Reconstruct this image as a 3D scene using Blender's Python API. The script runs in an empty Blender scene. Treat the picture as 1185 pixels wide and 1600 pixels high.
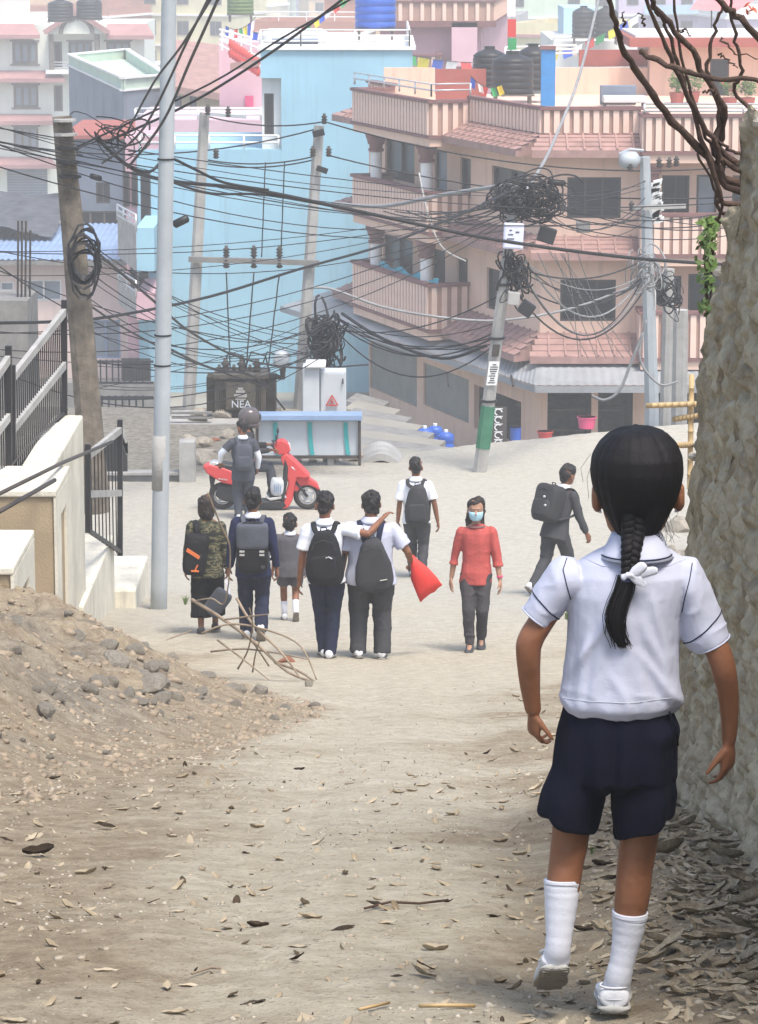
import bpy, math, random
import numpy as np
from mathutils import Vector, Matrix, Euler
R = math.radians
SC = bpy.context.scene
COL = SC.collection
random.seed(7); RNG = np.random.default_rng(7)
# ---------------------------------------------------------------- camera
FP = 5000.0; PITCH = math.atan(950/5000)
cam = bpy.data.cameras.new('camera'); camo = bpy.data.objects.new('camera', cam); COL.objects.link(camo)
cam.sensor_fit = 'VERTICAL'; cam.sensor_height = 24; cam.sensor_width = 24; cam.lens = 24*FP/1600
cam.clip_start = .5; cam.clip_end = 4000
camo.location = (0, 0, 0); camo.rotation_euler = (math.pi/2-PITCH, 0, 0)
SC.camera = camo
# ---------------------------------------------------------------- light
SUN_EL, SUN_AZ = R(64), R(150)          # azimuth: from straight ahead towards the right
world = bpy.data.worlds.new('World'); SC.world = world; world.use_nodes = True
nt = world.node_tree; bg = nt.nodes['Background']
sky = nt.nodes.new('ShaderNodeTexSky'); sky.sky_type = 'NISHITA'; sky.sun_disc = False
sky.sun_elevation = SUN_EL; sky.sun_rotation = SUN_AZ; sky.dust_density = 3.0; sky.air_density = 1.2
nt.links.new(sky.outputs[0], bg.inputs[0]); bg.inputs[1].default_value = 0.14
sd = bpy.data.lights.new('sun', 'SUN'); sd.energy = 2.1; sd.angle = R(16); sd.color = (1, .955, .88)
so = bpy.data.objects.new('sun', sd); COL.objects.link(so)
sdir = Vector((math.cos(SUN_EL)*math.sin(SUN_AZ), math.cos(SUN_EL)*math.cos(SUN_AZ), math.sin(SUN_EL)))
so.rotation_euler = sdir.to_track_quat('Z', 'Y').to_euler(); so.location = (10, 10, 30)
SC.view_settings.view_transform = 'Standard'; SC.view_settings.look = 'None'
SC.view_settings.exposure = 0.97; SC.view_settings.gamma = 1; SC.view_settings.use_curve_mapping = False
SC.render.engine = 'CYCLES'
SC.cycles.max_bounces = 6; SC.cycles.diffuse_bounces = 3; SC.cycles.volume_bounces = 1
SC.cycles.transparent_max_bounces = 8; SC.cycles.use_denoising = True
# ---------------------------------------------------------------- helpers
CP, SP = math.cos(PITCH), math.sin(PITCH)
def ray(px, py):
    v = 800-py
    return Vector((px-592.5, FP*CP+v*SP, -FP*SP+v*CP))
def P(px, py, Y):
    d = ray(px, py); return d*(Y/d.y)
def Z(py, Y): return P(592.5, py, Y).z
def X(px, py, Y): return P(px, py, Y).x
def hsh(ix, iy, iz):
    h = (ix*374761393 + iy*668265263 + iz*2147483647) & 0xffffffff
    h = ((h ^ (h >> 13))*1274126177) & 0xffffffff
    return ((h ^ (h >> 16)) & 0xffff)/65535.0
def noise(p, s=1.0, seed=0):
    p = np.asarray(p, dtype=np.float64)*s + seed*17.31
    i = np.floor(p).astype(np.int64); f = p-i; f = f*f*(3-2*f)
    r = 0
    for a in (0, 1):
        for b in (0, 1):
            for c in (0, 1):
                w = (f[..., 0] if a else 1-f[..., 0])*(f[..., 1] if b else 1-f[..., 1])*(f[..., 2] if c else 1-f[..., 2])
                r = r + w*hsh(i[..., 0]+a, i[..., 1]+b, i[..., 2]+c)
    return r*2-1
def fbm(p, s=1.0, o=4, seed=0, g=.5):
    r = 0; a = 1
    for k in range(o):
        r = r + a*noise(p, s, seed+k*3); s *= 2.03; a *= g
    return r
def sstep(a, b, x):
    t = np.clip((x-a)/(b-a), 0, 1); return t*t*(3-2*t)
BASE = {}
def tag(o, label=None, cat=None, group=None, kind=None):
    if label: o['label'] = label
    if cat: o['category'] = cat
    if group: o['group'] = group
    if kind: o['kind'] = kind
    return o
def thing(name, label, cat, loc=(0, 0, 0), group=None, rz=0):
    o = bpy.data.objects.new(name, None); COL.objects.link(o); o.empty_display_size = .2
    o.location = loc; o.rotation_euler = (0, 0, rz); BASE[o.name] = Vector(loc)
    return tag(o, label, cat, group)
def link(name, me, mt, parent=None, local=False):
    if mt is not None:
        me.materials.clear(); me.materials.append(mt)
    o = bpy.data.objects.new(name, me); COL.objects.link(o)
    if parent is not None:
        o.parent = parent; b = BASE[parent.name]; BASE[o.name] = b
        if not local: me.transform(Matrix.Translation(-b))
    else: BASE[o.name] = Vector((0, 0, 0))
    return o
def dup(root, loc, rz=None, label=None, group=None, name=None):
    c = root.copy(); COL.objects.link(c); c.location = loc; BASE[c.name] = Vector(loc)
    if rz is not None: c.rotation_euler = (0, 0, rz)
    if label: c['label'] = label
    if group: c['group'] = group
    def rec(a, b):
        for ch in list(a.children):
            d = ch.copy(); COL.objects.link(d); d.parent = b; BASE[d.name] = BASE[b.name]; rec(ch, d)
    rec(root, c)
    return c
class MB:
    def __init__(s): s.v = []; s.f = []
    def add(s, v, f):
        n = len(s.v); s.v += [tuple(p) for p in v]; s.f += [tuple(i+n for i in q) for q in f]; return s
    def box(s, x0, x1, y0, y1, z0, z1):
        v = [(x, y, z) for z in (z0, z1) for y in (y0, y1) for x in (x0, x1)]
        return s.add(v, [(0, 2, 3, 1), (4, 5, 7, 6), (0, 1, 5, 4), (2, 6, 7, 3), (0, 4, 6, 2), (1, 3, 7, 5)])
    def obox(s, c, ax, ay, az):     # centre and three half-axis vectors
        c = Vector(c); ax, ay, az = Vector(ax), Vector(ay), Vector(az)
        v = [c+ax*i+ay*j+az*k for k in (-1, 1) for j in (-1, 1) for i in (-1, 1)]
        return s.add(v, [(0, 2, 3, 1), (4, 5, 7, 6), (0, 1, 5, 4), (2, 6, 7, 3), (0, 4, 6, 2), (1, 3, 7, 5)])
    def beam(s, a, b, w, h, up=(0, 0, 1)):
        a, b = Vector(a), Vector(b); d = b-a; L = d.length
        if L < 1e-6: return s
        d /= L; sd_ = d.cross(Vector(up))
        if sd_.length < 1e-3: sd_ = d.cross(Vector((1, 0, 0)))
        sd_.normalize(); u = sd_.cross(d)
        return s.obox((a+b)/2, sd_*w/2, d*L/2, u*h/2)
    def quad(s, a, b, c, d): return s.add([a, b, c, d], [(0, 1, 2, 3)])
    def ngon(s, pts): return s.add(pts, [tuple(range(len(pts)))])
    def prism(s, pts, z0, z1):
        n = len(pts); v = [(p[0], p[1], z0) for p in pts]+[(p[0], p[1], z1) for p in pts]
        return s.add(v, [tuple(range(n-1, -1, -1)), tuple(range(n, 2*n))]+[(i, (i+1) % n, n+(i+1) % n, n+i) for i in range(n)])
    def rings(s, rs, n=12, cap=True):   # list of (centre, vecA, vecB)
        v = []; f = []
        for c, a, b in rs:
            c, a, b = Vector(c), Vector(a), Vector(b)
            for k in range(n):
                t = 2*math.pi*k/n; v.append(c+a*math.cos(t)+b*math.sin(t))
        for i in range(len(rs)-1):
            for k in range(n):
                k2 = (k+1) % n; f.append((i*n+k, i*n+k2, (i+1)*n+k2, (i+1)*n+k))
        if cap:
            f.append(tuple(range(n-1, -1, -1))); f.append(tuple((len(rs)-1)*n+k for k in range(n)))
        return s.add(v, f)
    def tube(s, pts, rad, n=8, side=None, flat=1.0, cap=True, rnd=False):
        pts = [Vector(p) for p in pts]; m = len(pts)
        if not hasattr(rad, '__len__'): rad = [rad]*m
        rad = list(rad)
        if rnd:     # hemispherical ends
            d0 = (pts[0]-pts[1]).normalized(); d1 = (pts[-1]-pts[-2]).normalized()
            r0, r1 = rad[0], rad[-1]
            pts = [pts[0]+d0*r0*.95, pts[0]+d0*r0*.6]+pts+[pts[-1]+d1*r1*.6, pts[-1]+d1*r1*.95]
            rad = [r0*.3, r0*.8]+rad+[r1*.8, r1*.3]; m += 4
        rs = []; a = Vector(side) if side is not None else None
        for i in range(m):
            d = (pts[min(i+1, m-1)]-pts[max(i-1, 0)]).normalized()
            if a is None:
                a = d.cross(Vector((0, 0, 1)))
                if a.length < .1: a = d.cross(Vector((0, 1, 0)))
            a = (a-d*a.dot(d))
            if a.length < 1e-4: a = d.orthogonal()
            a.normalize(); b = d.cross(a)
            rs.append((pts[i], a*rad[i], b*rad[i]*flat))
        return s.rings(rs, n, cap)
    def ball(s, c, rx, ry=None, rz=None, n=12, m=8):
        ry = ry or rx; rz = rz or rx; c = Vector(c); rs = []
        for i in range(m+1):
            t = -math.pi/2+math.pi*(i+.02)/(m+.04); k = math.cos(t)
            rs.append((c+Vector((0, 0, rz*math.sin(t))), (rx*k, 0, 0), (0, ry*k, 0)))
        return s.rings(rs, n)
    def cyl(s, c, r, z0, z1, n=20, r2=None):
        return s.rings([((c[0], c[1], z0), (r, 0, 0), (0, r, 0)), ((c[0], c[1], z1), (r2 or r, 0, 0), (0, r2 or r, 0))], n)
    def mesh(s, name='mesh', smooth=False):
        me = bpy.data.meshes.new(name); me.from_pydata([tuple(p) for p in s.v], [], s.f); me.validate()
        if smooth: me.polygons.foreach_set('use_smooth', [True]*len(me.polygons))
        me.update(); return me
    def build(s, name, mt, parent=None, smooth=False, local=False, bev=0):
        o = link(name, s.mesh(name, smooth), mt, parent, local)
        if smooth == 'auto' or (smooth and bev == 0 and smooth != True): pass
        if bev:
            m = o.modifiers.new('bevel', 'BEVEL'); m.width = bev; m.segments = 2; m.limit_method = 'ANGLE'
        return o
def autosmooth(me, ang=40):
    me.polygons.foreach_set('use_smooth', [True]*len(me.polygons))
    try: me.set_sharp_from_angle(angle=R(ang))
    except Exception: pass
def remesh(mb, vox, sm=3, fac=.5):
    me = mb.mesh('tmp'); o = bpy.data.objects.new('tmp', me); COL.objects.link(o)
    m = o.modifiers.new('r', 'REMESH'); m.mode = 'VOXEL'; m.voxel_size = vox; m.use_smooth_shade = True
    if sm:
        q = o.modifiers.new('s', 'SMOOTH'); q.iterations = sm; q.factor = fac
    dg = bpy.context.evaluated_depsgraph_get(); out = bpy.data.meshes.new_from_object(o.evaluated_get(dg))
    bpy.data.objects.remove(o); bpy.data.meshes.remove(me)
    out.polygons.foreach_set('use_smooth', [True]*len(out.polygons))
    return out
def vco(me):
    a = np.empty(len(me.vertices)*3, dtype=np.float32); me.vertices.foreach_get('co', a); return a.reshape(-1, 3).astype(np.float64)
def vno(me):
    a = np.empty(len(me.vertices)*3, dtype=np.float32); me.vertices.foreach_get('normal', a); return a.reshape(-1, 3).astype(np.float64)
def setco(me, a):
    me.vertices.foreach_set('co', np.asarray(a, dtype=np.float32).ravel()); me.update()
def grid_mesh(name, XX, YY, ZZ):
    r, c = XX.shape; v = np.stack([XX, YY, ZZ], -1).reshape(-1, 3)
    i = np.arange(r*c).reshape(r, c)
    q = np.stack([i[:-1, :-1], i[:-1, 1:], i[1:, 1:], i[1:, :-1]], -1).reshape(-1, 4)
    me = bpy.data.meshes.new(name); me.vertices.add(len(v)); me.vertices.foreach_set('co', v.astype(np.float32).ravel())
    me.loops.add(q.size); me.loops.foreach_set('vertex_index', q.ravel().astype(np.int32))
    me.polygons.add(len(q)); me.polygons.foreach_set('loop_start', np.arange(0, q.size, 4, dtype=np.int32))
    me.polygons.foreach_set('loop_total', np.full(len(q), 4, dtype=np.int32)); me.update(calc_edges=True)
    me.polygons.foreach_set('use_smooth', [True]*len(q)); return me
# ---------------------------------------------------------------- materials
def mat(name, c, r=.85, v=.12, s=4, b=.15, bs=40, metal=0, streak=0, c2=None, bd=.01, alpha=1, emit=None):
    m = bpy.data.materials.new(name); m.use_nodes = True; t = m.node_tree; N = t.nodes; L = t.links
    bs_ = N['Principled BSDF']; bs_.inputs['Roughness'].default_value = r; bs_.inputs['Metallic'].default_value = metal
    bs_.inputs['Specular IOR Level'].default_value = .35 if r < .7 else .15
    co = N.new('ShaderNodeTexCoord')
    n1 = N.new('ShaderNodeTexNoise'); n1.inputs['Scale'].default_value = s; n1.inputs['Detail'].default_value = 7; n1.inputs['Roughness'].default_value = .62
    L.new(co.outputs['Object'], n1.inputs['Vector'])
    mr = N.new('ShaderNodeMapRange'); mr.inputs[1].default_value = .3; mr.inputs[2].default_value = .7
    L.new(n1.outputs[0], mr.inputs[0])
    mx = N.new('ShaderNodeMix'); mx.data_type = 'RGBA'
    lo = tuple(x*(1-v) for x in c); hi = tuple(min(1, x*(1+v)) for x in c)
    if c2: lo, hi = c, c2
    mx.inputs[6].default_value = (*lo, 1); mx.inputs[7].default_value = (*hi, 1); L.new(mr.outputs[0], mx.inputs[0])
    out = mx.outputs[2]
    if streak:
        mp = N.new('ShaderNodeMapping'); mp.inputs['Scale'].default_value = (2.2, 2.2, .18); L.new(co.outputs['Object'], mp.inputs[0])
        n2 = N.new('ShaderNodeTexNoise'); n2.inputs['Scale'].default_value = 1.6; n2.inputs['Detail'].default_value = 8; n2.inputs['Roughness'].default_value = .7
        L.new(mp.outputs[0], n2.inputs['Vector'])
        r2 = N.new('ShaderNodeMapRange'); r2.inputs[1].default_value = .52; r2.inputs[2].default_value = .8; r2.inputs[4].default_value = streak
        L.new(n2.outputs[0], r2.inputs[0])
        m2 = N.new('ShaderNodeMix'); m2.data_type = 'RGBA'; m2.inputs[7].default_value = (.12, .105, .09, 1)
        L.new(r2.outputs[0], m2.inputs[0]); L.new(out, m2.inputs[6]); out = m2.outputs[2]
    L.new(out, bs_.inputs['Base Color'])
    if b:
        n3 = N.new('ShaderNodeTexNoise'); n3.inputs['Scale'].default_value = bs; n3.inputs['Detail'].default_value = 5
        L.new(co.outputs['Object'], n3.inputs['Vector'])
        bp = N.new('ShaderNodeBump'); bp.inputs['Strength'].default_value = min(1, b*2); bp.inputs['Distance'].default_value = bd
        L.new(n3.outputs[0], bp.inputs['Height']); L.new(bp.outputs[0], bs_.inputs['Normal'])
    if emit: bs_.inputs['Emission Color'].default_value = (*emit, 1)
    return m
M = {}
M['concrete'] = mat('concrete', (.36, .35, .33), .9, .2, 3, .4, 60, streak=.25)
M['concrete_dark'] = mat('concrete_dark', (.2, .195, .185), .92, .25, 3, .4, 50, streak=.4)
M['wood_pole'] = mat('weathered_pole', (.10, .085, .068), .95, .45, 6, .6, 40, c2=(.25, .21, .165), streak=.3)
M['galv'] = mat('galvanised_steel', (.40, .43, .45), .5, .1, 3, .1, 80, metal=.25, streak=.2)
M['black_iron'] = mat('black_iron', (.02, .02, .022), .5, .2, 8, .1)
M['wire'] = mat('black_cable', (.018, .018, .02), .6, .2, 5, 0)
M['wire_grey'] = mat('grey_cable', (.25, .25, .25), .6, .2, 5, 0)
M['cream'] = mat('cream_paint', (.62, .58, .48), .85, .16, 2, .3, 40, streak=.5)
M['cream_side'] = M['cream']
M['tan'] = mat('tan_paint', (.36, .28, .18), .85, .12, 2, .25, 50, streak=.25)
M['white'] = mat('white_paint', (.72, .72, .70), .7, .06, 2, .1, streak=.15)
M['blue_wall'] = mat('sky_blue_paint', (.29, .50, .61), .85, .09, .35, .12, 8, streak=.28)
M['pink'] = mat('pink_paint', (.72, .50, .385), .85, .07, .8, .15, 10, streak=.38)
M['pink_slat'] = mat('pale_pink_slat', (.76, .55, .45), .8, .08, 2, .1, streak=.15)
M['pink_gap'] = mat('dull_mauve_panel', (.40, .255, .20), .85, .1, 3, .1)
M['eave'] = mat('mauve_tile', (.33, .20, .175), .75, .2, 2.5, .3, 30, streak=.2)
M['mauve'] = mat('mauve_trim', (.20, .10, .095), .7, .15, 3, .1)
M['redbrown'] = mat('red_brown_paint', (.33, .10, .08), .8, .15, 1.5, .1, streak=.2)
M['lilac'] = mat('lilac_paint', (.53, .34, .38), .85, .08, 1, .1, streak=.15)
M['rosepink'] = mat('rose_paint', (.62, .42, .46), .85, .08, 1, .1, streak=.15)
M['cream_house'] = mat('pale_green_white_paint', (.66, .69, .62), .85, .06, 1, .1, streak=.15)
M['bluegrey'] = mat('blue_grey_render', (.17, .20, .25), .9, .22, .5, .2, 8, streak=.25)
M['glass'] = mat('dark_glass', (.012, .014, .016), .3, .4, .7, 0)
M['glass_pale'] = mat('pale_glass', (.22, .26, .30), .2, .2, .7, 0)
M['frame'] = mat('brown_frame', (.055, .045, .04), .6, .2, 4, 0)
M['frame_grey'] = mat('grey_wood_frame', (.16, .14, .12), .7, .2, 4, 0)
M['shutter'] = mat('grey_shutter', (.24, .25, .24), .55, .12, 1.5, .1, metal=.2, streak=.35)
M['awning'] = mat('grey_tin_awning', (.30, .31, .32), .6, .2, .8, .2, 12, metal=.15, streak=.35)
M['steel'] = mat('bright_steel', (.62, .62, .62), .35, .1, 5, 0, metal=.6)
M['black_plastic'] = mat('black_plastic', (.02, .02, .022), .45, .2, 3, .05)
M['blue_plastic'] = mat('blue_plastic', (.03, .10, .42), .4, .12, 2, .05)
M['teal'] = mat('teal_paint', (.04, .36, .36), .6, .1, 4, .05)
M['transformer'] = mat('transformer_paint', (.075, .065, .05), .6, .25, 4, .15, streak=.35)
M['cabinet'] = mat('cabinet_grey_white', (.52, .55, .58), .5, .05, 3, .05, streak=.1)
M['stone'] = mat('grey_stone', (.40, .355, .29), .95, .25, 5, .5, 40, bd=.02)
M['brick'] = mat('brick_red', (.30, .13, .08), .9, .25, 9, .4, 60)
M['bark'] = mat('branch_bark', (.085, .055, .042), .9, .3, 9, .5, 60)
M['bamboo'] = mat('bamboo', (.44, .31, .155), .6, .2, 6, .15)
M['dry_twig'] = mat('dry_twig', (.27, .21, .15), .9, .3, 9, .3)
M['tarp'] = mat('grey_tarp', (.085, .09, .10), .8, .35, 2, .5, 6, streak=.2)
M['tin_blue'] = mat('blue_tin', (.23, .32, .48), .5, .15, 1, .1, streak=.2)
M['leafgreen'] = mat('ivy_green', (.10, .16, .035), .6, .35, 12, .1)
M['leafdry'] = mat('dry_leaf', (.20, .15, .09), .85, .4, 5, .3, c2=(.46, .40, .30))
M['leafbrown'] = mat('dark_brown_leaf', (.05, .035, .022), .8, .4, 11, .3)
# ground: trodden dirt with paler dusty paving far down the hill
def ground_mat():
    m = bpy.data.materials.new('dusty_dirt'); m.use_nodes = True; t = m.node_tree; N = t.nodes; L = t.links; B = N['Principled BSDF']
    B.inputs['Roughness'].default_value = .95; B.inputs['Specular IOR Level'].default_value = .15
    co = N.new('ShaderNodeTexCoord')
    def nz(s, d=8, r=.6, vec=None):
        n = N.new('ShaderNodeTexNoise'); n.inputs['Scale'].default_value = s; n.inputs['Detail'].default_value = d; n.inputs['Roughness'].default_value = r
        L.new(vec or co.outputs['Object'], n.inputs['Vector']); return n.outputs[0]
    def rng(x, a, b, c=0, d=1):
        n = N.new('ShaderNodeMapRange'); n.interpolation_type = 'SMOOTHSTEP'
        for i, q in enumerate((a, b, c, d)): n.inputs[i+1].default_value = q
        L.new(x, n.inputs[0]); return n.outputs[0]
    def mix(f, a, b):
        n = N.new('ShaderNodeMix'); n.data_type = 'RGBA'
        L.new(f, n.inputs[0])
        for i, q in ((6, a), (7, b)):
            if isinstance(q, tuple): n.inputs[i].default_value = (*q, 1)
            else: L.new(q, n.inputs[i])
        return n.outputs[2]
    big = nz(.9, 5); mid = nz(8.5, 8, .72); fine = nz(46, 6, .7)
    at = N.new('ShaderNodeAttribute'); at.attribute_name = 'wear'      # 1 on the trodden lane
    at2 = N.new('ShaderNodeAttribute'); at2.attribute_name = 'dust'
    soil = mix(rng(mid, .33, .67), (.27, .205, .135), (.43, .35, .24))
    lane = mix(rng(mid, .33, .67), (.46, .395, .29), (.60, .54, .42))
    wf = N.new('ShaderNodeMath'); wf.operation = 'ADD'; wf.use_clamp = True
    w2 = N.new('ShaderNodeMath'); w2.operation = 'MULTIPLY_ADD'; w2.inputs[1].default_value = 1.3; w2.inputs[2].default_value = -.65
    L.new(big, w2.inputs[0]); L.new(at.outputs['Fac'], wf.inputs[0]); L.new(w2.outputs[0], wf.inputs[1])
    c = mix(rng(wf.outputs[0], .25, .75), soil, lane)
    pale = mix(rng(mid, .3, .7), (.45, .415, .345), (.56, .525, .445))
    c = mix(rng(at2.outputs['Fac'], .1, .9), c, pale)
    at3 = N.new('ShaderNodeAttribute'); at3.attribute_name = 'rubble'
    c = mix(at3.outputs['Fac'], c, mix(rng(mid, .3, .7), (.13, .12, .10), (.31, .285, .24)))
    # dark flecks and pale grit
    c = mix(rng(fine, .54, .68, 0, .6), c, (.13, .098, .068))
    c = mix(rng(nz(70, 3, .5), .64, .72, 0, .5), c, (.62, .58, .50))
    vo = N.new('ShaderNodeTexVoronoi'); vo.inputs['Scale'].default_value = 24; L.new(co.outputs['Object'], vo.inputs['Vector'])
    c = mix(rng(vo.outputs['Distance'], .03, .16, .4, 0), c, (.20, .165, .125))
    L.new(c, B.inputs['Base Color'])
    g3 = nz(150, 3, .6); gs = N.new('ShaderNodeMath'); gs.operation = 'MULTIPLY_ADD'; gs.inputs[1].default_value = .22; L.new(g3, gs.inputs[0])
    gm_ = N.new('ShaderNodeMath'); gm_.operation = 'MULTIPLY'; gm_.inputs[1].default_value = .55; L.new(mid, gm_.inputs[0]); L.new(gm_.outputs[0], gs.inputs[2])
    h1 = N.new('ShaderNodeMath'); h1.operation = 'ADD'; L.new(gs.outputs[0], h1.inputs[0])
    h2 = N.new('ShaderNodeMath'); h2.operation = 'MULTIPLY'; h2.inputs[1].default_value = .6; L.new(fine, h2.inputs[0]); L.new(h2.outputs[0], h1.inputs[1])
    bp = N.new('ShaderNodeBump'); bp.inputs['Strength'].default_value = 1; bp.inputs['Distance'].default_value = .045
    L.new(h1.outputs[0], bp.inputs['Height']); L.new(bp.outputs[0], B.inputs['Normal'])
    return m
M['ground'] = ground_mat()
M['valley'] = mat('valley_ground', (.27, .255, .22), .95, .3, .3, .4, 4)
# ---------------------------------------------------------------- ground
KN = [(-10, .1), (0, -1.5), (4, -1.95), (6.8, Z(1580, 6.8)), (9, -2.82), (12, -3.42), (16, -4.28), (20, -5.12), (25, -6.2), (30.2, Z(1031, 30.2)), (34, Z(968, 34)),
      (36, Z(952, 36)), (40.6, Z(906, 40.6)), (44, Z(846, 44)), (47, Z(795, 47)), (52, Z(743, 52)), (56, Z(702, 56)), (58.5, -9.4), (64, -9.7)]
KX = np.array([k[0] for k in KN]); KZ = np.array([k[1] for k in KN])
def prof(y):
    a = np.interp(y, KX, KZ); b = np.interp(y-.9, KX, KZ); c = np.interp(y+.9, KX, KZ); return (a*2+b+c)/4
EY = [4, 8, 10, 11.5, 15, 19, 21, 26, 30, 34, 40]; EX = [-3.2, -2.2, -1.65, -1.45, -.95, -.5, -.42, -1.25, -2.3, -3.8, -7]
CX = [-12, -1.3, -.35, 1.8, 5.9, 12]; CY = [61.4, 60.9, 54.8, 56.4, 58.4, 61]
def height(x, y, rough=True):
    x = np.asarray(x, float); y = np.asarray(y, float)
    z = prof(y)
    ed = np.interp(y, EY, EX); p = np.stack([x, y, np.zeros_like(x)], -1)
    m = sstep(0, 1.9, ed-x+.25*noise(p, 1.1, 5))*sstep(6, 12, y)*(1-sstep(25, 31.5, y))
    z = z + m*(.64+.16*noise(p, .6, 9))
    rb = .9+.048*y; rt = sstep(0, 2.2, x-rb)*(1-sstep(38, 46, y)); z = z+rt*.55
    lt = sstep(.45, 1.05, x)*(1-sstep(11, 14, y)); z = z+lt*.09
    cy = np.interp(x, CX, CY); dr = sstep(0, 3.5, y-cy); z = z-dr*6.0
    if rough:
        sc = .011+.095*m+.035*rt+.012*lt
        z = z+sc*fbm(p, 1.9, 6, 2, .56)+.006*fbm(p, 11, 3, 4)*(y < 26)
        z = z+m*(.085*(1-np.abs(noise(p, 2.4, 31)))**2+.05*(1-np.abs(noise(p+.1*noise(p, 3, 2)[..., None], 6.5, 33)))**2+.022*np.abs(noise(p, 15, 35)))-.08*m
        z = z+.012*(1-m)*np.maximum(0, noise(p, 4.5, 41)-.25)
        # faint wheel ruts running down the lane
        z = z-.02*np.exp(-((x+.55-.02*y)/.16)**2)*(y < 34)*(1-m)-.02*np.exp(-((x-.35-.01*y)/.16)**2)*(y < 34)*(1-m)
    return z
def gz(x, y): return float(height(np.array([x]), np.array([y]))[0])
ny, nx = 900, 460
yy = 4.2*(72/4.2)**(np.linspace(0, 1, ny)); uu = np.linspace(-1, 1, nx)
YY, UU = np.meshgrid(yy, uu, indexing='ij'); XX = UU*(3.0+.17*YY)
ZZ = height(XX, YY)
gm = grid_mesh('dirt_road', XX, YY, ZZ)
pp = np.stack([XX, YY, 0*XX], -1)
lane = np.exp(-((XX+.25-.012*YY)/(.55+.035*YY))**2)*.75+sstep(20, 30, YY)*.4
lane = lane-.7*sstep(-.3, .5, np.interp(YY, EY, EX)-XX)*(YY < 30)-.3*sstep(.5, .9, XX)*(YY < 14)
dust = sstep(27, 41, YY+2.5*noise(pp, .45, 3))*.95
cyy = np.interp(XX, CX, CY)
rub = np.maximum(sstep(51.2, 52.6, YY+.7*noise(pp, 1.5, 8))*(1-sstep(-1.6, .5, XX+.7*noise(pp, 1.1, 18))), sstep(.5, 1.5, YY-cyy))
rub = np.maximum(rub, .55*sstep(.1, .9, np.interp(YY, EY, EX)-XX)*(YY < 30)*(1-sstep(1.6, 2.6, np.interp(YY, EY, EX)-XX))*sstep(-.3, .4, noise(pp, 1.3, 12)))
for nme, arr in (('wear', lane), ('dust', dust), ('rubble', rub)):
    a = gm.attributes.new(nme, 'FLOAT', 'POINT'); a.data.foreach_set('value', arr.ravel().astype(np.float32))
road = link('dirt_road', gm, M['ground']); tag(road, kind='structure')
# the hill to both sides of and behind the modelled road
ys = np.linspace(-40, 78, 80); xs = np.linspace(-90, 90, 91); Y2, X2 = np.meshgrid(ys, xs, indexing='ij')
Z2 = height(X2, np.clip(Y2, 4, 78), False)-.35-.5*(Y2 > 60); Z2 = Z2+np.clip(4-Y2, 0, 99)*.12
inside = (np.abs(X2) < 3.0+.17*Y2-1.5) & (Y2 > 5) & (Y2 < 71); Z2 = Z2-1.0*inside
tag(link('hillside_ground', grid_mesh('hillside_ground', X2, Y2, Z2), M['valley']), kind='structure')
ys = np.concatenate([np.linspace(62, 130, 18), np.linspace(140, 1390, 70)]); xs = np.linspace(-600, 600, 61); Y3, X3 = np.meshgrid(ys, xs, indexing='ij')
Z3 = np.interp(Y3, [62, 78, 95, 130, 220, 500, 1000, 1400], [-15.4, -15.3, -15.2, -17, -20.5, -25, -25, -20])
tag(link('valley_floor', grid_mesh('valley_floor', X3, Y3, Z3), M['valley']), kind='structure')
# ---------------------------------------------------------------- haze
hm = bpy.data.materials.new('haze'); hm.use_nodes = True; t = hm.node_tree; t.nodes.remove(t.nodes['Principled BSDF'])
pv = t.nodes.new('ShaderNodeVolumePrincipled'); pv.inputs['Density'].default_value = .0016; pv.inputs['Color'].default_value = (.93, .94, .95, 1); pv.inputs['Anisotropy'].default_value = 0
t.links.new(pv.outputs[0], t.nodes['Material Output'].inputs['Volume'])
hz = MB().box(-650, 650, -50, 1450, -27.5, 4.5).build('haze', hm); tag(hz, kind='stuff')
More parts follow.
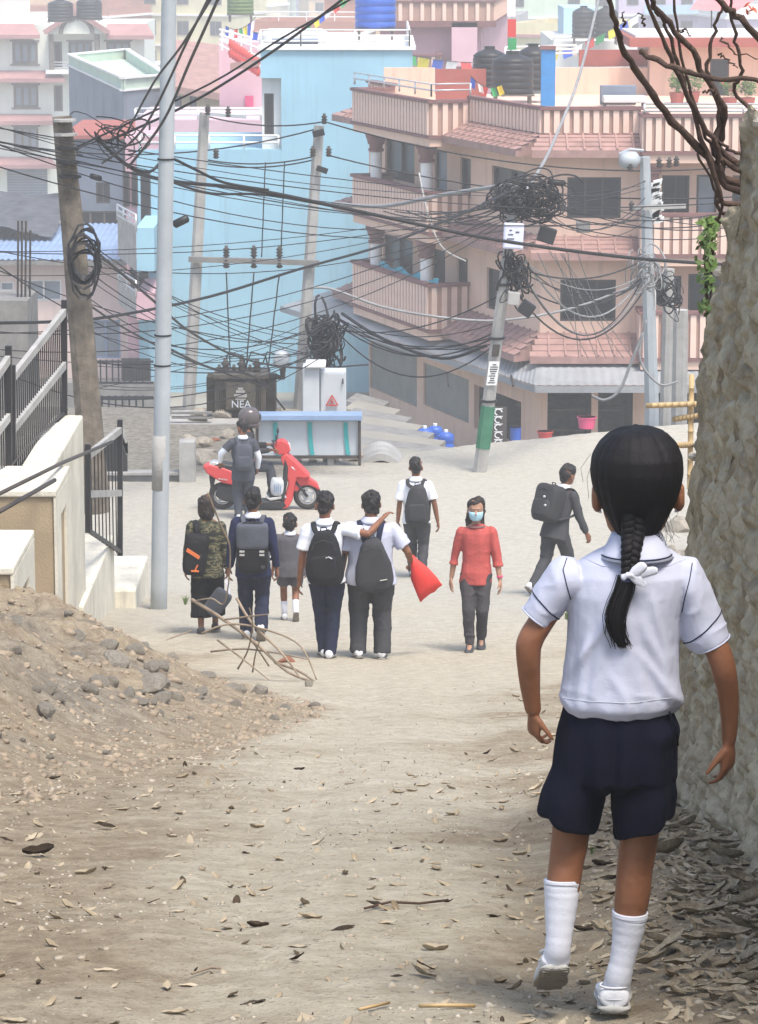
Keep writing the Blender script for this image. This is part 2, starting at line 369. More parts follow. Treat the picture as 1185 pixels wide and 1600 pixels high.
# ================================================================ buildings
UPV = Vector((0, 0, 1))
class Fac:
    def __init__(s, a, b, z0, z1):      # a -> b: left to right seen from outside
        s.O = Vector((a[0], a[1], z0)); d = Vector((b[0]-a[0], b[1]-a[1], 0)); s.W = d.length; s.U = d/s.W; s.N = s.U.cross(UPV); s.H = z1-z0; s.ops = []
    def uv(s, px, py):
        d = ray(px, py); t = s.O.dot(s.N)/d.dot(s.N); q = d*t-s.O; return q.dot(s.U), q.z
    def pt(s, u, v, o=0): return s.O+s.U*u+UPV*v+s.N*o
    def op(s, x0, yt, yb, x1):
        u0, v1 = s.uv(x0, yt); _, v0 = s.uv(x0, yb); u1, _ = s.uv(x1, yt); s.ops.append((u0, u1, v0, v1)); return s.ops[-1]
    def wall(s, mb, t=.16):
        W, H = s.W, s.H; us = sorted({0, W, *[c for o in s.ops for c in o[:2] if 0 < c < W]}); vs = sorted({0, H, *[c for o in s.ops for c in o[2:] if 0 < c < H]})
        for i in range(len(us)-1):
            for j in range(len(vs)-1):
                uc, vc = (us[i]+us[i+1])/2, (vs[j]+vs[j+1])/2
                if any(o[0] < uc < o[1] and o[2] < vc < o[3] for o in s.ops): continue
                mb.quad(s.pt(us[i], vs[j]), s.pt(us[i+1], vs[j]), s.pt(us[i+1], vs[j+1]), s.pt(us[i], vs[j+1]))
        for a, b, c, d in s.ops:
            q = [(a, c), (b, c), (b, d), (a, d)]
            for k in range(4):
                (u0, v0), (u1, v1) = q[k], q[(k+1) % 4]
                mb.quad(s.pt(u0, v0), s.pt(u0, v0, -t), s.pt(u1, v1, -t), s.pt(u1, v1))
    def obox(s, mb, u0, u1, v0, v1, o0, o1):
        return mb.obox(s.pt((u0+u1)/2, (v0+v1)/2, (o0+o1)/2), s.U*(u1-u0)/2, s.N*(o1-o0)/2, UPV*(v1-v0)/2)
def window(par, f, o, nx=2, fm='frame', gm='glass', fw=.06, rec=.12, name='window', trans=0, sill=None):
    u0, u1, v0, v1 = o; mb = MB()
    f.obox(mb, u0, u1, v0, v0+fw, -rec, -rec+.06); f.obox(mb, u0, u1, v1-fw, v1, -rec, -rec+.06)
    for k in range(nx+1):
        c = u0+fw/2+(u1-u0-fw)*k/nx; f.obox(mb, c-fw/2, c+fw/2, v0+fw, v1-fw, -rec, -rec+.058)
    if trans:
        c = v0+(v1-v0)*trans; f.obox(mb, u0+fw, u1-fw, c-fw/2, c+fw/2, -rec, -rec+.05)
    w = mb.build(name, M[fm], par)
    for k in range(nx):
        a = u0+fw/2+(u1-u0-fw)*k/nx; b = u0+fw/2+(u1-u0-fw)*(k+1)/nx
        m2 = MB(); f.obox(m2, a, b, v0+.01, v1-.01, -rec-.05, -rec-.012-.004*(k % 2)); m2.build('pane', M[gm], w)
    if sill:
        m3 = MB(); f.obox(m3, u0-.12, u1+.12, v0-.1, v0-.002, -.05, .09); f.obox(m3, u0-.12, u1+.12, v1+.002, v1+.1, -.05, .07)
        m3.build('sill', M[sill], w)
    return w
def shell(pts, z0, z1, facs, cap=True, capz=None):
    """walls of a polygonal building; facs: {side index: Fac}"""
    mb = MB(); n = len(pts)
    for i in range(n):
        f = facs.get(i) or Fac(pts[i], pts[(i+1) % n], z0, z1); f.wall(mb)
    mb.ngon([(p[0], p[1], capz if capz is not None else z1) for p in pts])
    return mb
SLAT = {}
def slat_mesh(h):
    k = round(h, 2)
    if k not in SLAT: SLAT[k] = MB().box(-.075, .075, -.03, .03, 0, k).mesh('parapet_slat'); SLAT[k].materials.append(M['pink_slat'])
    return SLAT[k]
def parapet(par, path, z0, z1, slats=True, cap='mauve', back='pink_gap', pitch=.245):
    back_mb = MB(); capm = MB(); b = BASE[par.name]
    for i in range(len(path)-1):
        p, q = Vector((*path[i], 0)), Vector((*path[i+1], 0)); d = q-p; L = d.length
        if L < .05: continue
        d /= L; n = d.cross(UPV)
        back_mb.obox((p+q)/2+UPV*(z0+z1)/2-n*.07, d*(L/2+.0), n*.05, UPV*(z1-z0)/2)
        capm.obox((p+q)/2+UPV*(z1+.045)-n*.04, d*(L/2+.06), n*.12, UPV*.043)
        capm.obox((p+q)/2+UPV*(z0-.04)-n*.04, d*(L/2+.06), n*.11, UPV*.038)
        if slats:
            m = max(1, int(L/pitch)); sm = slat_mesh(z1-z0-.03)
            for k in range(m):
                c = p+d*L*(k+.5)/m; o = bpy.data.objects.new('slat', sm); COL.objects.link(o); o.parent = par
                o.location = Vector((c.x, c.y, z0+.015))+n*.013-b; o.rotation_euler = (0, 0, math.atan2(d.y, d.x)); BASE[o.name] = b
    back_mb.build('parapet', M[back] if slats else M['pink'], par); capm.build('coping', M[cap], par)
def rail(par, path, z0, z1, n=3, m='steel', r=.025, post=1.2, name='railing'):
    mb = MB()
    for i in range(len(path)-1):
        p, q = Vector((*path[i], 0)), Vector((*path[i+1], 0)); L = (q-p).length
        for k in range(n):
            z = z0+(z1-z0)*(k+1)/n; mb.tube([p+UPV*z, q+UPV*z], r, 6)
        m_ = max(1, int(L/post))
        for k in range(m_+1):
            c = p+(q-p)*k/m_; mb.tube([c+UPV*z0, c+UPV*z1], r*1.1, 6)
    return mb.build(name, M[m], par, smooth=True)
def eave(par, p, q, z1, z0, out=.85, steps=4, ext=(0, 0)):
    p, q = Vector((*p, 0)), Vector((*q, 0)); d = (q-p); L = d.length; d /= L; n = d.cross(UPV); mb = MB()
    for k in range(steps):
        a, b = k/steps, (k+1)/steps
        za, zb = z1+(z0-z1)*a, z1+(z0-z1)*b; e0 = ext[0]*b; e1 = ext[1]*b
        P1, P2 = p-d*e0, q+d*e1
        mb.add([P1+n*out*a+UPV*za, P2+n*out*a+UPV*za, P2+n*out*b+UPV*(zb+.035), P1+n*out*b+UPV*(zb+.035), P1+n*out*b+UPV*(zb-.0), P2+n*out*b+UPV*(zb-.0)],
               [(0, 3, 2, 1), (3, 4, 5, 2)])
    P1, P2 = p-d*ext[0], q+d*ext[1]
    mb.add([P1+n*out+UPV*(z0+.0), P2+n*out+UPV*z0, P2+n*out+UPV*(z0-.16), P1+n*out+UPV*(z0-.16), p+UPV*(z0-.16), q+UPV*(z0-.16), p+UPV*z1, q+UPV*z1],
           [(0, 3, 2, 1), (3, 4, 5, 2), (0, 6, 4, 3), (1, 2, 5, 7)])
    # rolls between the tile columns
    m = max(2, int(L/.42))
    for k in range(m):
        c = p+d*L*(k+.5)/m; mb.beam(c+UPV*(z1+.02), c+n*out+UPV*(z0+.05), .05, .05)
    return mb.build('tiled_eave', M['eave'], par)
def column(par, c, z0, z1, r=.17):
    m = MB(); m.cyl(c, r, z0, z1-.5, 16); o = m.build('column', M['white'], par, smooth=False); autosmooth(o.data)
    k = MB()
    for a, b, w in ((z1-.5, z1-.42, .24), (z1-.42, z1-.28, .20), (z1-.28, z1-.12, .27), (z1-.12, z1, .32)): k.cyl(c, w*.9, a, b, 16, w)
    k.build('capital', M['mauve'], o)
    return o
# ---- pink corner building
A = (X(577, 600, 97), 97.0); B = (X(846, 300, 84), 84.0); C = (X(1000, 300, 84), 84.0); D = (14.5, 84.0)
PZ0 = -15.6; ZR = Z(209, 84)
pk = thing('corner_building', 'pink three storey corner building with mauve tiled eaves and striped balconies above the shops', 'building', (6, 90, PZ0))
fAB, fBC, fCD = Fac(A, B, PZ0, ZR), Fac(B, C, PZ0, ZR), Fac(C, D, PZ0, ZR)
wins = []
for q in ((602, 214, 277, 648), (769, 258, 324, 824), (599, 364, 425, 645), (761, 417, 481, 790)): wins.append((fAB, fAB.op(*q), 2, 'glass'))
for q in ((679, 233, 299, 699), (719, 245, 306, 736), (675, 387, 464, 696), (714, 400, 470, 731)): wins.append((fAB, fAB.op(*q), 1, 'glass_pale' if q[0] == 679 else 'glass'))
for q in ((887, 277, 341, 971), (876, 437, 502, 963)): wins.append((fBC, fBC.op(*q), 3, 'glass'))
for q in ((1035, 274, 340, 1078), (1022, 431, 476, 1065), (1076, 428, 500, 1128), (1145, 274, 340, 1185)): wins.append((fCD, fCD.op(*q), 2, 'glass'))
wins.append((fCD, fCD.op(1089, 273, 344, 1121), 1, 'glass_pale'))
sh = []      # shop openings
for q in ((578, 527, 605, 652), (662, 566, 632, 733)): sh.append(fAB.op(*q))
shop_open = [fAB.op(741, 600, 668, 815)]
so2 = [fBC.op(856, 612, 720, 925), fBC.op(935, 612, 720, 990)]; so3 = [fCD.op(1012, 612, 720, 1100)]
shell([A, B, C, D, (14.5, 103), (1.6, 101.5)], PZ0, ZR, {0: fAB, 1: fBC, 2: fCD}).build('wall', M['pink'], pk)
for f, o, n, g in wins: window(pk, f, o, n, gm=g)
for o in sh:
    mb = MB(); u0, u1, v0, v1 = o; n = 26
    for k in range(n):
        a, b = v0+(v1-v0)*k/n, v0+(v1-v0)*(k+.86)/n; fAB.obox(mb, u0, u1, a, b, -.1, -.06)
    fAB.obox(mb, u0, u1, v0, v1, -.13, -.1); mb.build('rolling_shutter', M['shutter'], pk)
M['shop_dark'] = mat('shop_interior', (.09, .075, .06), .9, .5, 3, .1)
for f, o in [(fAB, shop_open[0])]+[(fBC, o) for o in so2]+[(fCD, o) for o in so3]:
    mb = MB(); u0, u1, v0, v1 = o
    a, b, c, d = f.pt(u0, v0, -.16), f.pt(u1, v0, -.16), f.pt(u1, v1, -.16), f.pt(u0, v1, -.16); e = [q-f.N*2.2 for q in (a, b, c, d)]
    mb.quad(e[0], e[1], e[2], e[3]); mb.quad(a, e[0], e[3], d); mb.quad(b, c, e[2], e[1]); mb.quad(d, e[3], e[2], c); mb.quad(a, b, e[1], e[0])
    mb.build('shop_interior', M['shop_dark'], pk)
    g = MB()
    for k in range(3):
        zz = v0+.6+.55*k; f.obox(MB(), u0+.1, u1-.1, zz, zz+.05, -1.6, -1.2).build('shelf', M['frame_grey'], pk)
# levels: eaves and balconies
uB1, _ = fAB.uv(612, 200); uB2, _ = fAB.uv(735, 200); q1, q2 = fAB.pt(uB1, 0), fAB.pt(uB2, 0); nAB = fAB.N
def p2(v): return (v.x, v.y)
lev = [(Z(209, 84), Z(172, 84), Z(233, 84)), (Z(369, 84), Z(338, 84), Z(392, 84)), (Z(520, 84), Z(489, 84), Z(552, 84))]
for i, (zt, zp, ze) in enumerate(lev):
    bal = [p2(q1), p2(q1+nAB*1.2), p2(q2+nAB*1.2), p2(q2)]
    cbal = [C, (C[0], C[1]-1.1), (D[0], C[1]-1.1)]
    zb = ze+.02
    if i == 0:
        parapet(pk, [A, bal[0]], zt, zp); parapet(pk, bal, zb, zp-.1); parapet(pk, [bal[3], B, C], zt, zp); parapet(pk, cbal, zb+.0, zp-.12)
        rail(pk, [p2(q1+nAB*1.15), p2(q2+nAB*1.15), p2(q2)], zp+.08, zp+.42, 2); rail(pk, [(C[0], C[1]-1.05), (D[0], C[1]-1.05)], zp-.06, zp+.22, 3)
    else:
        zq = zp+.25; parapet(pk, bal, zb, zq-.1); parapet(pk, cbal, zb, zq-.15)
    MB().prism([p2(q1-nAB*.1), p2(q1+nAB*1.2), p2(q2+nAB*1.2), p2(q2-nAB*.1)], zb-.3, zb-.08).build('balcony_slab', M['pink'], pk)
    MB().prism([(C[0], C[1]+.1), (C[0], C[1]-1.1), (D[0], C[1]-1.1), (D[0], C[1]+.1)], zb-.3, zb-.08).build('balcony_slab', M['pink'], pk)
    eave(pk, p2(fAB.pt(-.1, 0)), p2(q1-fAB.U*.02), zt, ze, ext=(.9, 0)); eave(pk, p2(q2+fAB.U*.02), B, zt, ze, ext=(0, .3)); eave(pk, B, p2(Vector((*C, 0))-Vector((.02, 0, 0))), zt, ze, ext=(.3, 0))
    zlo = lev[i+1][2] if i < 2 else PZ0+2
    if i < 2:
        for px in (632, 713):
            u, _ = fAB.uv(px+4, 200); c = fAB.pt(u, 0, .95); column(pk, p2(c), zlo-.05, zb-.3)
        column(pk, (X(1018, 300, 83.2), 83.2), zlo-.05, zb-.3)
# awning over the shops
aw = thing('shop_awning', 'long grey corrugated tin awning over the shops of the pink corner building', 'awning', (B[0], B[1], Z(580, 84)))
mb = MB(); za, zb_ = Z(556, 84), Z(600, 82.3)
aL = fAB.pt(-2.6, 0, .0); aL.z = 0; path = [aL, Vector((*B, 0)), Vector((*C, 0)), Vector((D[0], D[1], 0))]; outp = [aL+nAB*2.0, Vector((B[0]-.2, B[1]-2.0, 0)), Vector((C[0], C[1]-2.0, 0)), Vector((D[0], D[1]-2.0, 0))]
for k in range(3):
    L = (path[k+1]-path[k]).length; n = int(L/.11)
    for j in range(n):
        t0, t1 = j/n, (j+1)/n; h0 = .02*(j % 2); h1 = .02*((j+1) % 2)
        mb.quad(path[k].lerp(path[k+1], t0)+UPV*(za+h0), outp[k].lerp(outp[k+1], t0)+UPV*(zb_+h0), outp[k].lerp(outp[k+1], t1)+UPV*(zb_+h1), path[k].lerp(path[k+1], t1)+UPV*(za+h1))
mb.build('roof_sheet', M['awning'], aw)
mb = MB()
for k in range(3): mb.beam(outp[k]+UPV*(zb_-.1), outp[k+1]+UPV*(zb_-.1), .04, .17)
mb.build('fascia', M['awning'], aw)
for k, px in ((0, 700), (0, 800), (1, 880), (2, 1010)):
    c = P(px, 610, 83.0); mb = MB().beam((c.x, 83.9, zb_+.05), (c.x, 83.9-1.6, zb_-.05), .05, .05); mb.build('bracket', M['black_iron'], aw)
# shop goods
def tubr(name, lab, px, py, Y, w, h, col, r2=1.2):
    c = P(px, py, Y); z0 = c.z-h/2; o = thing(name, lab, 'tub', (c.x, c.y, z0))
    MB().cyl((c.x, c.y), w/2, z0, z0+h, 18, w/2*r2).build('tub_body', col, o)
    m = MB(); m.rings([((c.x, c.y, z0+h-.03), (w/2*r2*1.06, 0, 0), (0, w/2*r2*1.06, 0)), ((c.x, c.y, z0+h), (w/2*r2*1.06, 0, 0), (0, w/2*r2*1.06, 0))], 18); m.build('rim', col, o)
M['hotpink'] = mat('hot_pink_plastic', (.70, .08, .20), .5, .1, 3, 0); M['red'] = mat('red_plastic', (.55, .06, .05), .5, .1, 3, 0)
tubr('plastic_tub', 'bright pink plastic tub in the dark shop front', 917, 660, 82.0, .40, .30, M['hotpink'])
tubr('plastic_tub', 'red plastic basin on the ground in front of the shop pillar', 852, 679, 82.0, .34, .18, M['red'])
tubr('plastic_drum', 'blue plastic drum standing at the open shop', 806, 678, 82.0, .28, .34, M['blue_plastic'], 1.0)
for k, (px, py, Y, lab) in enumerate(((664, 680, 76, 'blue water jug at the left of the pair by the shuttered shop'), (697, 686, 76, 'blue water jug at the right of the pair by the shuttered shop'), (680, 676, 77.5, 'blue water jug half hidden behind the pair of jugs'))):
    c = P(px, py, Y); z0 = c.z-.27; o = thing('water_jug', lab, 'jug', (c.x, c.y, z0), 'blue water jugs by the shop')
    MB().rings([((c.x, c.y, z0+a), (b, 0, 0), (0, b*.8, 0)) for a, b in ((0, .17), (.02, .2), (.12, .2), (.14, .185), (.2, .185), (.22, .2), (.34, .2), (.4, .16), (.44, .07))], 16).build('bottle', M['blue_plastic'], o, smooth=True)
    MB().cyl((c.x, c.y), .05, z0+.44, z0+.5, 12).build('cap', M['white'], o)
def pb(mb, x0, x1, y0, y1, Y, dep, yb=None):
    """box whose front face fills the pixel rectangle at distance Y"""
    a = P(x0, y0, Y); b = P(x1, y1, Y); xs_ = X(x0, (y0+y1)/2, Y), X(x1, (y0+y1)/2, Y)
    return mb.box(xs_[0], xs_[1], Y, Y+dep, b.z, a.z)
# teal cloth over the low balcony rail and a notice board at the shop
tc = thing('teal_cloth', 'teal blue cloth draped inside the lower left balcony of the corner building', 'cloth', P(690, 465, 88)); u0, _ = fAB.uv(640, 460); u1, _ = fAB.uv(735, 460); vz = lev[2][1]+.2-PZ0
m = MB(); n = 16; pts = []
for k in range(n+1): u = u0+(u1-u0)*k/n; pts.append((fAB.pt(u, vz+.12+.08*math.sin(k*1.3), .93), fAB.pt(u, vz-.25-.06*math.cos(k*2.1), 1.0+.03*math.sin(k*2))))
for k in range(n): m.quad(pts[k][0], pts[k+1][0], pts[k+1][1], pts[k][1])
m.build('cloth', mat('teal_cloth', (.06, .34, .42), .8, .2, 3, .2), tc)
sbd = thing('shop_board', 'dark upright shop board with white hand painted letters by the green banded pole', 'sign', P(779, 690, 81.5)); pb(MB(), 768, 792, 636, 700, 81.5, .06).build('panel', M['frame'], sbd)
for k in range(5):
    c = P(779, 644+12*k, 81.45); MB().rings([(c+Vector((.09*math.cos(t), 0, .075*math.sin(t))), (.016*math.cos(t), 0, .016*math.sin(t)), (0, .008, 0)) for t in np.linspace(.4*(k % 3), 4.4+.6*(k % 2), 14)], 6).beam(c+Vector((-.11, 0, .09)), c+Vector((.11, 0, .09)), .015, .02).build('letter', M['white'], sbd)
# roof terrace: back wall, red walls, tanks, post, sofa, plants
tw = thing('terrace_wall', 'pink and red parapet walls closing the roof terrace of the corner building', 'wall', (8, 101, ZR))
pb(MB(), 862, 1012, 106, 156, 101.5, .25).build('panel', M['pink'], tw); pb(MB(), 905, 1012, 78, 104, 101.9, .2).build('upper_panel', M['redbrown'], tw)
pb(MB(), 681, 760, 108, 166, 96, .2).build('red_panel', M['redbrown'], tw); pb(MB(), 600, 680, 106, 160, 99.5, .2).build('side_panel', M['pink'], tw)
ph = thing('rooftop_room', 'pink rooftop room with red brown roof edge at the right of the terrace', 'building', (13, 103, ZR))
f = Fac((X(1016, 100, 101), 101), (17, 101), ZR, Z(72, 101)); f.op(1110, 92, 150, 1140)
shell([p2(f.O), p2(f.O+f.U*f.W), (17, 106), (f.O.x, 106)], ZR, Z(72, 101), {0: f}).build('wall', M['pink'], ph); window(ph, f, f.ops[0], 1)
m = MB(); m.box(f.O.x-.7, 17.5, 100.2, 106.5, Z(72, 101)+.002, Z(58, 101)); m.build('roof_slab', M['redbrown'], ph)
MB().box(f.O.x-.5, 17.2, 100.6, 106.2, Z(58, 101)+.002, Z(54, 101)).build('roof_top', M['white'], ph)
def tank(px, py, Y, r, h, lab, col='black_plastic', group='rooftop water tanks', stand=0):
    c = P(px, py, Y); z0 = c.z; o = thing('water_tank', lab, 'water tank', (c.x, c.y, z0-stand), group)
    pr = [(0, .96)]
    for k in range(5): a = h*.8*k/5; pr += [(a+.01, 1), (a+h*.11, 1), (a+h*.125, .965), (a+h*.15, .965)]
    pr += [(h*.82, 1), (h*.9, .8), (h*.96, .5), (h, .3)]
    MB().rings([((c.x, c.y, z0+a), (r*b, 0, 0), (0, r*b, 0)) for a, b in pr], 24).build('tank_body', M[col], o, smooth=True)
    MB().cyl((c.x, c.y), r*.32, z0+h, z0+h+.08, 16).build('lid', M[col], o)
    if stand:
        for sx in (-1, 1):
            for sy in (-1, 1): MB().box(c.x+sx*r*.8-.04, c.x+sx*r*.8+.04, c.y+sy*r*.8-.04, c.y+sy*r*.8+.04, z0-stand, z0-.05).build('stand_leg', M['frame_grey'], o)
        MB().box(c.x-r, c.x+r, c.y-r, c.y+r, z0-.05, z0-.002).build('platform', M['frame_grey'], o)
    return o
tank(801, 146, 94, .62, 1.15, 'large round black water tank on the pink roof beside the blue post', stand=.35)
tank(765, 134, 97, .5, 1.1, 'smaller black water tank behind the large one on the pink roof', stand=.3)
tank(833, 140, 97.5, .5, 1.3, 'black water tank half hidden behind the blue rooftop post')
o = thing('blue_post', 'tall blue painted panel standing beside the black roof tank', 'post', P(857, 165, 92)); pb(MB(), 846, 868, 78, 166, 92, .35).build('panel', M['blue_plastic'] if False else mat('cobalt_paint', (.03, .20, .48), .6, .15, 3, .1), o); pb(MB(), 845, 869, 72, 77.5, 91.95, .45).build('cap', M['mauve'], o)
o = thing('rooftop_sofa', 'grey bench seat with backrest on the pink roof terrace', 'sofa', P(975, 166, 95))
a = P(940, 166, 95); b = P(1010, 166, 95); h0 = a.z
MB().box(a.x, b.x-.25, 95.6, 95.8, h0, Z(133, 95.7)).build('backrest', M['bluegrey'], o, bev=.03); MB().box(a.x+.05, b.x, 94.9, 95.55, h0+.1, h0+.3).build('seat', M['cabinet'], o, bev=.04)
for sx in (a.x+.1, b.x-.1): MB().box(sx-.04, sx+.04, 95, 95.1, h0, h0+.1).build('leg', M['black_iron'], o)
def leafball(mb, c, r, n, s=.09, rng=random):
    for _ in range(n):
        d = Vector((rng.gauss(0, 1), rng.gauss(0, 1), rng.gauss(0, 1))); d.normalize(); p = Vector(c)+Vector((d.x*r[0], d.y*r[1], d.z*r[2]))*rng.random()**.4
        a = Vector((rng.gauss(0, 1), rng.gauss(0, 1), rng.gauss(0, .6))).normalized(); b = a.orthogonal().normalized(); b = b*math.cos(rng.random()*6)+a.cross(b)*math.sin(3)
        mb.quad(p-a*s, p-b*s*.5, p+a*s, p+b*s*.5)
for px, py, w, lab, col in ((1140, 168, 16, 'red flowering plant in a terracotta pot on the roof terrace', 'red'), (1058, 160, 13, 'leafy plant in a pot in the terrace corner under the red cloth', None), (1082, 158, 20, 'wide dark shrub in a pot along the terrace wall', None), (1168, 168, 14, 'small green plant at the right end of the roof terrace', None)):
    c = P(px, py, 97); o = thing('potted_plant', lab, 'plant', c, 'potted plants on the pink roof')
    MB().cyl((c.x, c.y), .17, c.z-.05, c.z+.3, 14, .24).build('pot', M['redbrown'], o)
    mb = MB(); leafball(mb, (c.x, c.y, c.z+.62), (w/50, w/50, .34), 260, .07); mb.build('foliage', M['leafgreen'], o)
    if col:
        mb = MB(); leafball(mb, (c.x, c.y-.1, c.z+.7), (.26, .2, .26), 40, .05); mb.build('flowers', M['red'], o)
# ---- blue building
BY = 103.0; zt_, zl_ = Z(78, BY), Z(234, BY); bx0, bx1, bx2 = X(216, 400, BY), X(408, 200, BY), X(645, 90, BY)
bl = thing('blue_building', 'tall sky blue windowless building face behind the transformer', 'building', ((bx0+bx2)/2, BY, -15.6))
mb = MB(); nr = X(440, 180, BY)
mb.box(nr, bx2, BY, BY+9, -16.2, zt_); mb.build('tower_wall', M['blue_wall'], bl)
MB().box(bx1, nr-.002, BY, BY+8.9, Z(122, BY), zt_-.002).build('upper_wall', M['blue_wall'], bl)
MB().box(bx0, nr-.004, BY+.003, BY+8, -16.2, zl_).build('lower_wall', M['blue_wall'], bl)
MB().box(bx1-.1, bx2+.1, BY-.1, BY+9.1, zt_+.002, zt_+.1).build('coping', M['white'], bl)
f = Fac((bx1+.02, BY+.45), (nr-.01, BY+.45), zl_, Z(123, BY)); f.op(413, 146, 212, 428); mb = MB(); f.wall(mb); mb.build('recess_wall', M['white'], bl); window(bl, f, f.ops[0], 1)
rail(bl, [(bx0+.1, BY+.1), (nr-.1, BY+.1)], zl_, Z(212, BY), 2, m='white', r=.035, post=1.0)
rail(bl, [(bx1, BY+.2), (X(470, 60, BY), BY+.2), (bx2-.1, BY+.2), (bx2-.1, BY+8)], zt_+.1, zt_+.62, 3, m='white', r=.03)
# its side balconies on the left
for k, (y0, y1, x0) in enumerate(((270, 330, 190), (430, 460, 200))):
    pass
sb = thing('side_house', 'grey house edge with dark open balconies left of the blue building', 'building', (X(210, 400, 100), 100, -15.6))
xL, xR = X(186, 400, 100), X(240, 400, 100)
MB().box(xL, xR, 103.1, 108, -16.2, Z(215, 103)).build('wall', M['lilac'], sb)
for y0, y1, bm in ((356, 425, 'blue_wall'), (458, 500, 'lilac')):
    MB().box(X(213, y0, 99), X(241, y0, 99), 99, 103, Z(y1, 99), Z(y0, 99)).build('balcony_wall', M[bm], sb)
    m = MB(); a = X(184, 350, 102.5); m.add([(a, 102.5, Z(y0-30, 102.5)), (X(213, y0, 99)-.01, 99, Z(y0, 99)), (X(213, y0, 99)-.01, 99, Z(y1, 99)), (a, 102.5, Z(y1-25, 102.5))], [(0, 1, 2, 3), (3, 2, 1, 0)]); m.build('balcony_side', M['concrete'], sb)
    rail(sb, [(a, 102.5), (X(213, y0, 99), 99)], Z(y0, 100), Z(y0, 100)+.5, 3, r=.03)
for x0, x1, y0, y1 in ((193, 203, 268, 322), (206, 216, 268, 322), (220, 236, 270, 345), (204, 214, 405, 450), (217, 232, 405, 455), (190, 236, 560, 600)):
    mb = pb(MB(), x0, x1, y0, y1, 103.0, .08); mb.build('window', M['frame'], sb)
    pb(MB(), x0+2, x1-2, y0+2, y1-2, 102.96, .03).build('pane', M['glass'], sb.children[-1] if False else sb)
# ---- left cream house with pink eaves
HY = 205.0; hb = -21.5
ho = thing('cream_house', 'pale house with pink roof bands and a small gable at the top left', 'building', (X(100, 100, HY), HY, hb))
f = Fac((X(-60, 100, HY), HY), (X(226, 100, HY), HY), hb, Z(38, HY))
for q in ((19, 65, 100, 59), (107, 65, 104, 144), (166, 65, 100, 204), (21, 133, 168, 60), (21, 198, 234, 60)): window(ho, f, f.op(*q), 3, fm='frame_grey', gm='glass_pale', fw=.16, sill='frame_grey')
for q in ((83, 65, 107, 97), (84, 133, 174, 98)): window(ho, f, f.op(*q), 1, fm='frame_grey', gm='frame', fw=.12)
f.op(11, 262, 312, 74)
o_ = f.ops[-1]; m = MB()
for k in range(12): f.obox(m, o_[0], o_[1], o_[2]+(o_[3]-o_[2])*k/12, o_[2]+(o_[3]-o_[2])*(k+.85)/12, -.14, -.08)
m.build('garage_shutter', M['bluegrey'], ho)
shell([p2(f.O), p2(f.O+f.U*f.W), (f.O.x+f.W, HY+10), (f.O.x, HY+10)], hb, f.O.z+f.H, {0: f}).build('wall', M['cream_house'], ho)
M['pinkband'] = mat('rose_red_tile', (.36, .20, .19), .8, .15, 1, .2, 6, streak=.15)
for x0, x1, y0, y1 in ((-60, 66, 37, 53), (168, 243, 37, 54), (-60, 105, 110, 121), (160, 238, 110, 121), (-60, 92, 178, 187), (-60, 92, 245, 255)):
    a = P(x0, y0, HY); b = P(x1, y1, HY); m = MB()
    m.add([(a.x, HY-.05, a.z), (b.x-.5, HY-.05, a.z), (b.x, HY-1.3, b.z), (a.x, HY-1.3, b.z), (a.x, HY-.05, b.z-.25), (b.x-.5, HY-.05, b.z-.25), (b.x, HY-1.3, b.z-.25), (a.x, HY-1.3, b.z-.25)], [(0, 3, 2, 1), (3, 7, 6, 2), (4, 5, 6, 7), (1, 2, 6, 5), (0, 4, 7, 3)])
    m.build('roof_band', M['pinkband'], ho)
g = [P(72, 53, HY-1.2), P(168, 53, HY-1.2), P(120, 23, HY-1.2)]; m = MB(); m.add([*g, *[q+Vector((0, 3, 0)) for q in g]], [(0, 1, 2), (3, 5, 4), (0, 2, 5, 3), (1, 4, 5, 2), (0, 3, 4, 1)]); m.build('gable', M['cream_house'], ho)
m = MB()
for i in (0, 1): m.beam(g[i]+(g[i]-g[2])*.05+Vector((0, -.1, .15)), g[2]+Vector((0, -.1, .2)), .4, .3)
m.build('gable_trim', M['pinkband'], ho)
m = MB(); c = P(120, 53, HY-1.25); m.rings([(c+Vector((1.0*math.cos(t), 0, 1.0*math.sin(t))), (.13*math.cos(t), 0, .13*math.sin(t)), (0, .1, 0)) for t in np.linspace(0, math.pi, 12)], 6); m.build('gable_arch', M['frame_grey'], ho)
for px in (80, 152):
    m = MB(); c = P(px, 53, HY-1.0); m.cyl((c.x, c.y), .16, Z(110, HY-1), c.z, 10); m.build('column', M['frame_grey'], ho)
rail(ho, [(X(80, 100, HY-1), HY-1), (X(152, 100, HY-1), HY-1)], Z(109, HY), Z(96, HY), 3, r=.05, post=1.5)
MB().box(X(72, 110, HY-1.3), X(160, 110, HY-1.3), HY-1.4, HY, Z(114, HY), Z(108, HY)).build('balcony_slab', M['white'], ho)
